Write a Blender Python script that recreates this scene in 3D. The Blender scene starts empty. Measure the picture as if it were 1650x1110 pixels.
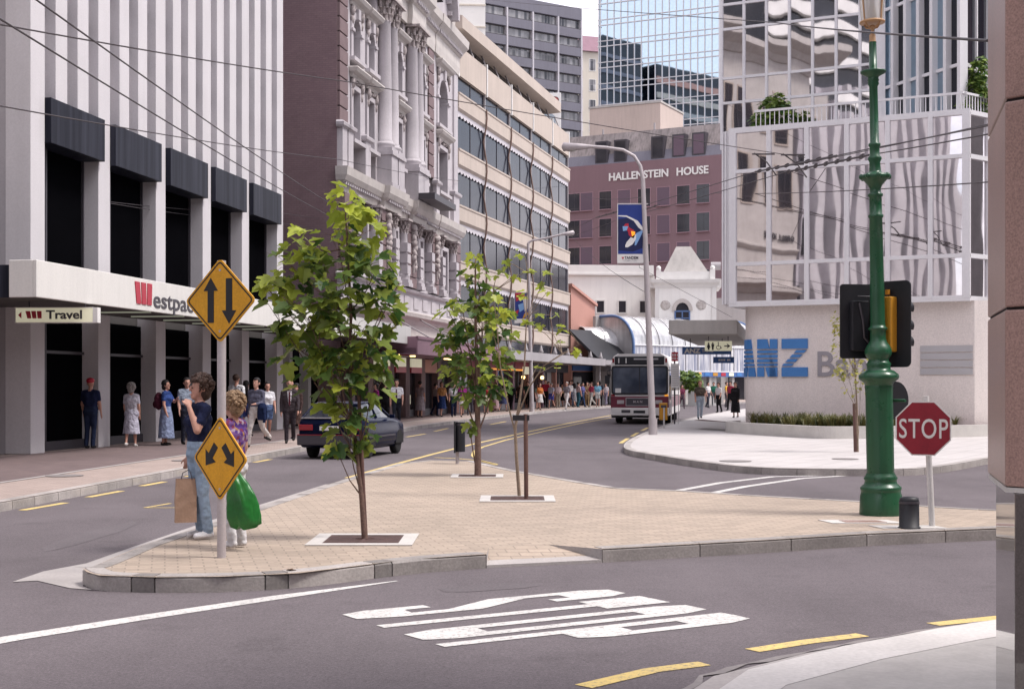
import bpy, math, random
import numpy as np
from mathutils import Vector, Matrix

R = math.radians
S = bpy.context.scene
C = S.collection
RNG = random.Random(7)
# ---------------------------------------------------------------- survey of the place
F, CX, HY, CH = 2244.0, 825.0, 620.0, 1.7      # lens in photo pixels, eye height in metres
KZ = 0.13                                      # kerb height


def P(px, py, Y):
    return Vector(((px - CX) / F * Y, Y, CH + (HY - py) / F * Y))


def G(px, py, z=0.0):
    Y = F * (CH - z) / (py - HY)
    return Vector(((px - CX) / F * Y, Y, z))


# ---------------------------------------------------------------- mesh builder
class MB:
    def __init__(s):
        s.v, s.f, s.m, s.sm, s.t = [], [], [], [], []

    def add(s, vs, fs, mi=0, smooth=False, tint=0.5):
        b = len(s.v)
        s.v.extend([tuple(p) for p in vs])
        for f in fs:
            s.f.append(tuple(b + i for i in f)); s.m.append(mi); s.sm.append(smooth); s.t.append(tint)
        return s

    def box(s, x0, x1, y0, y1, z0, z1, mi=0, tint=0.5):
        return s.add([(x0, y0, z0), (x1, y0, z0), (x1, y1, z0), (x0, y1, z0), (x0, y0, z1), (x1, y0, z1), (x1, y1, z1), (x0, y1, z1)],
                     [(0, 3, 2, 1), (4, 5, 6, 7), (0, 1, 5, 4), (1, 2, 6, 5), (2, 3, 7, 6), (3, 0, 4, 7)], mi, False, tint)

    def obox(s, c, size, rz=0.0, mi=0, rx=0.0, ry=0.0, tint=0.5):
        m = Matrix.Translation(c) @ Matrix.Rotation(rz, 4, 'Z') @ Matrix.Rotation(ry, 4, 'Y') @ Matrix.Rotation(rx, 4, 'X')
        a, b, d = [q / 2 for q in size]
        vs = [m @ Vector(p) for p in [(-a, -b, -d), (a, -b, -d), (a, b, -d), (-a, b, -d), (-a, -b, d), (a, -b, d), (a, b, d), (-a, b, d)]]
        return s.add(vs, [(0, 3, 2, 1), (4, 5, 6, 7), (0, 1, 5, 4), (1, 2, 6, 5), (2, 3, 7, 6), (3, 0, 4, 7)], mi, False, tint)

    def prism(s, poly, z0, z1, mi=0, tint=0.5):          # polygon in XY, counter-clockwise
        n = len(poly)
        vs = [(p[0], p[1], z0) for p in poly] + [(p[0], p[1], z1) for p in poly]
        fs = [tuple(range(n - 1, -1, -1)), tuple(range(n, 2 * n))] + [(i, (i + 1) % n, n + (i + 1) % n, n + i) for i in range(n)]
        return s.add(vs, fs, mi, False, tint)

    def prismy(s, poly, y0, y1, mi=0, smooth=False):     # polygon in XZ (counter-clockwise seen from -Y), extruded y0..y1
        n = len(poly)
        vs = [(p[0], y0, p[1]) for p in poly] + [(p[0], y1, p[1]) for p in poly]
        fs = [tuple(range(n)), tuple(range(2 * n - 1, n - 1, -1))] + [(i, n + i, n + (i + 1) % n, (i + 1) % n) for i in range(n)]
        return s.add(vs, fs, mi, smooth)

    def prismx(s, poly, x0, x1, mi=0, smooth=False):     # polygon in YZ
        n = len(poly)
        vs = [(x0, p[0], p[1]) for p in poly] + [(x1, p[0], p[1]) for p in poly]
        fs = [tuple(range(n - 1, -1, -1)), tuple(range(n, 2 * n))] + [(i, (i + 1) % n, n + (i + 1) % n, n + i) for i in range(n)]
        return s.add(vs, fs, mi, smooth)

    def tube(s, pts, r, n=8, mi=0, smooth=True, cap=True):
        pts = [Vector(p) for p in pts]
        rs = r if isinstance(r, (list, tuple)) else [r] * len(pts)
        vs, fs = [], []
        up = None
        for i, p in enumerate(pts):
            d = (pts[min(i + 1, len(pts) - 1)] - pts[max(i - 1, 0)]).normalized()
            if up is None:
                up = d.orthogonal().normalized()
            up = (up - d * up.dot(d))
            up = up.normalized() if up.length > 1e-6 else d.orthogonal().normalized()
            w = d.cross(up)
            for k in range(n):
                a = 2 * math.pi * k / n
                vs.append(p + (up * math.cos(a) + w * math.sin(a)) * rs[i])
        for i in range(len(pts) - 1):
            for k in range(n):
                k2 = (k + 1) % n
                fs.append((i * n + k, i * n + k2, (i + 1) * n + k2, (i + 1) * n + k))
        s.add(vs, fs, mi, smooth)
        if cap:
            s.add(vs[:n], [tuple(range(n - 1, -1, -1))], mi)
            s.add(vs[-n:], [tuple(range(n))], mi)
        return s

    def lathe(s, prof, c=(0, 0, 0), n=20, mi=0, smooth=True, a0=0.0, a1=2 * math.pi, sx=1.0, sy=1.0):
        full = abs(a1 - a0 - 2 * math.pi) < 1e-6
        m = n if full else n + 1
        vs, fs = [], []
        for r, z in prof:
            for k in range(m):
                a = a0 + (a1 - a0) * k / n
                vs.append((c[0] + r * sx * math.cos(a), c[1] + r * sy * math.sin(a), c[2] + z))
        for i in range(len(prof) - 1):
            for k in range(n):
                k2 = (k + 1) % m
                fs.append((i * m + k, i * m + k2, (i + 1) * m + k2, (i + 1) * m + k))
        s.add(vs, fs, mi, smooth)
        if full:
            if prof[0][0] > 1e-4: s.add(vs[:m], [tuple(range(m - 1, -1, -1))], mi)
            if prof[-1][0] > 1e-4: s.add(vs[-m:], [tuple(range(m))], mi)
        return s

    def ball(s, c, r, n=10, m=7, mi=0, jit=0.0, rng=None):
        rx, ry, rz = r if isinstance(r, (tuple, list)) else (r, r, r)
        vs, fs = [(c[0], c[1], c[2] - rz)], []
        for j in range(1, m):
            b = -math.pi / 2 + math.pi * j / m
            for k in range(n):
                a = 2 * math.pi * k / n
                q = 1 + (rng.uniform(-jit, jit) if rng else 0)
                vs.append((c[0] + rx * q * math.cos(b) * math.cos(a), c[1] + ry * q * math.cos(b) * math.sin(a), c[2] + rz * q * math.sin(b)))
        vs.append((c[0], c[1], c[2] + rz))
        for k in range(n):
            fs.append((0, 1 + (k + 1) % n, 1 + k))
            for j in range(m - 2):
                a, b = 1 + j * n, 1 + (j + 1) * n
                fs.append((a + k, a + (k + 1) % n, b + (k + 1) % n, b + k))
            a = 1 + (m - 2) * n
            fs.append((a + k, a + (k + 1) % n, len(vs) - 1))
        return s.add(vs, fs, mi, True)

    def mesh(s, name, mats):
        me = bpy.data.meshes.new(name)
        me.from_pydata([tuple(p) for p in s.v], [], s.f)
        for m in (mats if isinstance(mats, (list, tuple)) else [mats]):
            me.materials.append(m)
        me.polygons.foreach_set('material_index', s.m)
        me.polygons.foreach_set('use_smooth', s.sm)
        if any(abs(t - 0.5) > 1e-6 for t in s.t):
            a = me.attributes.new('tint', 'FLOAT', 'FACE')
            a.data.foreach_set('value', s.t)
        me.update()
        return me

    def build(s, name, mats, parent=None, bevel=0.0, loc=None, rz=0.0):
        o = bpy.data.objects.new(name, s.mesh(name, mats))
        C.objects.link(o)
        if parent: o.parent = parent
        if loc is not None: o.location = loc
        o.rotation_euler[2] = rz
        if bevel:
            b = o.modifiers.new('edge', 'BEVEL'); b.width = bevel; b.segments = 2; b.limit_method = 'ANGLE'; b.angle_limit = R(40)
        return o


def tag(o, label, cat=None, group=None, kind=None):
    o['label'] = label
    if cat: o['category'] = cat
    if group: o['group'] = group
    if kind: o['kind'] = kind
    return o


def thing(name, label, cat, loc=(0, 0, 0), rz=0.0, group=None):
    o = bpy.data.objects.new(name, None)
    C.objects.link(o)
    o.location = loc; o.rotation_euler[2] = rz
    o.empty_display_size = 0.2
    return tag(o, label, cat, group)


def frame(name, label, cat, org, d, group=None):       # local X runs along the facade, -Y faces the street
    return thing(name, label, cat, org, math.atan2(d[1], d[0]), group)


def u_at(px, org, d, off=0.0):                          # distance along a facade line where photo column px meets it (off: outward)
    l = math.hypot(*d); dx, dy = d[0] / l, d[1] / l
    ox, oy = org[0] + dy * off, org[1] - dx * off
    r = (px - CX) / F
    return (ox - r * oy) / (r * dy - dx)


def struct(name, mb, mat, bevel=0.0):
    o = mb.build(name, mat, bevel=bevel); o['kind'] = 'structure'
    return o


def dup(root, loc=None, rz=None, label=None):
    r = root.copy(); C.objects.link(r)
    if loc is not None: r.location = loc
    if rz is not None: r.rotation_euler[2] = rz
    if label: r['label'] = label
    for ch in list(root.children):
        c = ch.copy(); C.objects.link(c); c.parent = r
        for g in list(ch.children):
            e = g.copy(); C.objects.link(e); e.parent = c
    return r


def text(name, body, size, mat, parent, loc, depth=0.02, bold=0.0, sx=1.0, align='LEFT', rot=None, shear=0.0, space=1.0):
    cu = bpy.data.curves.new('lettering', 'FONT')
    cu.body = body; cu.size = size; cu.extrude = depth / 2; cu.offset = bold; cu.align_x = align; cu.shear = shear; cu.space_character = space
    cu.resolution_u = 4
    t = bpy.data.objects.new('lettering', cu); C.objects.link(t)
    bpy.context.view_layer.update()
    me = bpy.data.meshes.new_from_object(t.evaluated_get(bpy.context.evaluated_depsgraph_get()))
    bpy.data.objects.remove(t)
    me.transform(Matrix.Scale(sx, 4, (1, 0, 0)))
    me.transform(rot if rot is not None else Matrix.Rotation(R(90), 4, 'X'))
    me.materials.clear(); me.materials.append(mat)
    o = bpy.data.objects.new(name, me); C.objects.link(o)
    o.parent = parent; o.location = loc
    return o


# ---------------------------------------------------------------- materials
class NT:
    def __init__(s, name):
        s.mat = bpy.data.materials.new(name); s.mat.use_nodes = True
        s.n = s.mat.node_tree.nodes; s.l = s.mat.node_tree.links
        s.bsdf = s.n['Principled BSDF']

    def new(s, typ, ins=None, **kw):
        nd = s.n.new('ShaderNode' + typ)
        for k, v in kw.items(): setattr(nd, k, v)
        for k, v in (ins or {}).items(): s.put(nd, k, v)
        return nd

    def put(s, nd, k, v):
        i = nd.inputs[k]
        if hasattr(v, 'is_output'): s.l.new(v, i)
        else: i.default_value = v

    def coord(s, kind='Object'):
        return s.new('TexCoord').outputs[kind]

    def mapped(s, vec, scale=(1, 1, 1), rot=(0, 0, 0), loc=(0, 0, 0)):
        return s.new('Mapping', {'Vector': vec, 'Scale': scale, 'Rotation': rot, 'Location': loc}).outputs[0]

    def noise(s, vec, scale, detail=4.0, rough=0.55, dist=0.0):
        return s.new('TexNoise', {'Vector': vec, 'Scale': scale, 'Detail': detail, 'Roughness': rough, 'Distortion': dist}).outputs['Fac']

    def rng(s, v, a, b, c, d):
        return s.new('MapRange', {'Value': v, 'From Min': a, 'From Max': b, 'To Min': c, 'To Max': d}).outputs[0]

    def math(s, op, a, b=0.0):
        nd = s.new('Math', operation=op); s.put(nd, 0, a); s.put(nd, 1, b)
        return nd.outputs[0]

    def scale(s, col, f):
        nd = s.new('VectorMath', operation='SCALE'); s.put(nd, 0, col); s.put(nd, 'Scale', f)
        return nd.outputs[0]

    def mix(s, f, a, b):
        nd = s.new('MixRGB'); s.put(nd, 0, f); s.put(nd, 1, a); s.put(nd, 2, b)
        return nd.outputs[0]

    def rgb(s, c):
        nd = s.new('RGB'); nd.outputs[0].default_value = (*c, 1); return nd.outputs[0]

    def bump(s, h, strength, dist=0.02):
        nd = s.new('Bump', {'Height': h, 'Strength': strength, 'Distance': dist})
        s.l.new(nd.outputs[0], s.bsdf.inputs['Normal'])

    def fin(s, col=None, rough=0.7, metal=0.0, spec=0.5):
        if col is not None: s.put(s.bsdf, 'Base Color', col)
        s.put(s.bsdf, 'Roughness', rough); s.put(s.bsdf, 'Metallic', metal); s.put(s.bsdf, 'Specular IOR Level', spec)
        return s.mat


def M(name, c, rough=0.75, var=0.10, vs=0.8, fine=0.06, fs=35.0, bump=0.0, metal=0.0, spec=0.4, streak=0.0, tint=0.0, wob=0.0, wobs=1.0, emit=0.0):
    t = NT(name); co = t.coord()
    f = t.rng(t.noise(co, vs), .3, .7, 1 - var, 1 + var)
    f2 = t.noise(co, fs, 3.0)
    f = t.math('MULTIPLY', f, t.rng(f2, .3, .7, 1 - fine, 1 + fine))
    if streak:
        st = t.noise(t.mapped(co, (2.2, 2.2, .16)), 1.6, 5.0)
        f = t.math('MULTIPLY', f, t.rng(st, .45, .75, 1.0, 1 - streak))
    if tint:
        a = t.new('Attribute', attribute_name='tint').outputs['Fac']
        f = t.math('MULTIPLY', f, t.rng(a, 0, 1, 1 - tint, 1 + tint))
    col = t.scale(t.rgb(c), f)
    if bump: t.bump(f2, bump, .01)
    if wob: t.bump(t.noise(co, wobs, 1.0), wob, .05)
    if emit:
        t.put(t.bsdf, 'Emission Color', (*c, 1)); t.put(t.bsdf, 'Emission Strength', emit)
    return t.fin(col, rough, metal, spec)


def wall_vec(t, kind='Object'):                        # (along, up) for a facade lying in local XZ
    sp = t.new('SeparateXYZ', {'Vector': t.coord(kind)})
    return t.new('CombineXYZ', {'X': t.math('ADD', sp.outputs[0], sp.outputs[1]), 'Y': sp.outputs[2]}).outputs[0]


def brick(name, c1, c2, cm, bw, bh, mort=0.01, wall=False, rough=0.85, rot=0.0, var=0.1, vs=0.5, offset=0.5, bump=0.2, stain=0.0):
    t = NT(name)
    v = wall_vec(t) if wall else t.coord()
    if rot: v = t.mapped(v, rot=(0, 0, rot))
    b = t.new('TexBrick', {'Vector': v, 'Color1': (*c1, 1), 'Color2': (*c2, 1), 'Mortar': (*cm, 1), 'Scale': 1.0, 'Mortar Size': mort, 'Brick Width': bw, 'Row Height': bh, 'Mortar Smooth': 0.2, 'Bias': 0.0}, offset=offset)
    co = t.coord()
    f = t.rng(t.noise(co, vs, 5.0), .3, .7, 1 - var, 1 + var)
    f = t.math('MULTIPLY', f, t.rng(t.noise(co, 30, 3.0), .3, .7, .93, 1.07))
    if stain:
        f = t.math('MULTIPLY', f, t.rng(t.noise(co, 1.7, 6.0, .65), .55, .72, 1.0, 1 - stain))
    vo = t.new('TexVoronoi', {'Vector': co, 'Scale': 1.9})
    f = t.math('MULTIPLY', f, t.rng(vo.outputs['Distance'], .025, .06, .72, 1.0))
    t.bump(b.outputs['Fac'], -bump, .004)
    return t.fin(t.scale(b.outputs['Color'], f), rough)


def plain(name, c, rough=0.5, metal=0.0, spec=0.5, emit=0.0, ecol=None):
    return M(name, c, rough, .05, 2.0, .03, 60, 0, metal, spec, emit=emit)


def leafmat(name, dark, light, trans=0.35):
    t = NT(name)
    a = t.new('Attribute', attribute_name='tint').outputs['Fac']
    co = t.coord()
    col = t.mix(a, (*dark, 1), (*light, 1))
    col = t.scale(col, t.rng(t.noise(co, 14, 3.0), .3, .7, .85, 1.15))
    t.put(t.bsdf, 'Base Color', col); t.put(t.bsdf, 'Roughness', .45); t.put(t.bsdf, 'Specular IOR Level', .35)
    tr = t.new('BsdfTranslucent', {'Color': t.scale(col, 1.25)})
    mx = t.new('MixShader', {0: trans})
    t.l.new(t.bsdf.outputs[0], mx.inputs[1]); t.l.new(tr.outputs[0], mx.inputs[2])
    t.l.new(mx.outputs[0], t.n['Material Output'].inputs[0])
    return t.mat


def mirror(name, c, wob=0.25, wobs=0.9, rough=0.02, metal=1.0):
    t = NT(name); co = t.coord()
    h = t.noise(t.mapped(co, (1.0, 1.0, .45)), wobs, 1.5, .5)
    t.bump(h, wob, .05)
    dirt = t.rng(t.noise(co, 3, 5), .3, .7, .93, 1.05)
    return t.fin(t.scale(t.rgb(c), dirt), rough, metal)


def asphalt(name):
    t = NT(name); co = t.coord()
    f = t.rng(t.noise(co, 120, 2.0, .7), .25, .75, .62, 1.38)
    f = t.math('MULTIPLY', f, t.rng(t.noise(co, 42, 3.0, .75), .3, .7, .70, 1.30))
    f = t.math('MULTIPLY', f, t.rng(t.noise(co, 9, 4.0, .7), .3, .7, .92, 1.08))
    f = t.math('MULTIPLY', f, t.rng(t.noise(co, .9, 6.0, .7), .56, .70, 1.0, .80))
    f = t.math('MULTIPLY', f, t.rng(t.noise(co, .35, 4.0), .3, .7, .86, 1.12))
    w = t.noise(t.mapped(co, (.9, .12, 1), rot=(0, 0, R(12))), 1.0, 3.0)
    f = t.math('MULTIPLY', f, t.rng(w, .35, .7, 1.06, .90))
    spk = t.rng(t.noise(co, 240, 1.0), .66, .74, 0, .10)
    # cracks: thin lines between large irregular cells
    vo = t.new('TexVoronoi', {'Vector': t.new('VectorMath', {0: co, 1: t.scale(t.new('TexNoise', {'Vector': co, 'Scale': 1.3, 'Detail': 6.0}).outputs['Color'], .9)}, operation='ADD').outputs[0], 'Scale': .22}, feature='DISTANCE_TO_EDGE')
    cr = t.rng(vo.outputs['Distance'], .0, .0025, .88, 1.0)
    f = t.math('MULTIPLY', f, cr)
    col = t.scale(t.rgb((.128, .111, .119)), f)
    col = t.new('VectorMath', {0: col, 1: t.new('CombineXYZ', {0: spk, 1: spk, 2: spk}).outputs[0]}, operation='ADD').outputs[0]
    t.bump(t.noise(co, 140, 2.0, .7), .35, .006)
    return t.fin(col, .88, 0, .3)


def worn_paint(name, c):
    t = NT(name); co = t.coord()
    w = t.rng(t.noise(co, 26, 7.0, .8), .50, .64, 0, .75)
    w2 = t.rng(t.noise(co, 2.2, 4.0), .35, .7, .0, .28)
    col = t.mix(t.math('ADD', w, w2), (*c, 1), (.17, .16, .165, 1))
    return t.fin(col, .8, 0, .3)


MAT = {}
def mk():
    m = MAT
    m['asphalt'] = asphalt('asphalt')
    m['paint_white'] = worn_paint('white road paint', (.64, .625, .60))
    m['paint_yellow'] = worn_paint('yellow road paint', (.70, .53, .19))
    m['island'] = brick('island pavers', (.335, .275, .220), (.420, .340, .272), (.25, .205, .168), .22, .11, .008, rot=R(-14), var=.08, vs=.35, stain=.12)
    m['left_pave'] = brick('footpath pavers', (.33, .265, .235), (.39, .31, .275), (.23, .185, .17), .22, .11, .008, rot=R(9), var=.10, vs=.4, stain=.15)
    m['dark_pave'] = brick('dark brick paving', (.145, .105, .105), (.18, .13, .125), (.10, .075, .075), .22, .11, .008, rot=R(9), var=.12, vs=.4, stain=.2)
    m['white_pave'] = brick('pale paving slabs', (.46, .436, .427), (.50, .474, .465), (.28, .265, .262), .6, .6, .010, rot=R(30), var=.05, vs=.6, offset=0.0, stain=.12)
    m['kerb'] = M('kerb stone', (.33, .305, .29), .85, .16, 2.5, .12, 40, .3, tint=.5, streak=.12)
    m['gutter'] = M('gutter concrete', (.36, .335, .325), .85, .14, 1.2, .08, 40, .2)
    m['concrete'] = M('concrete', (.43, .41, .39), .85, .10, .8, .06, 30, .15, streak=.15)
    m['slab_white'] = M('white slab', (.52, .50, .475), .8, .08, 2, .06, 30)
    m['near_concrete'] = M('pale kerb concrete', (.60, .575, .55), .85, .10, 1.4, .08, 30, .15)
    m['grate'] = M('rusty iron grate', (.085, .05, .045), .8, .3, 6, .2, 60)
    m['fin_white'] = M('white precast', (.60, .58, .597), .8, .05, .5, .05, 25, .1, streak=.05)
    m['fin_grey'] = M('shaded precast lining', (.54, .515, .55), .85, .06, .5, .05, 25, streak=.08)  # greyer copy of the white precast, recess shade put into the colour
    m['pillar_shade'] = M('pillar side', (.38, .36, .38), .85, .06, .5, .05, 25)  # darker precast for the end wall, its shade put into the colour
    t = NT('bronze panel'); co = t.coord()
    st = t.noise(t.mapped(co, (3.2, 3.2, .12)), 1.5, 5.0)
    m['panel'] = t.fin(t.mix(t.rng(st, .35, .7, 0, 1), (.010, .011, .019, 1), (.036, .038, .054, 1)), .5, 0, .12)
    m['glass_black'] = M('black glass', (.0035, .0035, .0045), .25, .1, 1, 0, 30, spec=.0, wob=.02)
    m['glass_dark'] = M('dark glass', (.012, .014, .022), .06, .1, 1, 0, 30, spec=.5, wob=.03)
    m['fascia'] = M('white canopy fascia', (.70, .69, .66), .6, .05, .4, .04, 20, streak=.08)
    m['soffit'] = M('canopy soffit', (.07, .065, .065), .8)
    m['red'] = plain('bank red', (.42, .012, .035), .45)
    m['red_dark'] = M('stop red', (.25, .008, .022), .45, .12, 3, .08, 50, streak=.15)
    m['ink'] = plain('dark grey lettering', (.05, .045, .055), .5)
    m['black'] = M('black plastic', (.014, .015, .020), .5, .15, 3, .05, 40, spec=.4)
    m['lightbox'] = M('lit sign face', (.72, .70, .52), .5, .05, 2, .02, 30, emit=.25)
    m['tube'] = M('fluorescent tube', (.60, .66, .52), .5, .02, 1, .0, 30, emit=.12)
    m['lamp_warm'] = M('warm bulb', (1.0, .72, .25), .5, .02, 1, .0, 30, emit=3.0)
    m['brick_wall'] = brick('purple brown brick', (.185, .120, .132), (.210, .140, .150), (.155, .108, .118), .24, .085, .010, wall=True, var=.10, vs=.25, stain=.12)
    m['brick_quoin'] = M('brick quoin', (.19, .135, .140), .85, .12, 1.5, .1, 30, .2)
    m['stone'] = M('white painted stone', (.47, .44, .462), .8, .07, 1.2, .06, 18, .12, streak=.10)
    m['stone_warm'] = M('cream painted stone', (.52, .485, .46), .8, .07, 1.2, .06, 18, .12, streak=.12)
    m['carved'] = M('carved stone', (.40, .355, .35), .85, .25, 7, .15, 30, .8)
    m['band'] = M('cream precast band', (.47, .405, .355), .8, .06, .6, .05, 25, .1, streak=.10)
    m['band_dark'] = M('dark cream soffit', (.32, .26, .23), .8)
    t = NT('curtained glass'); co = t.coord()
    wv = t.noise(t.mapped(co, (2.6, 0.0, .10)), 1.6, 3.0, .6, .6)
    big = t.rng(t.noise(t.mapped(co, (.22, 0, .32)), 1.0, 2.0), .42, .6, 0.15, 1.0)
    fac = t.math('MULTIPLY', t.rng(wv, .52, .72, 0, .34), big)
    m['curtain_glass'] = t.fin(t.mix(fac, (.008, .010, .022, 1), (.15, .19, .23, 1)), .15, 0, .15)
    m['pipe'] = M('painted pipe', (.32, .30, .31), .5)
    m['pipe_brown'] = M('brown pipe', (.16, .10, .08), .6)
    m['grey_panel'] = M('blue grey cladding', (.175, .17, .205), .8, .06, .3, .04, 10, streak=.10)
    m['office_glass'] = t2 = None
    t = NT('office glass'); v = wall_vec(t)
    b = t.new('TexBrick', {'Vector': v, 'Color1': (.025, .03, .045, 1), 'Color2': (.42, .41, .42, 1), 'Mortar': (.30, .29, .30, 1), 'Scale': 1.0, 'Mortar Size': .05, 'Brick Width': .62, 'Row Height': 2.4, 'Bias': -.05}, offset=0.0)
    m['office_glass'] = t.fin(t.scale(b.outputs[0], t.rng(t.noise(t.coord(), .6, 4), .3, .7, .6, 1.2)), .18, 0, .5)
    m['cream_tower'] = M('cream render', (.62, .57, .49), .8, .05, .3, .04, 8, streak=.1)
    m['white_tower'] = M('white render', (.74, .73, .70), .8, .04, .3, .03, 8)
    m['mauve_roof'] = M('mauve roof', (.26, .15, .19), .7)
    m['tower_glass'] = mirror('blue mirror glass', (.40, .51, .60), .10, .35)
    m['alu'] = M('silver mullion', (.60, .60, .62), .45, .04, 1, .03, 20, metal=.3)
    m['white_frame'] = M('white mullion', (.72, .71, .73), .4, .04, 1, .03, 20)
    m['anz_glass'] = mirror('rose mirror glass', (.68, .65, .67), .26, .50)
    m['anz_upper'] = mirror('smoky mirror glass', (.68, .66, .68), .42, .45)
    m['beige_block'] = M('pinkish concrete', (.50, .415, .37), .85, .06, .25, .04, 8, streak=.12)
    m['purple'] = M('mauve concrete', (.212, .134, .150), .8, .05, .3, .05, 10, streak=.06)
    m['purple_hi'] = M('mauve sill', (.30, .19, .22), .8, .05, .3, .05, 10)
    m['blind'] = M('mauve blind', (.125, .085, .115), .55, .05, .3, .05, 10)
    m['mansard'] = M('stained concrete mansard', (.29, .255, .25), .85, .2, .5, .08, 8, streak=.45)
    m['win_dark'] = M('window pane', (.035, .034, .042), .08, .3, .5, 0, 10, spec=.6)
    m['white_wall'] = M('white plaster', (.84, .83, .80), .8, .05, .3, .03, 10, streak=.08)
    m['pink_wall'] = M('salmon plaster', (.48, .26, .215), .8, .06, .3, .04, 10)
    m['grey_wall'] = M('grey plaster', (.36, .34, .335), .8, .08, .3, .05, 10, streak=.12)
    m['vault'] = M('ribbed translucent sheet', (.55, .55, .56), .25, .18, .9, .05, 20, metal=.35, spec=.6, streak=.25)
    t = NT('streaked glazing'); co = t.coord()
    w1 = t.noise(t.mapped(co, (2.2, .0, .12)), 1.7, 4.0, .7)
    m['glazing'] = t.fin(t.mix(t.rng(w1, .40, .62, 0, 1), (.20, .22, .31, 1), (.66, .66, .67, 1)), .3, .2, .5)
    m['patch'] = M('asphalt patch', (.118, .103, .110), .9, .12, 1.2, .25, 45, .3)
    m['blue_steel'] = M('blue steel', (.10, .17, .34), .5)
    m['anz_wall'] = M('stippled plaster', (.73, .665, .635), .9, .05, .4, .10, 28, .5, streak=.06)
    m['anz_blue'] = M('blue logo', (.055, .195, .48), .5, .05, 1, .08, 30)
    m['anz_grey'] = M('grey lettering', (.29, .275, .30), .6)
    m['plaque'] = M('brushed plaque', (.42, .41, .425), .5, .05, 1, .04, 30)
    m['granite'] = M('pink granite', (.36, .225, .19), .30, .10, 1.2, .28, 110, spec=.5, streak=.15)
    m['granite_dark'] = M('polished granite plinth', (.10, .085, .08), .04, .06, 1.2, .15, 110, spec=.9)
    m['joint'] = M('dark joint', (.03, .025, .025), .9)
    m['green'] = M('green gloss paint', (.013, .084, .038), .26, .12, 2.5, .06, 30, spec=.5, streak=.2)
    t = NT('green cast iron paint'); co = t.coord()
    f = t.rng(t.noise(co, 2.5, 4), .3, .7, .85, 1.15)
    ch = t.rng(t.noise(co, 26, 5, .7), .70, .73, 0, .8)
    gr = t.rng(t.noise(t.mapped(co, (5, 5, .4)), 2.0, 5), .5, .75, 1.0, .72)
    m['green'] = t.fin(t.mix(ch, t.scale(t.rgb((.013, .080, .036)), t.math('MULTIPLY', f, gr)), (.30, .31, .28, 1)), t.rng(t.noise(co, 9, 3), .3, .7, .24, .42), 0, .5)
    m['tan'] = M('tan brass', (.45, .27, .14), .45)
    t = NT('lantern glass'); t.put(t.bsdf, 'Transmission Weight', .6)
    m['lantern'] = t.fin((.75, .72, .68, 1), .25, 0, .4)
    m['amber'] = M('yellow ochre paint', (.52, .245, .022), .5, .06, 2, .05, 40)
    m['sign_yellow'] = M('yellow sign face', (.66, .325, .016), .5, .10, 3, .10, 60, streak=.15)
    m['post_grey'] = M('galvanised post', (.46, .42, .43), .5, .08, 2, .06, 40, metal=.2, streak=.1)
    m['post_white'] = M('white painted post', (.62, .61, .60), .5, .08, 2, .05, 40, streak=.15)
    m['white'] = M('white paint', (.72, .71, .69), .45, .04, 2, .03, 30)
    m['navy_car'] = M('dark blue car paint', (.004, .007, .026), .16, .1, 2, .03, 40, spec=.05)
    m['rubber'] = M('tyre rubber', (.012, .012, .013), .85)
    m['rim'] = M('wheel rim', (.40, .40, .41), .35, .1, 3, .05, 40, metal=.7)
    m['tail_red'] = plain('tail lamp', (.25, .012, .02), .2)
    m['bus_white'] = M('bus white', (.72, .70, .68), .35, .05, 1, .03, 30, streak=.05)
    m['bus_red'] = M('bus maroon', (.15, .018, .038), .35, .06, 1, .03, 30)
    t = NT('windscreen'); co = t.coord()
    m['windscreen'] = t.fin(t.mix(t.rng(t.noise(co, .9, 3), .4, .65, 0, 1), (.035, .045, .07, 1), (.11, .13, .17, 1)), .05, 0, .6)
    m['orange'] = M('amber lamp', (.85, .33, .03), .4, .03, 1, 0, 30, emit=.5)
    m['bark'] = M('bark', (.165, .105, .085), .9, .25, 5, .2, 40, .6)
    m['twig'] = M('pale twig bark', (.23, .175, .13), .9, .2, 5, .15, 40, .4)
    m['stake'] = M('timber stake', (.125, .07, .06), .85, .2, 4, .15, 40, .4)
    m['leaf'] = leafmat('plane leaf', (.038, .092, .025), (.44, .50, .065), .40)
    m['leaf_yel'] = leafmat('young yellow leaf', (.20, .22, .05), (.52, .48, .12), .35)
    m['leaf_fir'] = leafmat('terrace shrub leaf', (.05, .11, .03), (.36, .46, .11), .3)
    m['grassleaf'] = leafmat('tussock blade', (.05, .075, .025), (.22, .20, .075), .25)
    m['mulch'] = M('bark mulch', (.10, .05, .045), .95, .5, 14, .3, 60, 1.0)
    m['wire'] = M('overhead wire', (.06, .05, .055), .6)
    m['skin'] = M('skin', (.50, .275, .21), .55, .06, 6, .03, 60, spec=.3)
    m['skin_dk'] = M('tanned skin', (.30, .15, .11), .55, .06, 6, .03, 60, spec=.3)
    m['paper'] = M('brown paper', (.36, .235, .165), .85, .12, 5, .05, 40, .3)
    m['greenbag'] = M('green plastic bag', (.014, .15, .026), .30, .25, 5, .05, 40, spec=.5, wob=.5, wobs=8)
    m['manhole'] = M('cast iron cover', (.22, .20, .195), .7, .1, 6, .1, 60)
    m['blue_sign'] = M('blue sign', (.06, .14, .36), .5)


_cols = {}
def cloth(c, rough=0.9):
    k = (tuple(round(q, 3) for q in c), rough)
    if k not in _cols:
        _cols[k] = M('cloth', c, rough, .16, 5, .08, 70, 0, spec=.15, wob=.9, wobs=11)
    return _cols[k]


mk()

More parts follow.
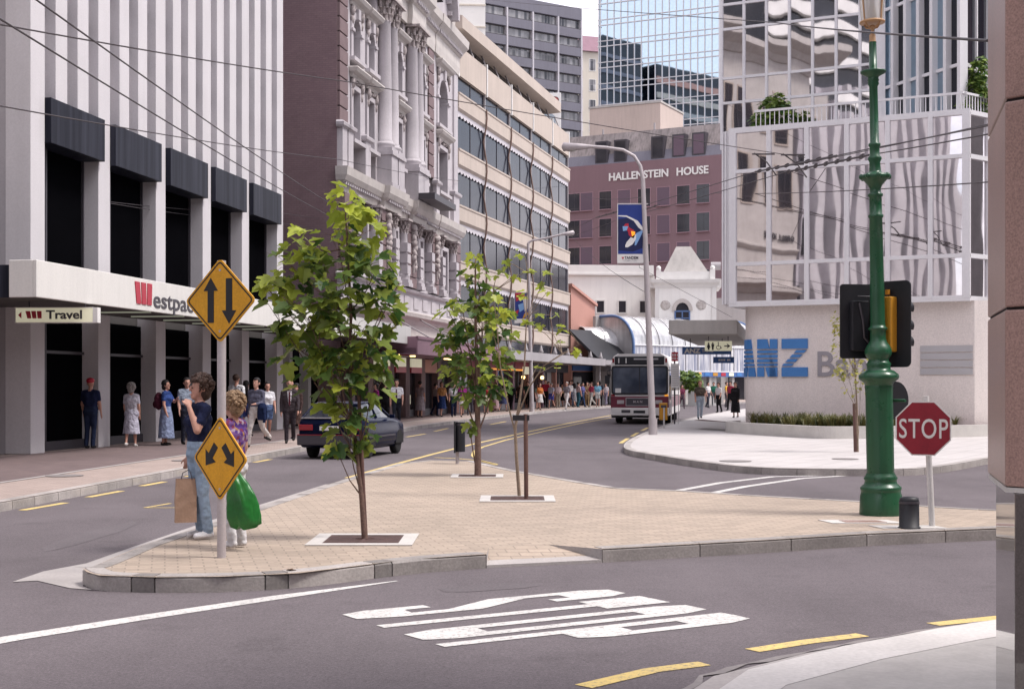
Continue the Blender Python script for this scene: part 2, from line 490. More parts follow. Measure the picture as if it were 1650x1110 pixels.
# ---------------------------------------------------------------- camera, sky, sun
cam = bpy.data.cameras.new('camera'); cam.sensor_width = 36; cam.lens = F / 1650 * 36
cam.shift_y = (HY - 555) / 1650; cam.clip_end = 2500; cam.clip_start = .1
co_ = bpy.data.objects.new('camera', cam); C.objects.link(co_)
co_.location = (0, 0, CH); co_.rotation_euler = (R(90), 0, 0)
S.camera = co_
SUN_EL, SUN_AZ = 58.0, 100.0          # azimuth measured clockwise from +Y (street ahead): sun over the cross street on the right
W = bpy.data.worlds.new('World'); S.world = W; W.use_nodes = True
wt = W.node_tree; bg = wt.nodes['Background']
sky = wt.nodes.new('ShaderNodeTexSky'); sky.sky_type = 'NISHITA'; sky.sun_disc = False
sky.sun_elevation = R(SUN_EL); sky.sun_rotation = R(SUN_AZ); sky.dust_density = 2.0; sky.air_density = 1.0
tc = wt.nodes.new('ShaderNodeTexCoord')
mp = wt.nodes.new('ShaderNodeMapping'); mp.inputs['Scale'].default_value = (1.6, 1.6, 3.2); wt.links.new(tc.outputs['Generated'], mp.inputs[0])
nz = wt.nodes.new('ShaderNodeTexNoise'); nz.inputs['Scale'].default_value = 1.7; nz.inputs['Detail'].default_value = 7; nz.inputs['Roughness'].default_value = .6
wt.links.new(mp.outputs[0], nz.inputs['Vector'])
mr = wt.nodes.new('ShaderNodeMapRange'); mr.inputs['From Min'].default_value = .38; mr.inputs['From Max'].default_value = .58; mr.inputs['To Min'].default_value = .35; mr.inputs['To Max'].default_value = .95
wt.links.new(nz.outputs['Fac'], mr.inputs['Value'])
mxs = wt.nodes.new('ShaderNodeMixRGB'); mxs.inputs[2].default_value = (9.6, 9.05, 9.6, 1)
wt.links.new(mr.outputs[0], mxs.inputs[0]); wt.links.new(sky.outputs[0], mxs.inputs[1]); wt.links.new(mxs.outputs[0], bg.inputs[0])
bg.inputs['Strength'].default_value = .130
sl = bpy.data.lights.new('sun', 'SUN'); sl.energy = 2.3; sl.angle = R(15); sl.color = (1, .945, .90)
so = bpy.data.objects.new('sun', sl); C.objects.link(so)
az, el = R(SUN_AZ), R(SUN_EL)
sd = Vector((math.sin(az) * math.cos(el), math.cos(az) * math.cos(el), math.sin(el)))
so.rotation_euler = sd.to_track_quat('Z', 'Y').to_euler(); so.location = sd * 60 + Vector((0, 30, 0))
S.view_settings.view_transform = 'Standard'; S.view_settings.look = 'None'
S.view_settings.exposure = 0.60; S.view_settings.gamma = 1
S.view_settings.use_curve_mapping = False
# ================================================================ ground, roads, pavements
def xy(p): return (p[0], p[1])


def sheet(name, poly, z, mat):
    mb = MB(); mb.add([(x, y, z) for x, y in poly], [tuple(range(len(poly)))])
    return struct(name, mb, mat)


def chaikin(pts, n=1, closed=False):
    for _ in range(n):
        q = [pts[0]] if not closed else []
        for i in range(len(pts) - (0 if closed else 1)):
            a, b = pts[i], pts[(i + 1) % len(pts)]
            q += [(a[0] * .75 + b[0] * .25, a[1] * .75 + b[1] * .25), (a[0] * .25 + b[0] * .75, a[1] * .25 + b[1] * .75)]
        if not closed: q.append(pts[-1])
        pts = q
    return pts


def walk(pts, step):
    out, cum = [], [0.0]
    for a, b in zip(pts, pts[1:]): cum.append(cum[-1] + math.hypot(b[0] - a[0], b[1] - a[1]))
    n = max(1, round(cum[-1] / step)); j = 0
    for i in range(n + 1):
        s_ = cum[-1] * i / n
        while j < len(cum) - 2 and cum[j + 1] < s_: j += 1
        t = (s_ - cum[j]) / max(cum[j + 1] - cum[j], 1e-9)
        a, b = pts[j], pts[j + 1]
        out.append((a[0] + (b[0] - a[0]) * t, a[1] + (b[1] - a[1]) * t))
    return out


def kerb(name, pts, L=.9, w=.17, h=KZ + .006, short=0.0, tr=(.45, .8)):
    mb = MB(); q = walk(pts, .1)
    nrm = []
    for i in range(len(q)):
        a, b = q[max(i - 3, 0)], q[min(i + 3, len(q) - 1)]
        l = math.hypot(b[0] - a[0], b[1] - a[1]) or 1
        nrm.append((-(b[1] - a[1]) / l, (b[0] - a[0]) / l))
    i = 0; k = 0
    while i < len(q) - 1:
        ln = max(1, round(L * 10 * RNG.uniform(.9, 1.1)))
        if short and k % 2: ln = max(1, round(short * 10))
        j = min(i + ln, len(q) - 1)
        t = RNG.uniform(*tr) if not (short and k % 2) else RNG.uniform(.10, .35)
        ring = []
        for e in range(i, j + 1):
            f = 0.0
            x, y = q[e]
            if e == i and e + 1 <= j: x, y = x + (q[e + 1][0] - x) * .07, y + (q[e + 1][1] - y) * .07
            if e == j and e - 1 >= i: x, y = x + (q[e - 1][0] - x) * .07, y + (q[e - 1][1] - y) * .07
            nx, ny = nrm[e]; c = .025
            ring.append([(x, y, 0), (x, y, h - c), (x + nx * c, y + ny * c, h), (x + nx * w, y + ny * w, h), (x + nx * w, y + ny * w, 0)])
        vs = [p for r in ring for p in r]; fs = []
        for e in range(len(ring) - 1):
            for g in range(4): fs.append((e * 5 + g, (e + 1) * 5 + g, (e + 1) * 5 + g + 1, e * 5 + g + 1))
        fs += [(0, 1, 2, 3, 4), tuple(len(vs) - 1 - g for g in range(5))]
        mb.add(vs, fs, 0, False, t)
        i = j; k += 1
    # dark mortar core a little inside the stones
    core = [(x + n[0] * .012, y + n[1] * .012) for (x, y), n in zip(q, nrm)]
    core2 = [(x + n[0] * (w - .012), y + n[1] * (w - .012)) for (x, y), n in zip(q, nrm)]
    vs = [p for a, b in zip(core, core2) for p in ((a[0], a[1], 0), (a[0], a[1], h - .03), (b[0], b[1], h - .012), (b[0], b[1], 0))]
    fs = []
    for e in range(len(core) - 1):
        for g in range(3): fs.append((e * 4 + g, (e + 1) * 4 + g, (e + 1) * 4 + g + 1, e * 4 + g + 1))
    mb.add(vs, fs, 0, False, 0.0)
    return struct(name, mb, MAT['kerb'])


def strip(name, pts, w, mat, z=.004, ends=None):
    mb = MB(); vs = []
    for i, p in enumerate(pts):
        a, b = pts[max(i - 1, 0)], pts[min(i + 1, len(pts) - 1)]
        l = math.hypot(b[0] - a[0], b[1] - a[1]); nx, ny = -(b[1] - a[1]) / l, (b[0] - a[0]) / l
        ww = w if not isinstance(w, list) else w[i]
        vs += [(p[0] + nx * ww / 2, p[1] + ny * ww / 2, z), (p[0] - nx * ww / 2, p[1] - ny * ww / 2, z)]
    mb.add(vs, [(2 * i, 2 * i + 1, 2 * i + 3, 2 * i + 2) for i in range(len(pts) - 1)])
    return struct(name, mb, mat)


gmb = MB(); gmb.add([(-700, -300, 0), (700, -300, 0), (700, 1100, 0), (-700, 1100, 0)], [(0, 1, 2, 3)])
struct('road', gmb, MAT['asphalt'])

near = [xy(G(*q)) for q in [(131, 938), (140, 946), (160, 952), (250, 955), (358, 954), (482, 948), (660, 924), (784, 915)]]
near2 = [xy(G(*q)) for q in [(970, 906), (1046, 901.5), (1240, 890), (1403, 879), (1602, 870)]] + [(14, 18.35)]
far = [(14, 21.6)] + [xy(G(*q, KZ)) for q in [(1602, 821), (1496, 815), (1386, 807), (1240, 799), (1097, 790), (1000, 786), (928, 774.5), (885, 767), (843, 760), (800, 751), (763, 742.5), (691, 741), (640, 747), (570, 767), (533, 779), (418, 816), (345, 841), (230, 878), (138, 917)]]
perim_b = far + near[:]                # far edge, round the tip, near edge up to the ramp
a_, b_ = Vector(near[-1]), Vector(near2[0])
dn = (b_ - a_).normalized(); nn = Vector((-dn.y, dn.x))
ai, bi = a_ + nn * .55 + dn * .22, b_ + nn * .55 - dn * .35
sheet('traffic_island_paving', far + near + [tuple(ai), tuple(bi)] + near2, KZ, MAT['island'])
tip = chaikin(far[-2:] + near, 2)
kerb('kerb', far[:-2] + tip, L=.95, short=.24, tr=(.35, .75))
kerb('kerb', near2, L=1.05, tr=(.12, .45))
mb = MB()
z0 = .028
am, bm = a_.lerp(ai, .25), b_.lerp(bi, .25); zm = z0 + .25 * (KZ + .002 - z0)
mb.add([(*a_, z0), (*b_, z0), (*bm, zm), (*am, zm)], [(0, 1, 2, 3)])
rp = MB(); rp.add([(*am, zm), (*bm, zm), (*bi, KZ + .002), (*ai, KZ + .002)], [(0, 1, 2, 3)]); struct('ramp_paving', rp, MAT['island'])
mb.add([(*a_, z0), (*ai, KZ), (*a_, KZ)], [(0, 1, 2)])
mb.add([(*b_, z0), (*b_, KZ), (*bi, KZ)], [(0, 1, 2)])
mb.add([(*a_, 0), (*b_, 0), (*b_, z0), (*a_, z0)], [(0, 1, 2, 3)])
struct('kerb_ramp', mb, MAT['gutter'])
# concrete channel along the far side of the island and the wedge before its tip
ch = [xy(G(*q)) for q in [(150, 915), (240, 882), (350, 843), (425, 818), (540, 781)]]
strip('gutter', ch, .34, MAT['gutter'], .008)
wedge = [xy(G(*q)) for q in [(20, 938), (70, 921), (150, 906), (185, 900), (150, 925), (133, 945), (150, 951), (112, 948), (60, 936)]]
sheet('gutter_apron', wedge, .006, MAT['gutter'])

lk = [(-8.6, 4), (-7.5, 12), (-6.8, 19.07), (-6.14, 26.3), (-5.2, 37), (-3.98, 50.4), (-2.57, 60.7), (-.6, 72), (2.1, 85), (7.0, 103), (13, 115), (22, 129), (45, 160)]
lk = chaikin(lk, 1)
sheet('left_footpath', lk + [(45, 230), (-90, 230), (-90, 4)], KZ, MAT['left_pave'])
kerb('kerb', lk[:26], L=.75)
dk = [(-10.2, 6), (-8.15, 22.8), (-7.3, 31.2), (-5.5, 48), (-4.9, 56), (-3.2, 68), (-1.6, 77)]
sheet('footpath_border', dk + [(-3.5, 77.5), (-7.2, 56.2), (-10.85, 32.4), (-11.4, 29), (-16, 29), (-18, 6)], KZ + .004, MAT['dark_pave'])
strip('footpath_edging', dk, .12, MAT['gutter'], KZ + .008)

rk = [(30, 132), (19, 103), (12.2, 82), (7.35, 61.5), (4.75, 48.3), (3.35, 40), (2.85, 35.9), (2.78, 33.6), (3.09, 31.9), (3.7, 29), (4.3, 27.0), (4.95, 26.2), (6.64, 25.9), (7.71, 26.1), (9.06, 28.0), (10.57, 30.5), (16, 36.5), (34, 52)]
rk = chaikin(rk, 2)
sheet('right_footpath', rk + [(60, 52), (60, 132)], KZ, MAT['white_pave'])
kerb('kerb', rk, L=.7)
# our own corner: channel and kerb top at the bottom of the view
nk = [xy(G(*q)) for q in [(900, 1290), (1010, 1180), (1150, 1090), (1300, 1053), (1450, 1025), (1602, 1002)]] + [(5.0, 11.1), (8, 13.3)]
kb = [(p[0] + .13, p[1] - .42) for p in nk]
mb = MB()
for i in range(len(nk) - 1):
    mb.add([(*nk[i], .006), (*kb[i], .012), (*kb[i + 1], .012), (*nk[i + 1], .006)], [(0, 1, 2, 3)])
struct('gutter', mb, MAT['gutter'])
mb = MB()
for i in range(len(kb) - 1):
    a, b = kb[i], kb[i + 1]; o = (.13, -.40)
    mb.add([(*a, 0), (*b, 0), (*b, KZ), (*a, KZ), (a[0] + o[0], a[1] + o[1], KZ), (b[0] + o[0], b[1] + o[1], KZ)], [(0, 1, 2, 3), (3, 2, 5, 4)], 0, False, .85)
struct('kerb', mb, MAT['near_concrete'])
cor = [(p[0] + .13, p[1] - .40) for p in kb]
sheet('near_footpath', cor + [(20, 15), (20, -6), (-1.5, -6)], KZ - .002, MAT['concrete'])

# broken road edge along our kerb, and old repairs
q_ = walk(nk, .16); rg_ = random.Random(4)
strip('road_edge', [(p[0] - rg_.uniform(.0, .05), p[1] + rg_.uniform(.0, .07)) for p in q_], [rg_.uniform(.01, .07) for _ in q_], MAT['manhole'], .0075)
for pts in (((470, 700), (1010, 968)), ((1180, 700), (930, 930))):
    pass
def patch(pix):
    q = chaikin([xy(G(*p)) for p in pix], 1, True)
    sheet('road_patch', [(x + rg_.uniform(-.02, .02), y + rg_.uniform(-.02, .02)) for x, y in q], .0025, MAT['patch'])
patch([(60, 880), (210, 838), (225, 846), (80, 892)])
patch([(700, 946), (860, 936), (880, 945), (720, 956)])
patch([(880, 716), (985, 712), (990, 722), (880, 727)])
# painted markings
strip('road_marking', [xy(G(*q)) for q in [(-60, 1043), (22, 1028), (250, 992), (450, 962), (640, 936)]], [.20, .20, .19, .18, .03], MAT['paint_white'])
for q in [((1095, 790), (1160, 778), (1245, 768), (1330, 766)), ((1140, 796), (1200, 784), (1290, 771), (1400, 764))]:
    strip('road_marking', [xy(G(*e)) for e in q], .16, MAT['paint_white'])
for q in [((940, 1106), (1050, 1080), (1135, 1069)), ((1212, 1048), (1300, 1034), (1390, 1023)), ((1503, 1006), (1560, 1000), (1640, 992)), ((36, 822), (106, 810)), ((142, 801), (196, 791)), ((228, 783), (266, 776)),
          ((300, 768), (338, 761)), ((410, 745), (436, 740)), ((655, 704), (685, 699)), ((700, 695), (722, 690)), ((790, 684), (815, 679)), ((1000, 714), (1012, 706)), ((1018, 703), (1028, 697)), ((1034, 694), (1044, 689))]:
    strip('road_marking', [xy(G(*e)) for e in q], .13, MAT['paint_yellow'])
strip('road_marking', [xy(G(*e)) for e in [(560, 770), (640, 747), (700, 731), (760, 716), (840, 698), (920, 681), (985, 669)]], .13, MAT['paint_yellow'])
strip('road_marking', [xy(G(*e)) for e in [(700, 737), (740, 739), (775, 742), (800, 748)]], .10, MAT['paint_yellow'])
strip('road_marking', [xy(G(*e)) for e in [(800, 749), (772, 742), (762, 734), (764, 727), (778, 720), (815, 709), (880, 694), (940, 681), (985, 673)]], .10, MAT['paint_yellow'])
strip('road_marking', [xy(G(*e)) for e in [(233, 818), (275, 811)]], .06, MAT['paint_yellow'])
strip('road_marking', [xy(G(*e)) for e in [(233, 818), (282, 818)]], .06, MAT['paint_yellow'])

# STOP, read by drivers coming from the side street
base = Vector((-1.30, 10.36)); rd = Vector((.545, -.838)); up = Vector((.853, .522))
STROKES = {'S': [[(0, .62), (.31, .65), (.31, .78), (.69, .78), (.69, .70), (1, .70), (1, .92), (.80, 1), (.20, 1), (0, .90)], [(0, .62), (0, .54), (.69, .33), (.69, .20), (1, .14), (1, .42), (.31, .65)], [(1, .14), (.69, .20), (.31, .20), (.31, .30), (0, .30), (0, .09), (.20, 0), (.80, 0)]],
           'T': [[(0, .75), (1, .75), (1, 1), (0, 1)], [(.34, 0), (.66, 0), (.66, .75), (.34, .75)]],
           'O': [[(0, .10), (.31, .22), (.31, .78), (0, .90)], [(.69, .22), (1, .10), (1, .90), (.69, .78)], [(0, .10), (.18, 0), (.82, 0), (1, .10), (.69, .22), (.31, .22)], [(0, .90), (.31, .78), (.69, .78), (1, .90), (.82, 1), (.18, 1)]],
           'P': [[(0, 0), (.31, 0), (.31, 1), (0, 1)], [(.31, .78), (.69, .78), (1, .90), (.82, 1), (.31, 1)], [(.69, .58), (1, .48), (1, .90), (.69, .78)], [(.31, .38), (.80, .38), (1, .48), (.69, .58), (.31, .58)]]}
mb = MB()
for k, chx in enumerate('STOP'):
    for poly in STROKES[chx]:
        pts = []
        for u, v in poly:
            q = base + rd * (k * .49 + u * .385) + up * (v * 2.42 + RNG.uniform(-.008, .008)); pts.append((q.x, q.y, .0045))
        ar_ = sum(a[0] * b[1] - b[0] * a[1] for a, b in zip(pts, pts[1:] + pts[:1]))
        mb.add(pts if ar_ > 0 else pts[::-1], [tuple(range(len(pts)))])
struct('road_marking', mb, MAT['paint_white'])

# ================================================================ the white bank on the left
MAT['canopy_end'] = M('dim curtain', (.022, .020, .019), .8, .3, 3, .1, 30)
W0, WD = (-10.8, 32.2, 0), (.158, 1)
bank = frame('bank_building', 'white bank with tall vertical fins, dark panels and a white street canopy', 'building', W0, WD)
BL, BH, PT = 17.3, 24.0, 8.34
prx = [0.0, 3.42, 6.95, 10.39, 13.78, 17.3]
for i, x in enumerate(prx):
    mb = MB(); mb.box(x - .66, x, 0, .62, KZ, BH, 0)
    mb.build('pillar', MAT['fin_white'], bank, bevel=.012)
for i in range(5):
    a, b = prx[i], prx[i + 1] - .66
    # recess wall of the upper storeys and its small slot windows
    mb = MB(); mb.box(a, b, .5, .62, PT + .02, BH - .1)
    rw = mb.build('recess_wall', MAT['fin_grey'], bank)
    w = (b - a - 2 * .58) / 3
    for k in range(2):
        x = a + w + k * (w + .58)
        mb = MB(); mb.box(x, x + .58, 0.004, .52, PT + .03, BH)
        mb.build('fin', MAT['fin_white'], bank, bevel=.01)
    for k in range(3):
        x = a + k * (w + .58)
        for z in (10.55, 11.75, 14.2, 15.4, 17.8, 19.0):
            mb = MB(); mb.box(x + .02, x + w - .02, .30, .505, z, z + .20)
            mb.build('slot_window', MAT['black'], rw)
    mb = MB(); mb.box(a + .004, b + .05, -.15, .60, 7.29, PT)
    mb.build('spandrel_panel', MAT['panel'], bank, bevel=.01)
    mb = MB(); mb.box(a, b, .44, .50, 4.16, 7.29)
    g = mb.build('upper_window', MAT['glass_black'], bank)
    mb = MB(); mb.box(a + .08, a + .62, .425, .438, 4.3, 7.25); mb.build('curtain', MAT['canopy_end'], g)
    mb = MB(); mb.box(a + .72, a + .80, .36, .44, 4.16, 7.29); mb.box(a, b, .38, .44, 4.16, 4.28); mb.box(a + .004, a + .06, .38, .44, 4.28, 7.29); mb.box(b - .06, b - .004, .38, .44, 4.28, 7.29)
    mb.build('window_frame', MAT['ink'], g)
    mb = MB(); mb.box(a, b, .44, .50, KZ, 3.30)
    g = mb.build('shop_window', MAT['glass_black'], bank)
    mb = MB(); mb.box(a + .12, a + .68, .42, .438, .5, 2.4); mb.build('curtain', MAT['canopy_end'], g)
    mb = MB(); mb.box(a + .15, a + .55, .41, .42, 2.02 + .1 * (i % 2), 2.05 + .1 * (i % 2)); mb.box(a + .25, a + .60, .41, .42, 2.22, 2.24); mb.build('interior_light', MAT['tube'], g)
    mb = MB(); mb.box(a + .72, a + .79, .37, .44, KZ, 3.3); mb.box(a + .004, b - .004, .38, .44, KZ, KZ + .22); mb.box(a + .004, b - .004, .38, .44, 2.45, 2.52)
    mb.build('window_frame', MAT['ink'], g)
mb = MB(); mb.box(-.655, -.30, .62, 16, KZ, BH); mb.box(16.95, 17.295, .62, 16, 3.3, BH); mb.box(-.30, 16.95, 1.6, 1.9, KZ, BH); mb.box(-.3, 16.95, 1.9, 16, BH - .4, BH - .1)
mb.build('side_wall', MAT['pillar_shade'], bank)
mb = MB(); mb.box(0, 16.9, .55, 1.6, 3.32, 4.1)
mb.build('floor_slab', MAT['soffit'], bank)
# street canopy, wrapping the corner at the near end
mb = MB(); mb.box(-4.75, 27.3, -2.3, -2.22, 3.41, 4.14); mb.box(-4.75, -4.67, -2.22, -1.72, 3.41, 4.14); mb.box(27.22, 27.3, -2.22, 0, 3.41, 4.14)
fas = mb.build('canopy_fascia', MAT['fascia'], bank, bevel=.012)
mb = MB(); mb.box(-4.72, -4.64, -1.72, 12, 3.41, 4.05); mb.build('canopy_end', MAT['panel'], bank)
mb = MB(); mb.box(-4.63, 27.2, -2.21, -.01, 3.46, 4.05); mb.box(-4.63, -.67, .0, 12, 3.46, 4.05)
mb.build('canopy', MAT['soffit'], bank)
for i in range(8):
    x = 1.5 + 2.05 * i
    mb = MB(); mb.box(x, x + .10, -1.9, -.5, 3.43, 3.465)
    mb.build('soffit_light', MAT['tube'], bank)
# lettering on the fascia
ux = u_at(217.5, W0, WD, 2.3)
wy = -2.3
lg = MB(); h = .50; z = 3.55; wd = .98
for k in range(3):
    x0 = ux + k * .30
    s0 = (-.05, 0, .05)[k]
    lg.prismy([(x0 + .06 - s0 * .2, z), (x0 + .30 - s0 * .2, z), (x0 + .27 + s0 * .9, z + h), (x0 + .02 + s0 * .9, z + h)][0:4], wy - .02, wy + .01)
lg.build('logo', MAT['red'], fas)
text('lettering', 'estpac', .56, MAT['ink'], fas, (ux + .98, wy - .005, 3.52), .02, .006, sx=1.72)

# hanging light-box sign under the near end of the canopy
sg = thing('hanging_sign', 'cream light box sign reading Travel under the white bank canopy', 'sign', P(92, 508, 29.4), R(-3))
mb = MB(); mb.box(-.86, .80, -.09, .09, -.15, .15); bx = mb.build('sign_box', MAT['lightbox'], sg, bevel=.01)
mb = MB(); mb.box(.80, .90, -.095, .095, -.16, .16); mb.box(-.88, .80, -.094, .094, .15, .165); mb.box(-.88, .80, -.094, .094, -.165, -.15); mb.build('sign_frame', MAT['white'], sg)
mb = MB(); mb.tube([(-.6, 0, .16), (-.6, 0, .30)], .015); mb.build('hanger', MAT['ink'], sg)
mb = MB(); mb.tube([(.6, 0, .16), (.6, 0, .30)], .015); mb.build('hanger', MAT['ink'], sg)
mb = MB(); mb.prismy([(-.80, 0), (-.73, -.07), (-.73, .07)], -.10, -.08)
for k in range(3):
    x = -.63 + k * .11; q = (-.012, 0, .012)[k]
    mb.prismy([(x + .03, -.07), (x + .115, -.07), (x + .10 + q, .085), (x + q, .085)], -.10, -.08)
mb.build('logo', MAT['red'], bx)
text('lettering', 'Travel', .25, MAT['ink'], bx, (-.20, -.092, -.075), .01, .007, sx=1.22)

# low dark glass link with shops, set back between the bank and the ornate building
lk_ = frame('shop_building', 'low dark glass link building between the white bank and the brick wall', 'building', W0, WD)
mb = MB(); mb.box(17.35, 24.2, 2.5, 2.7, 4.1, 8.7); mb.build('glass_front', MAT['glass_dark'], lk_)
mb = MB()
for k in range(8): mb.box(17.4 + .95 * k, 17.46 + .95 * k, 2.42, 2.5, 4.1, 8.7)
for z in (5.6, 7.1, 8.6): mb.box(17.35, 24.2, 2.44, 2.5, z, z + .08)
mb.build('mullion_grid', MAT['ink'], lk_)
mb = MB(); mb.box(17.35, 24.2, .8, 1.0, KZ, 3.4); mb.build('shop_window', MAT['glass_black'], lk_)
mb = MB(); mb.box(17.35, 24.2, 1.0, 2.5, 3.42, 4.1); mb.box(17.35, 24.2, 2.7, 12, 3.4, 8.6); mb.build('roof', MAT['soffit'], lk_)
for x in (19.4, 21.7):
    mb = MB(); mb.box(x, x + .35, .45, .8, KZ, 3.4); mb.build('pillar', MAT['concrete'], lk_)
# ================================================================ ornate stone and brick building
V0, VD = (-7.02, 56.0, 0), (.18, 1)
VL = 21.95
vic = frame('ornate_building', 'ornate white stone and purple brick building with giant columns', 'building', V0, VD)


def arch_poly(x0, x1, z0, z1, zt, n=8):                # rectangle with a round head
    c = (x0 + x1) / 2; r = (x1 - x0) / 2
    return [(x0, z0), (x1, z0)] + [(c + r * math.cos(math.pi * k / n), zt + (z1 - zt) * math.sin(math.pi * k / n)) for k in range(n + 1)]


def cornice(mb, x0, x1, z, prof, mi=0, y0=0.0):         # prof: list of (projection, dz); mitred returns at both ends
    for (pa, za), (pb, zb) in zip(prof, prof[1:]):
        if abs(zb - za) < 1e-6: continue
        p = max(pa, pb)
        mb.add([(x0 - pa * .6, y0 - pa, z + za), (x1 + pa * .6, y0 - pa, z + za), (x1 + pb * .6, y0 - pb, z + zb), (x0 - pb * .6, y0 - pb, z + zb),
                (x0 - pa * .6, y0, z + za), (x1 + pa * .6, y0, z + za), (x1 + pb * .6, y0, z + zb), (x0 - pb * .6, y0, z + zb)],
               [(0, 1, 2, 3), (4, 0, 3, 7), (1, 5, 6, 2), (3, 2, 6, 7), (0, 4, 5, 1)], mi)


# body
mb = MB(); mb.box(0.01, VL, .9, 1.4, 3.6, 23.5); mb.build('front_wall', MAT['brick_wall'], vic)
mb = MB(); mb.box(-.02, .5, .02, 16, KZ, 24.3); mb.box(VL - .5, VL, 1.4, 16, KZ, 23.5); mb.box(.5, VL - .5, 15.5, 16, KZ, 23.5); mb.build('side_wall', MAT['brick_wall'], vic)
mb = MB(); mb.box(-.06, .6, -.02, 16, 24.3, 24.6); mb.box(.5, VL, 1.4, 15.9, 23.2, 23.5); mb.build('roof', MAT['concrete'], vic)


def quoins(x0, x1, z0, z1):
    mb = MB(); n = round((z1 - z0) / .62); h = (z1 - z0) / n
    for k in range(n):
        mb.box(x0, x1, -.10, .9, z0 + k * h + .05, z0 + (k + 1) * h, 0)
    mb.box(x0 + .05, x1 - .05, -.03, .9, z0, z1, 1)
    mb.build('quoin_pier', [MAT['brick_quoin'], MAT['joint']], vic, bevel=.02)


def column(x, r, z0, z1, y=-.42, name='column', ped=1.45, blocks=0):
    mb = MB()
    p = [(r * 1.32, 0), (r * 1.32, .12), (r * 1.42, .17), (r * 1.28, .26), (r * 1.10, .30), (r * 1.14, .36), (r, .42)]
    h = z1 - z0 - ped; zc = h - 1.15 * min(1, r / .4)
    p += [(r, zc * .35), (r * .86, zc), (r * .95, zc + .05), (r * .86, zc + .09)]
    mb.lathe(p, (x, y, z0 + ped), 14)
    mb.box(x - r * 1.45, x + r * 1.45, y - r * 1.45, y + r * 1.45, z0 + ped - .16, z0 + ped)
    if ped > .3:
        q = r * 1.4
        mb.box(x - q, x + q, y - q, -.0, z0, z0 + ped - .34)
        mb.box(x - q * 1.14, x + q * 1.14, y - q * 1.14, .0, z0 + ped - .34, z0 + ped - .16)
        mb.box(x - q * 1.10, x + q * 1.10, y - q * 1.10, .0, z0 - .0, z0 + .18)
    for k in range(blocks):
        zb = z0 + ped + .25 + k * .52
        mb.box(x - r * 1.25, x + r * 1.25, y - r * 1.25, y + r * .9, zb, zb + .42)
    c = mb.build(name, MAT['stone'], vic)
    cm = MB(); top = z1
    for j in range(3):
        n = 10; rr = r * (.90 + .16 * j)
        for k in range(n):
            a = 2 * math.pi * (k + .5 * j) / n
            hh = (h - zc) * (.16 + .25 * j); e = Vector((math.cos(a), math.sin(a), 0)); b0 = Vector((x, y, z0 + ped + zc + .06 + hh)) + e * rr
            cm.tube([b0 - Vector((0, 0, (h - zc) * .17)), b0, b0 + e * r * .16 + Vector((0, 0, (h - zc) * .12)), b0 + e * r * .34 + Vector((0, 0, (h - zc) * .08))], [r * .17, r * .21, r * .17, r * .06], 5)
    for a in (45, 135, 225, 315):
        cm.ball((x + r * 1.35 * math.cos(R(a)), y + r * 1.35 * math.sin(R(a)), top - .17), (r * .24, r * .24, r * .30), 7, 5)
    cm.lathe([(r * .86, z0 + ped + zc + .08 - 0), (r * 1.0, top - .1), (r * 1.05, top - .1)], (x, y, 0), 10)
    cm.box(x - r * 1.6, x + r * 1.6, y - r * 1.6, y + r * 1.4, top - .1, top)
    cm.build('capital', MAT['carved'], c)


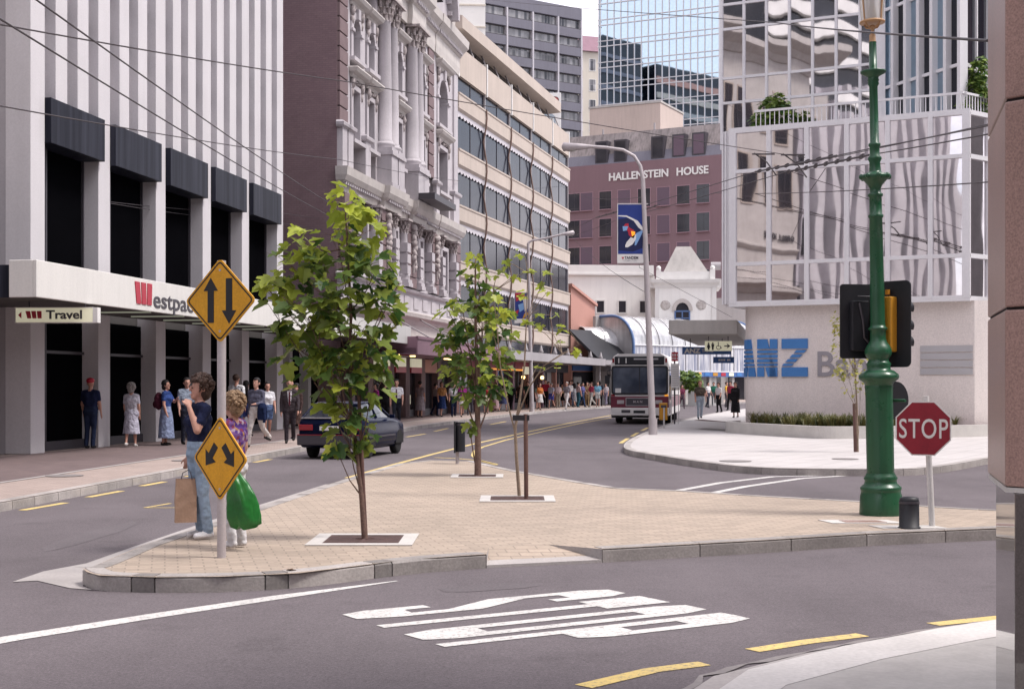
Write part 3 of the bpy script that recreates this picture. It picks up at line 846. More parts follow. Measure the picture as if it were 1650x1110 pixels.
def window(x0, x1, z0, z1, arch=False, frame_w=.28, hood=True, y=.55):
    """surround, dark pane, sill and hood of one window"""
    zt = z1 - (x1 - x0) / 2 if arch else z1
    g = MB(); g.box(x0, x1, y, y + .06, z0, z1)
    mb = MB()
    mb.box(x0 - frame_w, x0, -.08, .9, z0, z1 if not arch else zt); mb.box(x1, x1 + frame_w, -.08, .9, z0, z1 if not arch else zt)
    if arch:
        n = 10; c = (x0 + x1) / 2; r = (x1 - x0) / 2
        for k in range(n):
            a, b = math.pi * k / n, math.pi * (k + 1) / n; q = r + frame_w
            mb.prismy([(c + r * math.cos(a), zt + r * math.sin(a)), (c + q * math.cos(a), zt + q * math.sin(a)), (c + q * math.cos(b), zt + q * math.sin(b)), (c + r * math.cos(b), zt + r * math.sin(b))], -.10, .9)
        mb.box(c - .16, c + .16, -.22, .1, zt + r - .05, zt + r + frame_w + .12)
        for s_ in (-1, 1):
            mb.prismy([(c + s_ * q, zt), (c + s_ * q, zt + q), (c, zt + q)] if s_ < 0 else [(c, zt + q), (c + q, zt + q), (c + q, zt)][::-1], .10, .9) if False else None
        mb.box(x0 - frame_w * 1.15, x0 + .02, -.16, .5, zt - .14, zt); mb.box(x1 - .02, x1 + frame_w * 1.15, -.16, .5, zt - .14, zt)
    else:
        mb.box(x0 - frame_w, x1 + frame_w, -.08, .9, z1, z1 + .22)
    s_ = mb.build('window_surround', MAT['stone'], vic, bevel=.02)
    pn = g.build('pane', MAT['win_dark'], s_)
    f = MB(); cx = (x0 + x1) / 2
    f.box(cx - .04, cx + .04, y - .06, y - .002, z0, z1); f.box(x0, x1, y - .05, y - .004, z0 + (z1 - z0) * .55, z0 + (z1 - z0) * .55 + .07)
    f.box(x0, x0 + .07, y - .05, y - .004, z0, z1); f.box(x1 - .07, x1, y - .05, y - .004, z0, z1)
    f.build('sash', MAT['ink'], s_)
    sl_ = MB(); sl_.box(x0 - frame_w - .1, x1 + frame_w + .1, -.24, .5, z0 - .16, z0); sl_.build('sill', MAT['stone'], s_)
    if hood:
        hd = MB(); cornice(hd, x0 - frame_w, x1 + frame_w, (z1 + .45), [(.10, 0), (.16, .12), (.34, .2), (.42, .34), (.40, .40), (0, .46)])
        hd.build('hood', MAT['stone_warm'], s_)
        cv = MB()
        for k in range(5):
            u = x0 - .1 + (x1 - x0 + .2) * k / 4
            cv.ball((u, -.06, z1 + .34 + .05 * math.sin(k * 2.1)), (.12, .10, .10), 6, 4, 0, .3, RNG)
        for sx in (x0 - frame_w * .6, x1 + frame_w * .6):
            cv.ball((sx, -.10, z1 + .22), (.09, .14, .24), 6, 4, 0, .2, RNG)
            cv.ball((sx, -.08, z1 - .15), (.07, .09, .20), 6, 4, 0, .2, RNG)
        cv.build('carving', MAT['carved'], s_)


Z1, Z2, ZT = 6.3, 10.05, 18.9       # first floor, giant order base, entablature
quoins(0.03, 1.15, 12.3, ZT); quoins(15.25, 16.35, 12.3, ZT)
# giant columns, in close pairs of column and half column
for x in (6.35, 7.55, 11.25, 12.35):
    column(x, .37, Z2 + .42, ZT, -.16, ped=1.75)
# windows of the two upper storeys
for x0, x1 in ((2.0, 3.0), (4.3, 5.2)):
    window(x0, x1, 11.9, 14.0); window(x0, x1, 15.3, 17.0, True)
for x0, x1 in ((8.9, 10.0), (13.5, 14.5)):
    window(x0, x1, 11.9, 14.0); window(x0, x1, 15.3, 17.3, True)
window(17.6, 19.6, 11.9, 14.2); window(17.6, 19.6, 15.4, 17.9, True, .4)
# plain stone piers between
for x0, x1 in ((1.2, 1.66), (3.42, 3.9), (5.55, 5.9), (8.05, 8.52), (10.4, 10.75), (12.9, 13.15), (14.85, 15.2), (16.4, 17.2), (20.1, 21.0)):
    mb = MB(); mb.box(x0, x1, -.02, .9, Z2 + .4, ZT); mb.build('pilaster', MAT['stone'], vic)
mb = MB(); mb.box(21.0, VL, -.12, .9, Z2 + .4, ZT); mb.build('pilaster', MAT['stone'], vic)
# pedestals and balustrade walls above the first cornice
for x0, x1 in ((0.0, .65), (.8, 1.5), (3.3, 4.1), (16.4, 17.1), (20.5, 21.9)):
    mb = MB(); mb.box(x0, x1, -.22, .5, Z2 + .42, 12.05); cornice(mb, x0, x1, 12.05, [(.22, 0), (.32, .08), (.34, .2), (.24, .28), (0, .30)])
    mb.build('pedestal', MAT['stone'], vic)


def entab(name, spans, z, prof, dent=None, mat='stone_warm'):
    for i, (x0, x1, fwd) in enumerate(spans):
        mb = MB(); cornice(mb, x0, x1, z, [(p + fwd, q) for p, q in prof[:-1]] + [(0, prof[-1][1])])
        c = mb.build(name, MAT[mat], vic)
        if dent:
            d = MB(); n = int((x1 - x0) / .30); d.box(x0 + .02, x1 - .02, -dent[1] - fwd - .02, -dent[1] - fwd + .04, z + dent[2] + .02, z + dent[2] + .15)
            for k in range(n):
                u = x0 + (k + .2) * (x1 - x0) / n
                d.box(u, u + .15, -dent[0] - fwd, -dent[1] - fwd, z + dent[2], z + dent[2] + .17)
            d.build('dentil', MAT['stone'], c)


segs = [(0.0, 5.7, .10), (5.75, 8.2, .36), (8.25, 10.75, .12), (10.8, 13.0, .36), (13.05, 16.4, .10), (16.45, 21.9, .14)]
entab('cornice', segs, Z2 - .55, [(.06, 0), (.10, .25), (.10, .30), (.28, .42), (.38, .62), (.42, .95), (0, 1.0)], (.24, .08, .27))
entab('cornice', segs, ZT, [(.04, 0), (.08, .4), (.07, .95), (.14, 1.0), (.32, 1.3), (.52, 1.5), (.56, 1.9), (0, 2.0)], (.30, .12, 1.05))
# parapet with pediments above the top cornice
mb = MB(); mb.box(0, VL, -.05, .9, ZT + 2.0, ZT + 3.0); mb.build('parapet', MAT['stone_warm'], vic)


def seg_ped(c, w, h, z):
    mb = MB(); n = 12
    pts = [(c + w * math.cos(math.pi * k / n), z + h * math.sin(math.pi * k / n)) for k in range(n + 1)]
    inn = [(c + (w - .35) * math.cos(math.pi * k / n), z + (h - .35) * math.sin(math.pi * k / n)) for k in range(n + 1)]
    for k in range(n): mb.prismy([inn[k], pts[k], pts[k + 1], inn[k + 1]], -1.1, .3)
    mb.prismy(inn, -.55, .3)
    for k in range(9):
        a = math.pi * (k + .5) / 9
        mb.obox((c + (w - .55) * math.cos(a), -.65, z + (h - .55) * math.sin(a)), (.16, .3, .22))
    mb.build('pediment', MAT['stone'], vic)


seg_ped(15.9, 2.1, 2.3, ZT + 1.95)
mb = MB(); c = 11.9
for s_ in (-1, 1):
    a, b = (c + s_ * 2.3, ZT + 1.95), (c, ZT + 4.2)
    q = [a, (a[0] - s_ * .5, a[1]), (b[0], b[1] - .45), b]
    mb.prismy(q if s_ < 0 else q[::-1], -1.1, .3)
mb.prismy([(c - 1.9, ZT + 1.95), (c + 1.9, ZT + 1.95), (c, ZT + 3.8)], -.5, .3)
mb.build('pediment', MAT['stone'], vic)
# first floor: rusticated brick piers with carved drops, white columns, dark windows
for x0, x1 in ((0.05, 1.0), (5.6, 7.3), (10.2, 11.9), (15.2, 16.6), (20.9, 21.9)):
    mb = MB(); n = 6; h = (Z2 - .6 - Z1) / n
    for k in range(n): mb.box(x0, x1, -.30, .9, Z1 + k * h + .045, Z1 + (k + 1) * h)
    mb.box(x0 + .05, x1 - .05, -.24, .9, Z1, Z2 - .56, 1)
    q = mb.build('rusticated_pier', [MAT['brick_quoin'], MAT['joint']], vic, bevel=.015)
    if x1 - x0 > 1.2:
        cv = MB(); c = (x0 + x1) / 2; cv.tube([(c, -.34, Z2 - .7), (c, -.34, Z2 - 3.0)], [.16, .10], 6)
        for k in range(9):
            cv.ball((c + .10 * math.sin(k * 1.9), -.38, Z2 - .85 - k * .24), (.26 - .018 * k, .16, .19), 7, 5, 0, .25, RNG)
        cv.build('carving', MAT['carved'], q)
for x in (1.55, 4.9, 7.75, 9.8, 12.35, 14.75, 17.15, 20.4):
    column(x, .25, Z1, Z2 - .56, -.14, ped=.35, blocks=3)
for x0, x1 in ((2.3, 4.1), (8.35, 9.2), (13.0, 14.1), (17.9, 19.6)):
    window(x0, x1, Z1 + .1, Z2 - 1.2, hood=False, frame_w=.22)
mb = MB(); mb.box(0.02, VL, -.25, .9, 5.2, Z1 - .02); cornice(mb, 0, VL, Z1 - .28, [(.25, 0), (.40, .08), (.45, .2), (0, .27)])
for k in range(12): mb.box(.6 + 1.8 * k, 1.6 + 1.8 * k, -.29, -.2, 5.35, 5.9)
mb.build('balcony_wall', MAT['stone'], vic)
mb = MB(); cornice(mb, 0, VL, 4.62, [(.1, 0), (.2, .2), (.48, .32), (.52, .5), (.3, .58), (0, .6)]); mb.box(0, VL, -.08, .9, 4.0, 4.62); mb.build('frieze', MAT['stone_warm'], vic)
# shop level under its own dark verandah
mb = MB(); mb.box(2.6, VL + .1, -2.6, -.1, 3.02, 3.25); mb.box(2.6, VL + .1, -2.66, -2.6, 2.98, 3.72); mb.box(2.6, VL + .1, -2.70, -2.60, 3.62, 3.74); mb.box(2.6, 2.7, -2.6, 0, 2.98, 3.72)
mb.build('verandah', MAT['mauve_roof'], vic)
for x in (6.4, 12.4, 18.6):
    mb = MB(); mb.tube([(x, -.1, 5.0), (x, -2.4, 3.72)], .035, 6); mb.build('stay_rod', MAT['pipe'], vic)
shopx = [2.3, 5.1, 8.6, 11.5, 14.6, 18.2, VL]
for i, x in enumerate(shopx):
    mb = MB(); mb.box(x - .8, x, -.05, .9, KZ, 3.02); mb.build('shop_pier', MAT['brick_quoin'], vic)
for i in range(6):
    a, b = shopx[i], shopx[i + 1] - .8
    mb = MB(); mb.box(a, b, .35, .42, KZ, 2.3); g = mb.build('shop_window', MAT['win_dark'], vic)
    mb = MB(); mb.box(a, a + .06, .28, .35, KZ, 2.3); mb.box(b - .06, b, .28, .35, KZ, 2.3); mb.box(a + .06, b - .06, .28, .35, KZ, KZ + .35); mb.box((a + b) / 2, (a + b) / 2 + .07, .28, .35, KZ + .35, 2.3); mb.build('window_frame', MAT['ink'], g)
    if i in (1, 2, 3):
        mb = MB(); mb.box(a + .1, b - .1, -.10, .34, 2.56, 2.98, 0); mb.box(a + .1, b - .1, -.104, .34, 2.28, 2.55, 1); mb.build('shop_sign', [MAT['lightbox'], MAT['red']], vic)
        mb = MB(); mb.box(a + .3, a + .62, .20, .34, 1.35, 1.75); mb.box(a + .75, a + 1.1, .20, .34, .75, 1.2); mb.box(a + .35, a + .85, .18, .3, 2.0, 2.2, 1); mb.build('window_display', [MAT['lightbox'], MAT['red']], g)
    else:
        mb = MB(); mb.box(a + .05, b - .05, -.02, .34, 2.32, 2.98); mb.build('shop_sign', MAT['pink_wall'] if i == 4 else MAT['soffit'], vic)
for x in (4.2, 5.4, 7.0, 14.0, 14.9):
    mb = MB(); mb.box(x, x + .25, -1.4, -1.15, 2.97, 3.02); mb.build('soffit_light', MAT['lamp_warm'], vic)
mb = MB(); mb.box(10.4, 15.0, -1.55, -.75, Z2 + .45, Z2 + .75); mb.build('sign_gantry', MAT['ink'], vic)

sg = thing('shop_sign', 'white and red hanging shop sign under the dark verandah', 'sign', P(645, 569, 61.0), R(4))
mb = MB(); mb.box(-.45, .42, -.07, .07, -.15, .15); bx = mb.build('sign_box', MAT['white'], sg)
mb = MB(); mb.box(-.18, .38, -.075, -.06, -.11, .06); mb.build('stripe', MAT['red'], bx)
mb = MB(); mb.tube([(0, 0, .15), (0, 0, .42)], .02); mb.build('hanger', MAT['ink'], sg)

# ================================================================ cream banded office building
M0, MD = (-3.11, 77.6, 0), (.2625, 1)
ML = 28.95
off = frame('office_building', 'cream banded office building with long curtained window strips and sloping roof edge', 'building', M0, MD)
nb = 5; bw = ML / nb
mb = MB(); mb.box(0, ML, .6, 1.0, 3.5, 20.5); mb.box(0, .25, 1.0, 14, KZ, 20.5); mb.box(ML - .25, ML, 1.0, 14, KZ, 20.5); mb.box(.25, ML - .25, 13.7, 14, KZ, 20.5); mb.build('wall', MAT['band_dark'], off)
for k in range(5):
    z = 4.5 + 3.13 * k
    mb = MB(); mb.prismx([(-.16, z + .12), (-.02, z - .02), (.6, z), (.6, z + .98), (-.16, z + .98)][::-1], 0.0, ML)
    mb.box(0, ML, -.20, -.14, z + .90, z + 1.0)
    bd = mb.build('spandrel_band', MAT['band'], off)
    for j in range(nb):
        a = j * bw
        w = MB(); w.box(a + .05, a + bw - .05, .06, .12, z + .98, z + 3.12)
        wn = w.build('window_strip', MAT['curtain_glass'], off)
        fr = MB()
        for q in (0, 2): fr.box(a + .05 + q * (bw - .1) / 4, a + .10 + q * (bw - .1) / 4, .03, .06, z + .99, z + 3.12)
        fr.box(a + .05, a + bw - .05, .025, .06, z + .99, z + 1.06)
        fr.build('window_frame', MAT['ink'], wn)
        sc = MB(); n = 9                                   # scalloped valance
        for q in range(n):
            x0 = a + .05 + (bw - .1) * q / n; x1 = a + .05 + (bw - .1) * (q + 1) / n
            p = [(x0, z + 3.2), (x0, z + 2.92)] + [(x0 + (x1 - x0) * e / 5, z + 2.92 - .14 * math.sin(math.pi * e / 5)) for e in range(1, 5)] + [(x1, z + 2.92), (x1, z + 3.2)]
            if k < 4: sc.prismy(p, -.02, .01)
        if k < 4: sc.build('valance', MAT['fin_grey'], wn)
for j in range(nb + 1):
    mb = MB(); x = min(max(j * bw, .1), ML - .1)
    mb.box(x - .07, x + .07, -.04, .3, 4.4, 20.4)
    mb.build('mullion', MAT['pipe'], off)
for j in range(1, nb):
    mb = MB(); x = j * bw - .35; pts = []
    for k in range(5):
        z = 4.5 + 3.13 * k
        pts += [(x, -.02, z - .9), (x, -.20, z - .05), (x + .02, -.24, z + .5), (x, -.22, z + 1.02)]
    mb.tube(pts, .05, 6); mb.build('downpipe', MAT['pipe_brown'], off)
zt = 4.5 + 3.13 * 4 + 2.95
for j in range(nb):
    a = j * bw
    mb = MB(); mb.box(a + .08, a + bw - .08, -.13, .3, zt - 1.0, zt + .63); mb.build('parapet_panel', MAT['band'], off)
for j in range(nb + 1):
    mb = MB(); mb.box(min(j * bw, ML - .3), min(j * bw, ML - .3) + .14, -.17, .2, zt - 1.1, zt + .85)
    mb.build('parapet_post', MAT['white'], off)
mb = MB(); mb.box(0, ML - 2, .5, 1.0, zt + .5, zt + 1.7); mb.build('attic_window', MAT['glass_dark'], off)
mb = MB(); mb.prismx([(-.45, zt + 1.5), (1.6, zt + 1.35), (12, zt + 2.4), (12, zt + 3.6), (1.2, zt + 2.5), (-.45, zt + 2.2)][::-1], -.3, u_at(904, M0, MD, .45)); mb.build('roof', MAT['band'], off)
for j in range(10):
    mb = MB(); mb.tube([(j * 2.8 + .3, -.1, zt + .6), (j * 2.8 + .6, .3, zt + 1.45)], .05, 6); mb.build('roof_strut', MAT['pipe'], off)
# street verandah and shopfronts
mb = MB(); mb.box(0, ML + 4, -3.0, 0, 3.2, 3.42); mb.box(0, ML + 4, -3.08, -3.0, 3.12, 3.62)
ver = mb.build('verandah', MAT['pipe'], off)
for j in range(9):
    mb = MB(); x = 1 + j * 3.8; mb.lathe([(.10, 0), (.16, .1), (.10, .22), (.05, .45), (.02, .5)], (x, -2.8, 3.62), 8); mb.build('finial', MAT['pipe'], ver)
mb = MB(); mb.box(.3, ML - .3, -.05, .55, 3.65, 4.45); mb.build('clerestory', MAT['win_dark'], off)
for j in range(7):
    a = .2 + j * 4.1
    mb = MB(); mb.box(a + .3, a + 4.0, .3, .38, KZ, 2.6); g = mb.build('shop_window', MAT['win_dark'] if j != 5 else MAT['grey_wall'], off)
    mb = MB(); mb.box(a + .3, a + .38, .2, .3, KZ, 2.6); mb.box(a + 2.1, a + 2.2, .2, .3, KZ, 2.6); mb.box(a + .38, a + 4.0, .22, .3, KZ, KZ + .4); mb.build('window_frame', MAT['ink'] if j % 2 else MAT['pipe'], g)
    mb = MB(); mb.box(a - .1, a + .3, -.02, .6, KZ, 3.2); mb.build('shop_pier', MAT['mauve_roof'] if j % 2 else MAT['pink_wall'], off)
    mb = MB(); mb.box(a + .3, a + 4.0, -.06, .3, 2.6, 3.18); sgn = mb.build('shop_sign', MAT['red_dark'] if j < 4 else MAT['ink'], off)
    if j < 4:
        mb = MB(); mb.box(a + .3, a + 4.0, -.08, -.06, 2.62, 2.72); mb.build('stripe', MAT['orange'], sgn)
for x in (14.2, 19.5):
    mb = MB(); mb.ball((x, -.25, 2.2), .13, 8, 6); mb.build('wall_lamp', MAT['lamp_warm'], off)
mb = MB(); mb.box(14.6, 16.4, -.2, -.1, 2.4, 2.9); mb.build('shop_sign', MAT['lightbox'], off)
# rooftop sign board at the far end
sg = thing('rooftop_sign', 'white rooftop board with a red oval emblem at the end of the cream roof', 'sign', P(889, 232, 113), R(-4))
mb = MB(); mb.box(-.95, .75, -.15, .15, 0.0, 4.1); bd = mb.build('board', MAT['white'], sg, bevel=.02)
mb = MB(); mb.prismy([(-.50 + .30 * math.cos(a), 3.5 + .30 * math.sin(a)) for a in [R(90 + 18 * k) for k in range(11)]] + [(.30 + .30 * math.cos(a), 3.5 + .30 * math.sin(a)) for a in [R(-90 + 18 * k) for k in range(11)]], -.18, -.14)
mb.build('emblem', MAT['pipe_brown'], bd)
mb = MB(); mb.prismy([(-.50 + .21 * math.cos(a), 3.5 + .21 * math.sin(a)) for a in [R(90 + 18 * k) for k in range(11)]] + [(.30 + .21 * math.cos(a), 3.5 + .21 * math.sin(a)) for a in [R(-90 + 18 * k) for k in range(11)]], -.20, -.16)
mb.build('emblem', MAT['red'], bd)
mb = MB()
for x in (-.45, -.25, -.02, .20): mb.box(x, x + .12, -.215, -.19, 3.4, 3.6)
mb.build('lettering', MAT['white'], bd)
for z_ in (.4, 3.2):
    mb = MB(); mb.tube([(-.6, .1, z_), (-.9, -7.0, z_ - 1.5)], .08, 6); mb.build('strut', MAT['pipe'], sg)
# ================================================================ buildings far up the street
def wall_windows(root, xs, zs, w, h, pane_mats, frame_mat, y=0.0, depth=.18, sill=None, chooser=None, name='window'):
    """framed windows standing 2 mm proud in a wall whose face is at local y"""
    for r_, z in enumerate(zs):
        for c_, x in enumerate(xs):
            f = MB()
            t = .10
            f.box(x - t, x, y - .05, y + .05, z - t, z + h + t); f.box(x + w, x + w + t, y - .05, y + .05, z - t, z + h + t)
            f.box(x, x + w, y - .05, y + .05, z + h, z + h + t); f.box(x, x + w, y - (.05 if sill is None else .30), y + .05, z - t, z)
            o = f.build(name, frame_mat, root)
            i = chooser(r_, c_) if chooser else 0
            p = MB(); p.box(x, x + w, y - .03, y + .02, z, z + h)
            p.build('pane', pane_mats[i], o)
            if i == 0 and w > .9:
                s_ = MB(); s_.box(x + w * .55, x + w * .55 + .05, y - .045, y - .03, z, z + h); s_.box(x, x + w, y - .045, y - .03, z + .3, z + .36); s_.build('sash', MAT['ink'], o)


# mauve office block with its name in white letters
HO, HD = (5.0, 176.0, 0), (20.3, -11.2)
hal = frame('office_block', 'mauve concrete office block with white name letters and square windows', 'building', HO, HD)
HL = math.hypot(*HD); ZP = 28.6
xr = HL
mb = MB(); mb.box(-6, HL, 0, .6, 0, ZP + .4); mb.box(HL - .6, HL, .6, 14, 0, ZP + .4); mb.box(-6, HL - .6, 13.4, 14, 0, ZP + .4); mb.build('wall', MAT['purple'], hal)
cols = [u_at(px, HO, HD) for px in (915.5, 936, 966, 996, 1028, 1059, 1091, 1122.5)]
rows = [ZP - 3.05 - 2.15 - 3.38 * k for k in range(6)]
wall_windows(hal, cols, rows, 1.62, 2.2, [MAT['win_dark'], MAT['blind']], MAT['purple_hi'], sill=1,
             chooser=lambda r, c: 1 if (c in (1, 3, 5) or (r, c) in ((2, 6),)) else 0)
mb = MB()
for k in range(6):
    mb = MB(); z = rows[k]; mb.box(HL - .02, HL + .04, 1.2, 4.2, z, z + 2.2); mb.box(HL - .02, HL + .04, 6, 9, z, z + 2.2); mb.build('side_window', MAT['win_dark'], hal)
mb = MB(); mb.prismx([(.25, ZP + .4), (13, ZP + .4), (11.5, ZP + 4.4), (1.6, ZP + 4.4)][::-1], -6, HL - .3); mb.build('mansard_roof', MAT['mansard'], hal)
mb = MB(); mb.prismx([(.18, ZP + .42), (.3, ZP + .42), (.75, ZP + 1.7), (.63, ZP + 1.7)][::-1], -6, HL - .35); mb.build('parapet_rail', MAT['grey_panel'], hal)
for px in (958, 988, 1048, 1082, 1114):
    x = u_at(px, HO, HD)
    mb = MB(); mb.box(x, x + 1.7, .2, 2.2, ZP + .6, ZP + 3.3); d = mb.build('dormer', MAT['ink'], hal)
    mb = MB(); mb.box(x + .2, x + 1.5, .16, .2, ZP + .75, ZP + 3.1); mb.build('pane', MAT['win_dark'] if px < 1060 else MAT['blind'], d)
text('lettering', 'HALLENSTEIN', 1.30, MAT['white'], hal, (u_at(981, HO, HD), -.08, ZP - 1.72), .12, .035, sx=.985)
text('lettering', 'HOUSE', 1.30, MAT['white'], hal, (u_at(1090, HO, HD), -.08, ZP - 1.72), .12, .035, sx=.985)
for k in range(3):
    x = -1 + k * 7
    mb = MB(); mb.tube([(x, 2.5, ZP + 4.4), (x, 2.5, ZP + 5.0 + k * .2)], .12, 6); mb.build('roof_vent', MAT['pipe'], hal)

# plant-room block and towers behind
bb = frame('concrete_block', 'windowless pinkish concrete block rising behind the mauve office block', 'building', (10.35, 186, 0), (9.0, -4.4))
L_ = math.hypot(9, 4.4)
mb = MB(); mb.box(0, L_, 0, 9, 20, 38.5); mb.build('wall', MAT['beige_block'], bb, bevel=.05)
mb = MB(); mb.box(-.1, L_ + .1, -.1, 9.1, 38.5, 38.75); mb.build('coping', MAT['concrete'], bb)
mb = MB(); mb.box(2.8, 4.0, -.03, .05, 30.2, 32.0); mb.build('door', MAT['band'], bb)

gt = frame('grey_tower', 'tall office tower with blue grey balcony panels', 'building', (-5.5, 238, 0), (18.1, 12.2))
L_ = math.hypot(18.1, 12.2); b4 = L_ / 4
mb = MB(); mb.box(.5, L_ - .3, .8, 20, 0, 67.5); mb.build('wall', MAT['grey_wall'], gt)
mb = MB(); mb.box(-.2, L_, 0, 20.3, 67.0, 69.2); mb.build('roof_slab', MAT['grey_panel'], gt, bevel=.1)
for k in range(15):
    z = 66.9 - 3.3 * (k + 1)
    for j in range(4):
        mb = MB(); mb.box(j * b4 + .35, (j + 1) * b4 - .25, .45, .85, z + 1.85, z + 3.3)
        wn = mb.build('window_strip', MAT['office_glass'], gt)
        mb = MB(); mb.box(j * b4 + .25, (j + 1) * b4 - .02 if j < 3 else L_, -.15, .3, z + .15, z + 1.70)
        pn = mb.build('balcony_panel', MAT['grey_panel'], gt, bevel=.04)
        mb = MB(); mb.box(j * b4 + .02, (j + 1) * b4, -.05, .5, z + 1.70, z + 1.85); mb.build('shadow_gap', MAT['ink'], pn)
for j in range(5):
    mb = MB(); x = min(j * b4, L_ - .3); mb.box(x - .05, x + .25, -.2, .6, 10, 67); mb.build('column', MAT['fin_grey'], gt)

wtw = frame('white_tower', 'plain bright white tower beside the grey balcony tower', 'building', (-19, 215, 0), (14.9, 1.0))
mb = MB(); mb.box(0, 14.9, 0, 14, 0, 78); mb.build('wall', MAT['white_tower'], wtw)
for k in range(9):
    mb = MB(); mb.box(-.05, 14.95, -.12, .05, 40 + 3.4 * k, 40.25 + 3.4 * k); mb.build('string_course', MAT['cream_tower'], wtw)

ct = frame('cream_tower', 'cream tower with mauve roof between grey tower and mirror glass tower', 'building', (10.5, 280, 0), (11, 3.5))
mb = MB(); mb.box(-2, 11, 0, 12, 0, 69); mb.build('wall', MAT['cream_tower'], ct)
mb = MB(); mb.prismx([(-.6, 69), (12.6, 69), (10, 72.5), (1.4, 72.5)][::-1], -2.4, 11.4); mb.build('roof', MAT['mauve_roof'], ct)
wall_windows(ct, [2.6, 5.4, 8.2], [65.2 - 4.1 * k for k in range(10)], 1.3, 2.3, [MAT['office_glass']], MAT['white_tower'])

# blue mirror-glass tower
TO, TD = (13.7, 216, 0), (17.2, -8.2)
tg = frame('glass_tower', 'tall blue mirror glass tower with a white mullion grid', 'building', TO, TD)
TL = math.hypot(*TD)
mb = MB(); mb.box(.2, TL, .1, 12, 0, 84); mb.box(-.45, .2, .6, 12, 0, 84); mb.build('glass_front', MAT['tower_glass'], tg)
mb = MB()
for k in range(18): mb.box(k * TL / 17 - .07, k * TL / 17 + .07, -.02, .1, 18, 84)
mb.box(TL, TL + .5, -.05, 12, 10, 84.2); mb.box(-.55, -.4, .5, .7, 18, 84)
mb.build('mullion_grid', MAT['alu'], tg)
mb = MB()
for k in range(20):
    z = 21 + 3.3 * k
    mb.box(-.5, TL, -.035, .102, z, z + .14); mb.box(-.5, TL, -.035, .102, z + .85, z + .97)
mb.build('transom_grid', MAT['alu'], tg)

# ================================================================ the white corner building, salmon house and glazed arcade where the street bends
wb = frame('white_building', 'long white plastered building with three small windows below a plain parapet', 'building', (3.4, 116, 0), (8.6, .8))
mb = MB(); mb.box(0, 8.6, 0, 8, 0, 10.8); mb.build('wall', MAT['white_wall'], wb)
mb = MB(); mb.box(-.1, 8.5, -.14, 8.1, 10.8, 11.7); mb.box(-.1, 8.5, -.24, -.14, 10.85, 11.0); mb.build('parapet', MAT['white'], wb)
wall_windows(wb, [3.7, 5.55, 7.35], [7.75], .6, .95, [MAT['win_dark']], MAT['white'])

tu = frame('turret_building', 'white classical corner building with arched windows and a truncated pyramid roof', 'building', (11.7, 114, 0), (4.95, -.5))
L_ = 4.98
mb = MB(); mb.box(0, L_, 0, 5, 0, 9.6)
mb.build('wall', MAT['white_wall'], tu)
mb = MB(); cornice(mb, -.05, L_ + .05, 9.6, [(.05, 0), (.12, .25), (.42, .45), (.5, .7), (0, .75)]); mb.box(-.4, L_ + .4, 0, 5.4, 9.65, 10.3); mb.box(.1, L_ - .1, .05, 5, 10.3, 10.95)
for x in (.1, L_ - .5): mb.box(x, x + .4, -.1, .4, 10.3, 11.1); mb.ball((x + .2, .15, 11.25), .2, 8, 6)
mb.build('cornice', MAT['white'], tu)
mb = MB(); mb.add([(.7, .2, 10.95), (4.3, .2, 10.95), (4.3, 4.2, 10.95), (.7, 4.2, 10.95), (1.75, 1.2, 13.1), (2.95, 1.2, 13.1), (2.95, 2.8, 13.1), (1.75, 2.8, 13.1)],
                  [(0, 1, 5, 4), (1, 2, 6, 5), (2, 3, 7, 6), (3, 0, 4, 7), (4, 5, 6, 7)]); mb.build('roof', MAT['concrete'], tu)
for y in (1.0,):
    mb = MB(); mb.tube([(4.6, y + .5, 11.5), (5.4, y + .5, 11.5)], .34, 10); mb.build('roof_duct', MAT['pipe'], tu)
for x0, x1 in ((1.7, 2.75),):
    mb = MB(); mb.prismy(arch_poly(x0, x1, 6.55, 8.4, 7.75), -.02, .05); p = mb.build('window', MAT['win_dark'], tu)
    mb = MB(); mb.box(x0, x1, -.06, -.02, 7.65, 7.77); mb.box((x0 + x1) / 2 - .05, (x0 + x1) / 2 + .05, -.06, -.02, 6.55, 7.7); mb.box(x0, x1, -.06, -.02, 7.1, 7.18); mb.box(x0 - .12, x0, -.08, .02, 6.5, 7.75); mb.box(x1, x1 + .12, -.08, .02, 6.5, 7.75)
    mb.build('window_frame', MAT['blue_steel'], p)
    mb = MB(); n = 10; c = (x0 + x1) / 2
    for k in range(n):
        a, b = math.pi * k / n, math.pi * (k + 1) / n
        mb.prismy([(c + .55 * math.cos(a), 7.75 + .66 * math.sin(a)), (c + .85 * math.cos(a), 7.75 + .98 * math.sin(a)), (c + .85 * math.cos(b), 7.75 + .98 * math.sin(b)), (c + .55 * math.cos(b), 7.75 + .66 * math.sin(b))], -.16, .02)
    mb.build('arch_surround', MAT['stone_warm'], p)
for x in (.45, 3.35):
    mb = MB()
    mb.ball((x + .4, -.0, 8.2), (.42, .05, .42), 12, 6)
    for q in range(7): mb.ball((x + .4 + .22 * math.sin(q * 2.4), -.02, 8.2 + .25 * math.cos(q * 2.4)), (.16, .07, .16), 6, 4)
    mb.build('carving', MAT['stone_warm'], tu)
mb = MB(); mb.prismx([(1.9, 6.55), (2.9, 6.55), (2.9, 7.9), (2.65, 8.3), (2.15, 8.3), (1.9, 7.9)], L_ - .02, L_ + .05); mb.build('side_window', MAT['blue_steel'], tu)
for x in (0, L_ - .35):
    mb = MB(); mb.box(x, x + .35, -.10, .3, 4, 9.6); mb.build('pilaster', MAT['white'], tu)

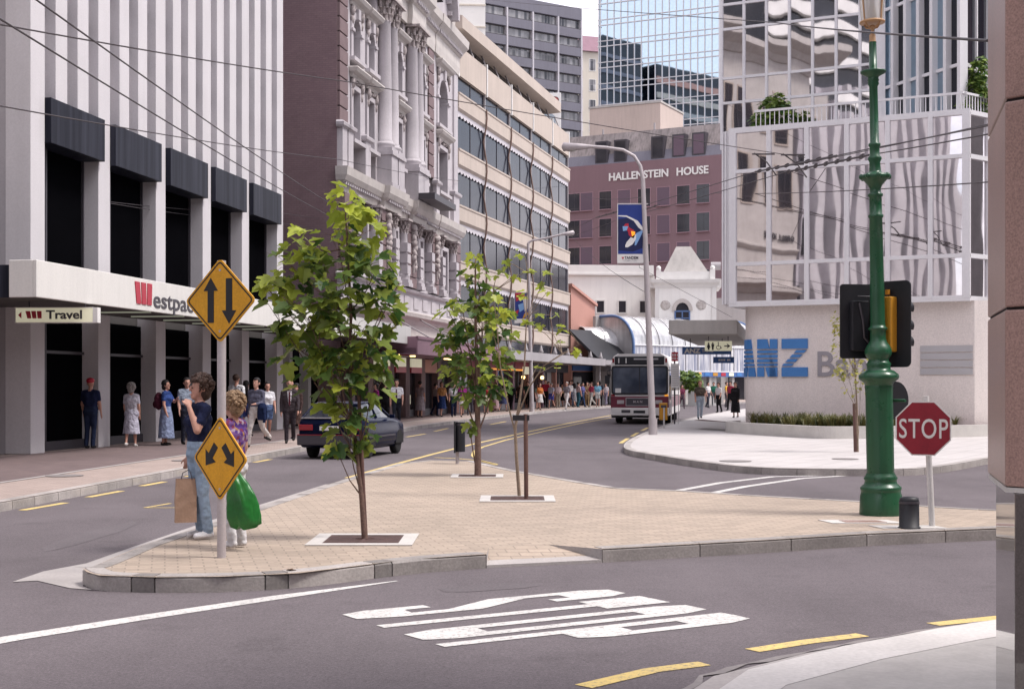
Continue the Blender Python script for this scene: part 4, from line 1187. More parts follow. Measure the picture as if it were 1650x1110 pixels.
pk = frame('salmon_house', 'small salmon pink gabled house beside the cream office building', 'building', (4.55, 107.4, 0), (2.0, 2.4))
mb = MB(); mb.prismy([(0, 0), (3.1, 0), (3.1, 7.9), (0, 9.3)], 0, 6); mb.build('wall', MAT['pink_wall'], pk)
mb = MB(); mb.prismy([(-.1, 9.3), (3.2, 7.88), (3.2, 8.08), (-.1, 9.5)], -.2, 6.1); mb.build('roof', MAT['pink_wall'], pk)
mb = MB(); mb.box(.2, 2.9, -.06, .05, KZ, 2.7); mb.build('shop_window', MAT['win_dark'], pk)
mb = MB(); mb.box(.1, 3.0, -.12, .05, 2.8, 3.2); mb.build('shop_sign', MAT['blue_sign'], pk)

# sloping black awning beyond the banded building
aw = frame('black_awning', 'steep black sloping shop awning at the end of the cream office building', 'awning', (4.3, 105.2, 0), (.62, .78))
mb = MB(); mb.prismx([(0, 5.9), (-2.9, 3.55), (-2.9, 3.35), (0, 5.6)], 0, 4.6); mb.build('canopy', MAT['black'], aw)
mb = MB(); mb.box(0, 4.6, -2.95, -2.85, 3.2, 3.55); mb.build('fascia', MAT['pipe'], aw)
for x in (.05, 4.5):
    mb = MB(); mb.tube([(x, -2.8, KZ), (x, -2.8, 3.3)], .05, 6); mb.build('post', MAT['pipe'], aw)

# glazed barrel-vault arcade over the footpath round the bend
AO, AD = (7.3, 108.5, 0), (.70, .66)
ar = frame('glass_arcade', 'silver glazed barrel vault arcade standing behind the bus', 'arcade', AO, AD)
AL = 15.5; RAD = 2.3; AZ = 4.75
def vault_prof(r, n=9): return [(-r * math.sin(math.pi / 2 * k / n) - 0.6, AZ + r * math.cos(math.pi / 2 * k / n)) for k in range(n + 1)]
mb = MB(); pr = [(.6, AZ + RAD)] + vault_prof(RAD)
nx = 62
vs = [(AL * i / nx, p[0] + (.0 if i % 2 else .05), p[1]) for i in range(nx + 1) for p in pr]; n_ = len(pr)
mb.add(vs, [(i * n_ + k, (i + 1) * n_ + k, (i + 1) * n_ + k + 1, i * n_ + k + 1) for i in range(nx) for k in range(n_ - 1)], 0)
mb.build('vault', MAT['vault'], ar)
pr = pr + [(-.6 - RAD, 2.75)]
mb = MB(); mb.box(.05, AL, -.60 - RAD, -.55 - RAD, 2.75, AZ); mb.build('glazed_side', MAT['glazing'], ar)
for x in (0, AL):
    mb = MB(); mb.tube([(x, p[0], p[1]) for p in pr], .11, 6); mb.build('end_arch', MAT['blue_steel'], ar)
mb = MB()
for i in range(0, 11): mb.tube([(AL * i / 10, p[0] - .03, p[1]) for p in pr[1:]], .035, 5)
for z in (2.75, AZ): mb.tube([(0, -.63 - RAD, z), (AL, -.63 - RAD, z)], .06, 6)
mb.build('rib', MAT['alu'], ar)
mb = MB(); mb.prismx([(.55, 2.75)] + [(p[0] + .05, p[1] - .05) for p in pr][::1] , .05, .08); mb.build('end_glass', MAT['vault'], ar)
mb = MB(); mb.box(0, AL, -.62 - RAD - .05, -.55 - RAD, 2.35, 2.75); fb = mb.build('fascia', MAT['blue_sign'], ar)
mb = MB(); mb.box(-.5, AL, .6, .9, KZ, AZ + RAD); mb.build('rear_wall', MAT['grey_wall'], ar)
for k in range(6):
    mb = MB(); x = .3 + k * 3.0; mb.box(x, x + .3, -.5 - RAD, -.2 - RAD, KZ, 2.4); mb.build('post', MAT['concrete'], ar)
for k in range(5):
    mb = MB(); x = .9 + k * 3.0; mb.box(x, x + 2.1, .5, .62, KZ, 2.5); mb.build('shop_window', MAT['win_dark'], ar)
for k, c_ in enumerate(('red', 'orange', 'anz_blue', 'amber', 'red', 'lightbox', 'anz_blue', 'orange')):
    mb = MB(); x = 6.4 + k * 1.05; mb.box(x, x + .6, -.7 - RAD, -.66 - RAD, 2.42, 2.68); mb.build('colour_patch', MAT[c_], fb)
va = frame('small_vault', 'small silver vaulted shop canopy above the black awning', 'canopy', (5.3, 108.2, 0), (.93, .36))
mb = MB(); pr2 = [(1.1, 6.2)] + [(-1.5 * math.sin(math.pi / 2 * k / 8) - .1, 4.7 + 1.5 * math.cos(math.pi / 2 * k / 8)) for k in range(9)] + [(-1.6, 3.7)]
n_ = len(pr2); vs = [(2.9 * i / 6, p[0], p[1]) for i in range(7) for p in pr2]
mb.add(vs, [(i * n_ + k, (i + 1) * n_ + k, (i + 1) * n_ + k + 1, i * n_ + k + 1) for i in range(6) for k in range(n_ - 1)])
mb.build('vault', MAT['vault'], va)
mb = MB()
for x in (0, 1.45, 2.9): mb.tube([(x, p[0] - .02, p[1]) for p in pr2], .05, 5)
mb.build('rib', MAT['alu'], va)
mb = MB(); mb.box(0, 2.9, -1.65, 1.0, 3.4, 3.7); mb.box(0, 2.9, .9, 1.1, KZ, 3.4); mb.build('base', MAT['grey_wall'], va)
gw = frame('grey_gable', 'plain grey wall with a pitched top behind the black awning', 'building', (6.6, 109.6, 0), (1, .1))
mb = MB(); mb.prismy([(-1.2, KZ), (2.2, KZ), (2.2, 3.6), (.4, 5.2), (-1.2, 5.2)], 0, 3); mb.build('wall', MAT['grey_wall'], gw)
mb = MB(); mb.box(-.6, .9, -.06, .02, KZ, 2.3); mb.build('doorway', MAT['win_dark'], gw)

# grey stone building closing the far end of the side footpath
fe = frame('far_building', 'grey stone building with dark shop windows at the far end of the pale footpath', 'building', (13, 150, 0), (16, -1))
mb = MB(); mb.box(-3, 16, 0, 6, 0, 11); mb.build('wall', MAT['grey_wall'], fe)
for k in range(6):
    mb = MB(); x = -.6 + k * 2.7; mb.box(x, x + 1.7, -.06, .02, .1, 3.3); mb.build('shop_window', MAT['win_dark'], fe)
    mb = MB(); mb.box(x - .7, x - .3, -.3, .1, .1, 3.6); mb.build('pilaster', MAT['concrete'], fe)
mb = MB(); mb.box(-3, 16, -.9, 0, 3.7, 4.2); mb.build('canopy', MAT['concrete'], fe)
# ================================================================ the mirror-glass bank on the right
A0, AD_ = (7.29, 46.0, 0), (6.64, -3.3)
anz = frame('mirror_bank', 'corner bank with mirror glass box over a pale curved wall with a blue logo', 'building', A0, AD_)
AL_ = math.hypot(*AD_)
zr = [4.36, 5.67, 8.72, 10.07]
ux_ = [0.0] + [u_at(p, A0, AD_) for p in (1238.9, 1300, 1364.5, 1430.4, 1499.3)] + [AL_]
for i in range(6):
    for j in range(3):
        mb = MB(); a, b = ux_[i], ux_[i + 1]; mb.box(a + .05, b - .05, .02, .08, zr[j] + .05, zr[j + 1] - .05)
        # every sheet of glass sits a hair out of true, as hung glass does
        cx, cz = (a + b) / 2, (zr[j] + zr[j + 1]) / 2
        ty, tx = RNG.uniform(-.006, .006), RNG.uniform(-.006, .006)
        mb.v = [(x, y + (x - cx) * ty + (z - cz) * tx, z) for x, y, z in mb.v]
        mb.build('glass_pane', MAT['anz_glass'], anz)
for i, x in enumerate(ux_):
    mb = MB(); w = .075 if 0 < i < 6 else .12
    mb.box(x - w, x + w, -.07, .12, zr[0], zr[3]); mb.build('mullion', MAT['white_frame'], anz, bevel=.01)
for j, z in enumerate(zr):
    mb = MB(); w = .06 if j in (1, 2) else .09
    mb.box(-.12, AL_ + .12, -.062, .115, z - w, z + w); mb.build('transom', MAT['white_frame'], anz)
# corner return on the left and the canted bay on the right
mb = MB(); mb.box(-.35, -.12, .02, 14, zr[0], zr[3]); mb.build('corner_panel', MAT['white_frame'], anz)
mb = MB()
for x in (-.36, -.26): mb.box(x, x + .05, -.05, .06, zr[0], zr[3])
mb.build('corner_trim', MAT['white_frame'], anz)
rot = math.atan2(.62, .79) - math.atan2(AD_[1], AD_[0])
rc, rs = math.cos(rot), math.sin(rot)
def rmap(mb):                                           # canted bay: local x from the right-hand corner, turned away from the street
    mb.v = [(AL_ + x * rc - y * rs, x * rs + y * rc, z) for x, y, z in mb.v]; return mb
for j in range(3):
    for k in range(3):
        mb = MB(); mb.box(.1 + k * 1.1, 1.1 + k * 1.1, .02, .08, zr[j] + .06, zr[j + 1] - .06); rmap(mb).build('glass_pane', MAT['anz_glass'], anz)
mb = MB()
for k in range(4): mb.box(.05 + k * 1.1 - .06, .05 + k * 1.1 + .06, -.05, .1, zr[0], zr[3])
rmap(mb).build('mullion', MAT['white_frame'], anz)
for z in zr:
    mb = MB(); mb.box(0, 3.4, -.055, .09, z - .07, z + .07); rmap(mb).build('transom', MAT['white_frame'], anz)
# slab under and over the glass box
core = [(-.3, .1), (AL_, .1), (AL_ + 3.3 * rc - .1 * rs, 3.3 * rs + .1 * rc), (AL_ + 3.3 * rc, 14), (-.3, 14)]
mb = MB(); mb.prism(core, zr[0] - .06, zr[0] + .05); mb.build('floor_slab', MAT['white_frame'], anz)
mb = MB(); mb.prism(core, zr[3] - .05, zr[3] + .04); ter = mb.build('terrace', MAT['concrete'], anz)
mb = MB(); mb.prism([(p[0] * .97 + .12, max(p[1], .25)) for p in core], zr[0] + .06, zr[3] - .06); mb.build('core', MAT['ink'], anz)
# railing
mb = MB()
x = .75
while x < AL_ - .05:
    mb.box(x - .012, x + .012, .14, .165, zr[3] + .04, zr[3] + .60); x += .155
mb.box(.7, AL_, .12, .18, zr[3] + .58, zr[3] + .65)
rl = mb.build('railing', MAT['white_frame'], anz)
mb = MB()
for k in range(22): mb.box(.1 + .15 * k - .012, .1 + .15 * k + .012, .14, .165, zr[3] + .04, zr[3] + .60)
mb.box(0, 3.3, .12, .18, zr[3] + .58, zr[3] + .65)
rmap(mb).build('railing', MAT['white_frame'], anz)
# ground floor: pale stippled wall with a rounded corner
cr = .75; base = [(.15 + cr - cr * math.sin(R(90) * (1 - k / 9)), .30 + cr - cr * math.cos(R(90) * (1 - k / 9))) for k in range(10)]
wl = [(.15, 14)] + base + [(AL_ + .2, .30), (AL_ + 3.6, 3.2), (AL_ + 3.6, 14)]
mb = MB(); n = len(wl)
vs = [(p[0], p[1], KZ) for p in wl] + [(p[0], p[1], zr[0] - .06) for p in wl]
for i in range(n - 1): mb.add([vs[i], vs[i + 1], vs[n + i + 1], vs[n + i]], [(0, 1, 2, 3)], 0, 1 <= i <= 9)
mb.build('ground_wall', MAT['anz_wall'], anz)
wy = .30
def wu(px): return u_at(px, A0, AD_, -wy)


def sliced(name, polys_of, x0, w, z0, h, mat):          # logo letters cut by thin horizontal gaps
    mb = MB(); cuts = [(0, .26), (.30, .375), (.415, .495), (.535, .615), (.655, .715), (.755, 1)] if name else []
    for t0, t1 in cuts:
        for f in polys_of:
            a, b = f(t0), f(t1)
            if a is None or b is None: continue
            mb.prismy([(x0 + w * b[0], z0 + h * (1 - t1)), (x0 + w * b[1], z0 + h * (1 - t1)), (x0 + w * a[1], z0 + h * (1 - t0)), (x0 + w * a[0], z0 + h * (1 - t0))], wy - .06, wy + .005)
    xf = .15 + cr                                       # bend what lies left of the flat wall round the corner
    out = []
    for x, y, z_ in mb.v:
        if x < xf:
            th = (xf - x) / cr; q = cr + (wy - y); x, y = xf - q * math.sin(th), wy + cr - q * math.cos(th)
        out.append((x, y, z_))
    mb.v = out
    return mb.build('logo_letter', mat, anz)


LZ, LH = 1.97, 1.23
xa, xn, xz, xe = wu(1199.5), wu(1221), wu(1260), wu(1302)
sliced('a', [lambda t: (.22 * (1 - t), .50 if t < .7 else .48 - .25 * (t - .7)), lambda t: (.47 if t < .7 else .60, .72 + .28 * t)], xn - .80, .74, LZ, LH, MAT['anz_blue'])
sliced('n', [lambda t: (0.0, .50 + .0 * t) if t < .5 else (0.0, .34), lambda t: (.02 + .50 * t, .48 + .50 * t) , lambda t: (.62, 1.0)], xn, xz - xn - .14, LZ, LH, MAT['anz_blue'])
sliced('z', [lambda t: (0, 1.0) if t <= .27 or t >= .75 else (.62 - .62 * (t - .27) / .45, 1.0 - .62 * (t - .27) / .45)], xz, xe - xz, LZ, LH, MAT['anz_blue'])
text('lettering', 'Bank', 1.14, MAT['anz_grey'], anz, (wu(1314), wy - .02, LZ + .02), .03, .012, sx=1.0)
xp, xq = wu(1483), wu(1625)
for k in range(4):
    mb = MB(); mb.box(xp, min(xq, AL_ + .15), wy - .035, wy + .01, 2.02 + k * .235, 2.02 + k * .235 + .195); mb.build('plaque_strip', MAT['plaque'], anz)
# upper storeys, set back behind the terrace
U0 = Vector((7.52, 49.9, 0)); inv = bpy.data.objects  # local helper below converts world to the bank's own frame
ca = math.atan2(AD_[1], AD_[0])
def loc2(x, y):
    dx, dy = x - A0[0], y - A0[1]
    return (dx * math.cos(ca) + dy * math.sin(ca), -dx * math.sin(ca) + dy * math.cos(ca))
ux0, uy0 = loc2(U0.x, U0.y)
UB = 5.74; zt = 27.0
lv = [10.11]
z = 11.76
while z < zt: lv += [z, z + .88]; z += 2.64
nc = 7
for j in range(len(lv) - 1):
    if lv[j + 1] > zt: break
    for k in range(nc):
        mb = MB(); a = ux0 + UB * k / nc; b = ux0 + UB * (k + 1) / nc
        mb.box(a + .03, b - .03, uy0, uy0 + .06, lv[j] + .03, lv[j + 1] - .03)
        cx, cz = (a + b) / 2, (lv[j] + lv[j + 1]) / 2; tx, ty = RNG.uniform(-.012, .012), RNG.uniform(-.012, .012)
        mb.v = [(x, y + (x - cx) * ty + (zz - cz) * tx, zz) for x, y, zz in mb.v]
        if lv[j] < 19.5: mb.build('upper_pane', MAT['anz_upper'], anz)
mb = MB(); mb.box(ux0, ux0 + UB, uy0 + .02, uy0 + .06, 19.5, zt); mb.build('upper_glass', MAT['anz_upper'], anz)
for k in range(nc + 1):
    mb = MB(); x = ux0 + UB * k / nc; mb.box(x - .045, x + .045, uy0 - .06, uy0 + .1, 10.11, zt); mb.build('upper_mullion', MAT['white_frame'], anz)
for z in lv[1:]:
    if z < 19.5:
        mb = MB(); mb.box(ux0, ux0 + UB, uy0 - .05, uy0 + .09, z - .045, z + .045); mb.build('upper_transom', MAT['white_frame'], anz)
# white pier and the finned face that comes forward
px_, py_ = ux0 + UB, uy0
mb = MB(); mb.box(px_ - .30, px_ + .05, py_ - .12, py_ + .3, 10.11, zt); mb.build('pier', MAT['white_frame'], anz)
qx, qy = loc2(14.14, 43.6)
ru_ = math.atan2(.8, .6) - ca; uc, us = math.cos(ru_), math.sin(ru_)
def umap(mb):
    mb.v = [(qx + x * uc - y * us, qy + x * us + y * uc, z) for x, y, z in mb.v]; return mb
FL = math.hypot(qx - px_, qy - py_); fa = math.atan2(qy - py_, qx - px_)
def fmap(mb):
    mb.v = [(px_ + x * math.cos(fa) - y * math.sin(fa), py_ + x * math.sin(fa) + y * math.cos(fa), z) for x, y, z in mb.v]; return mb
for k in range(6):
    mb = MB(); a, b = FL * k / 6, FL * (k + 1) / 6; mb.box(a + .03, b - .03, .02, .08, 10.11, zt); fmap(mb).build('fin_glass', MAT['tower_glass'] if k % 2 == 0 else MAT['glass_dark'], anz)
    mb = MB(); mb.box(b - .07, b + .07, -.20, .1, 10.11, zt); fmap(mb).build('upper_fin', MAT['white_frame'], anz)
for z in lv[1::2]:
    mb = MB(); mb.box(0, FL - .08, -.06, .085, z - .05, z + .05); fmap(mb).build('upper_transom', MAT['white_frame'], anz)
for k in range(3):
    mb = MB(); mb.box(.1 + k * 1.1, 1.1 + k * 1.1, .02, .08, 10.2, zt); umap(mb).build('upper_glass', MAT['glass_dark'], anz)
mb = MB()
for k in range(4): mb.box(.05 + k * 1.1 - .05, .05 + k * 1.1 + .05, -.05, .1, 10.12, zt)
for z in lv[1::2]: mb.box(.05, 3.35, -.04, .09, z - .06, z + .06)
umap(mb).build('upper_mullion', MAT['white_frame'], anz)
up_poly = [(ux0, uy0 + .1), (px_, py_ + .12), (qx + .10 * uc - .14 * us, qy + .10 * us + .14 * uc + .12), (qx + 3.3 * uc - .2 * us, qy + 3.3 * us + .2 * uc), (qx + 3.3 * uc, 14), (ux0, 14)]
mb = MB(); mb.prism(up_poly, 10.12, zt + .3); mb.build('upper_core', MAT['ink'], anz)
# concrete canopy over the side footpath
mb = MB(); mb.v = []
cpoly = [loc2(*p) for p in [(5.40, 48.0), (7.75, 47.9), (10.6, 62), (8.3, 62)]]
mb.prism(cpoly, 3.44, 3.93); mb.build('side_canopy', MAT['concrete'], anz, bevel=.02)

# signs hung under that canopy
sg = thing('toilet_sign', 'cream hanging sign with two figures, a wheelchair and an arrow', 'sign', P(1157.5, 557.5, 50.0))
mb = MB(); mb.box(-.48, .48, -.06, .06, -.175, .175); bx = mb.build('sign_box', MAT['lightbox'], sg)
def figure(mb, x, skirt):
    mb.ball((x, -.07, .10), (.028, .012, .028), 8, 5)
    if skirt: mb.prismy([(x - .065, -.06), (x + .065, -.06), (x + .03, .07), (x - .03, .07)], -.075, -.06)
    else: mb.prismy([(x - .04, -.04), (x + .04, -.04), (x + .05, .07), (x - .05, .07)], -.075, -.06)
    mb.prismy([(x - .03, -.14), (x + .03, -.14), (x + .03, -.03), (x - .03, -.03)], -.075, -.06)
mb = MB(); figure(mb, -.36, True); figure(mb, -.21, False)
pts = [(.0 + .075 * math.cos(R(a)), -.068, -.05 + .075 * math.sin(R(a))) for a in range(100, 381, 20)]
mb.tube(pts, .012, 5); mb.ball((-.01, -.07, .12), (.022, .012, .022), 8, 5); mb.tube([(-.01, -.068, .09), (.0, -.068, -.01), (.07, -.068, -.01), (.10, -.068, -.09)], .014, 5)
mb.prismy([(.20, -.02), (.32, -.02), (.32, .02), (.20, .02)], -.075, -.06)
mb.prismy([(.29, -.09), (.42, 0), (.29, .09), (.33, 0)], -.075, -.06)
mb.build('pictogram', MAT['ink'], bx)
for x in (-.35, .35):
    mb = MB(); mb.tube([(x, 0, .17), (x, 0, .36)], .015); mb.build('hanger', MAT['ink'], sg)
sg = thing('travel_sign', 'blue hanging sign with white bank travel lettering behind the cream sign', 'sign', P(1138, 565, 52.5))
mb = MB(); mb.box(-.90, .92, -.05, .05, -.14, .14); bx = mb.build('sign_box', MAT['blue_sign'], sg)
text('lettering', 'ANZ', .24, MAT['white'], bx, (-.82, -.055, -.085), .01, .012, sx=1.15)
text('lettering', 'Travel', .17, MAT['white'], bx, (-.18, -.055, -.06), .01, .002)
for x in (-.6, .6):
    mb = MB(); mb.tube([(x, 0, .14), (x, 0, .50)], .015); mb.build('hanger', MAT['ink'], sg)
sg = thing('street_sign', 'narrow blue hanging sign with small white words under the concrete canopy', 'sign', P(1166, 580, 56.5))
mb = MB(); mb.box(-.42, .42, -.05, .05, -.125, .125); bx = mb.build('sign_box', MAT['blue_sign'], sg)
mb = MB()
for x, w in ((-.22, .07), (-.13, .05), (-.06, .05), (.01, .04), (.14, .06), (.22, .04)): mb.box(x, x + w, -.057, -.05, -.04, .04)
mb.build('lettering', MAT['white'], bx)
for x in (-.3, .3):
    mb = MB(); mb.tube([(x, 0, .12), (x, 0, .76)], .015); mb.build('hanger', MAT['ink'], sg)

# planter in front of the curved wall
pl = thing('planter', 'low white walled planter bed below the blue bank logo', 'planter', (0, 0, KZ))
pw = [(7.55, 47.3), (7.08, 46.3), (7.05, 45.7), (7.35, 44.6), (8.0, 42.7), (8.75, 40.9), (9.1, 40.55), (9.6, 40.5), (11.5, 40.9), (13.5, 41.8), (15.5, 43.1), (17.5, 44.6)]
pw = chaikin(pw, 2); inner = []
for i, p in enumerate(pw):
    a, b = pw[max(i - 1, 0)], pw[min(i + 1, len(pw) - 1)]; l = math.hypot(b[0] - a[0], b[1] - a[1])
    inner.append((p[0] - (b[1] - a[1]) / l * .22, p[1] + (b[0] - a[0]) / l * .22))
mb = MB(); ph = .36
for i in range(len(pw) - 1):
    a, b, c, d = pw[i], pw[i + 1], inner[i + 1], inner[i]
    mb.add([(*a, 0), (*b, 0), (*b, ph), (*a, ph), (*c, ph), (*d, ph), (*c, ph - .15), (*d, ph - .15)], [(0, 1, 2, 3), (3, 2, 4, 5), (5, 4, 6, 7)])
mb.build('planter_wall', MAT['white_pave'] if False else MAT['slab_white'], pl)
mb = MB(); back = [(p[0] - .8, p[1] + 3.6) for p in inner[::-1]]
mb.add([(*p, ph - .08) for p in inner] + [(*p, ph - .05) for p in back], [tuple(range(2 * len(inner)))])
bed = mb.build('soil', MAT['mulch'], pl)
gm = MB(); r_ = random.Random(3)
sun_pts = []
for i in range(len(inner) - 1):
    L_ = math.hypot(inner[i + 1][0] - inner[i][0], inner[i + 1][1] - inner[i][1])
    for _ in range(max(1, int(L_ * 15))):
        t = r_.random(); w = r_.uniform(.55, 1.6)
        a, b = inner[i], inner[i + 1]
        nx, ny = -(b[1] - a[1]) / L_, (b[0] - a[0]) / L_
        sun_pts.append((a[0] + (b[0] - a[0]) * t + nx * w, a[1] + (b[1] - a[1]) * t + ny * w))
for x, y in sun_pts:
    if r_.random() < .12: continue
    hh = r_.uniform(.26, .48); tn = r_.random()
    for k in range(20):
        a = r_.uniform(0, 6.28); ln = hh * r_.uniform(.7, 1.1); sp = r_.uniform(.08, .30)
        bx_, by_ = x + r_.uniform(-.06, .06), y + r_.uniform(-.06, .06); ca_, sa_ = math.cos(a), math.sin(a); w = .018
        px2 = [(0, 0), (.55 * sp, .65 * ln), (1.2 * sp, .95 * ln)]
        vs = []
        for (d_, z_), ww in zip(px2, (w, w * .8, w * .15)):
            vs += [(bx_ + ca_ * d_ - sa_ * ww, by_ + sa_ * d_ + ca_ * ww, ph - .08 + z_), (bx_ + ca_ * d_ + sa_ * ww, by_ + sa_ * d_ - ca_ * ww, ph - .08 + z_)]
        gm.add(vs, [(0, 1, 3, 2), (2, 3, 5, 4)], 0, True, min(1, max(0, tn * .7 + r_.uniform(-.2, .4))))
o = gm.build('grass', MAT['grassleaf']); o['kind'] = 'stuff'; o.location = (0, 0, KZ); tag(o, 'tussock grass growing along the planter bed', 'grass')

# ================================================================ granite corner on the right, close to the camera
gr = thing('granite_pillar', 'pink granite corner pillar on a polished plinth, very close', 'pillar')
pf, pn, dl = Vector((2.375, 6.95)), Vector((2.135, 6.03)), Vector((-.02, 0))
dirp = (pn - pf).normalized(); nrm = Vector((dirp.y, -dirp.x)) * -1
if nrm.x > 0: nrm = -nrm
e1 = pn + Vector((.06, -.07))
poly = [tuple(pf), tuple(pn), tuple(e1), (3.3, 5.80), (9.0, 5.4), (9.0, 7.6), (2.75, 7.3)]
zb = 1.255
cuts = [zb]
for z_ in (2.03, 2.93, 3.90, 4.85, 5.8, 6.75, 7.7): cuts.append(z_)
for i in range(len(cuts) - 1):
    mb = MB(); mb.prism(poly, cuts[i] + .006, cuts[i + 1] - .006); mb.build('granite_block', MAT['granite'], gr, bevel=.008)
mb = MB(); mb.prism([(p[0] + .012, p[1] + (.0 if p[1] > 6.5 else .012)) for p in poly], zb, 7.7); mb.build('joint_core', MAT['joint'], gr)
mb = MB(); mb.prism([(2.412, 6.94), (2.166, 6.0), (2.25, 5.92), (3.3, 5.84), (9.0, 5.45), (9.0, 7.5), (2.78, 7.2)], KZ, zb - .02); mb.build('plinth', MAT['granite_dark'], gr, bevel=.006)
mb = MB(); mb.prism([(p[0] + .004, p[1] + (.0 if p[1] > 6.5 else .004)) for p in poly], zb - .02, zb + .002); mb.build('plinth_cap', MAT['slab_white'], gr)

cb = thing('corner_sky_blocker', 'tall granite corner building behind the viewer', 'building', (0, 0, 0))  # unseen bulk of the granite building, added to block low sky light
mb = MB(); mb.box(3.6, 34, -34, 1.5, 0, 26); mb.build('wall', MAT['granite'], cb)
for k in range(6):
    mb = MB(); mb.box(3.55, 34.05, -34.05, 1.55, 3.6 + 3.6 * k, 5.3 + 3.6 * k); mb.build('window_strip', MAT['glass_dark'], cb)
cb = thing('slab_sky_blocker', 'grey office slab closing the side street', 'building', (0, 0, 0))  # out of view, put in to shut off sky near the horizon
mb = MB(); mb.box(46, 60, -14, 46, 0, 24); mb.build('wall', MAT['grey_wall'], cb)
for k in range(6):
    mb = MB(); mb.box(45.95, 60, -13, 45, 1.6 + 3.6 * k, 3.3 + 3.6 * k); mb.build('window_strip', MAT['glass_dark'], cb)
cb = thing('brick_office', 'brown brick office building along the side street behind the mirror bank', 'building', (0, 0, 0))
mb = MB(); mb.box(23, 45, 50, 66, 0, 23); mb.build('wall', MAT['brick_wall'], cb)
for k in range(6):
    mb = MB(); mb.box(23.5, 44.5, 49.95, 66.05, 1.4 + 3.6 * k, 3.2 + 3.6 * k); mb.build('window_strip', MAT['glass_dark'], cb)
cb = thing('stone_sky_blocker', 'stone office block across the street behind the viewer', 'building', (0, 0, 0))  # out of view, added against sky light; distance and height set for fill
mb = MB(); mb.box(-34, 2, -72, -46, 0, 16); mb.build('wall', MAT['grey_wall'], cb)
for k in range(6):
    mb = MB(); mb.box(-33, 1, -46.02, -45.94, 1.6 + 2.4 * k, 2.9 + 2.4 * k); mb.build('window_strip', MAT['glass_dark'], cb)

# ================================================================ buildings across the street behind the viewer's left shoulder, seen in the mirror glass
gb = frame('stone_house', 'cream stone commercial house seen mirrored in the bank glass', 'building', (-14.2, 30.0, 0), (.10, -1))
# the frame's -Y side must face the street (+X): run it along -Y
gb.rotation_euler[2] = math.atan2(1, .10); gb.location = (-15.3, 17.2, 0)
mb = MB(); mb.box(0, 13.2, 0, 9, 0, 21.4); mb.build('wall', MAT['stone_warm'], gb)
mb = MB(); cornice(mb, 0, 13.2, 6.6, [(.1, 0), (.3, .3), (.7, .5), (.7, .8), (0, .9)]); cornice(mb, 0, 13.2, 21.2, [(.1, 0), (.4, .4), (1.0, .8), (1.0, 1.2), (0, 1.3)]); cornice(mb, 0, 13.2, 9.4, [(.05, 0), (.2, .2), (.2, .3), (0, .35)]); mb.build('cornice', MAT['stone_warm'], gb)
wall_windows(gb, [.6, 2.3, 4.0, 5.7, 7.4, 9.1, 10.8], [11.9, 16.0], .95, 2.7, [MAT['win_dark']], MAT['band'], y=-.01)
for x in (.9, 5.2, 9.4):
    mb = MB(); mb.prismy(arch_poly(x, x + 2.8, KZ, 5.6, 4.3), -.05, .02); mb.build('shop_arch', MAT['win_dark'], gb)
text('lettering', 'G.B.L. HOUSE', .46, MAT['ink'], gb, (.55, -.06, 10.15), .04, .008)
fb_ = frame('finned_building', 'white finned building end seen mirrored in the bank glass', 'building', (-15.8, 1.0, 0), (.05, 1))
mb = MB(); mb.box(0, 15.5, .5, 9, 0, 20); mb.build('wall', MAT['fin_grey'], fb_)
for k in range(13):
    mb = MB(); mb.box(k * 1.2, k * 1.2 + .6, 0, .5, 3, 20); mb.build('fin', MAT['fin_white'], fb_)
    for z_ in (5.4, 9.4, 13.4):
        mb = MB(); mb.box(k * 1.2 + .62, k * 1.2 + 1.0, .42, .5, z_, z_ + 2.2); mb.build('slot_window', MAT['win_dark'], fb_)
dt = frame('dark_tower', 'dark banded office tower seen mirrored high in the bank glass', 'building', (-46, -36, 0), (.05, 1))
mb = MB(); mb.box(0, 26, 0, 14, 0, 60); mb.build('wall', MAT['glass_dark'], dt)
for k in range(17):
    mb = MB(); mb.box(-.3, 26.3, -.6, .1, 3.4 * k, 3.4 * k + 1.2); mb.build('balcony_band', MAT['white_wall'], dt)
d2 = frame('brown_tower', 'dark brown office tower seen mirrored in the blue glass tower', 'building', (-46, 149, 0), (.1, 1))
mb = MB(); mb.box(0, 20, 0, 12, 0, 76); mb.build('wall', MAT['glass_dark'], d2)
for k in range(22):
    mb = MB(); mb.box(-.1, 20.1, -.3, .1, 3.4 * k, 3.4 * k + .8); mb.build('spandrel', MAT['grey_panel'], d2)
d3 = frame('ochre_tower', 'ochre and brown office slab seen mirrored in the blue glass tower', 'building', (-46, 112, 0), (.05, 1))
mb = MB(); mb.box(0, 34, 0, 12, 0, 72); mb.build('wall', MAT['glass_dark'], d3)
for k in range(21):
    mb = MB(); mb.box(-.1, 34.1, -.3, .1, 3.4 * k, 3.4 * k + 1.3); mb.build('spandrel', MAT['pink_wall'] if k in (20, 17, 14) else MAT['band'] if k % 3 else MAT['grey_wall'], d3)
# ================================================================ trees
LEAF = [(0, .04), (.10, -.07), (.34, -.08), (.46, .06), (.36, .16), (.62, .36), (.60, .52), (.34, .47), (.28, .54), (.26, .78), (.12, .86), (0, .98)]


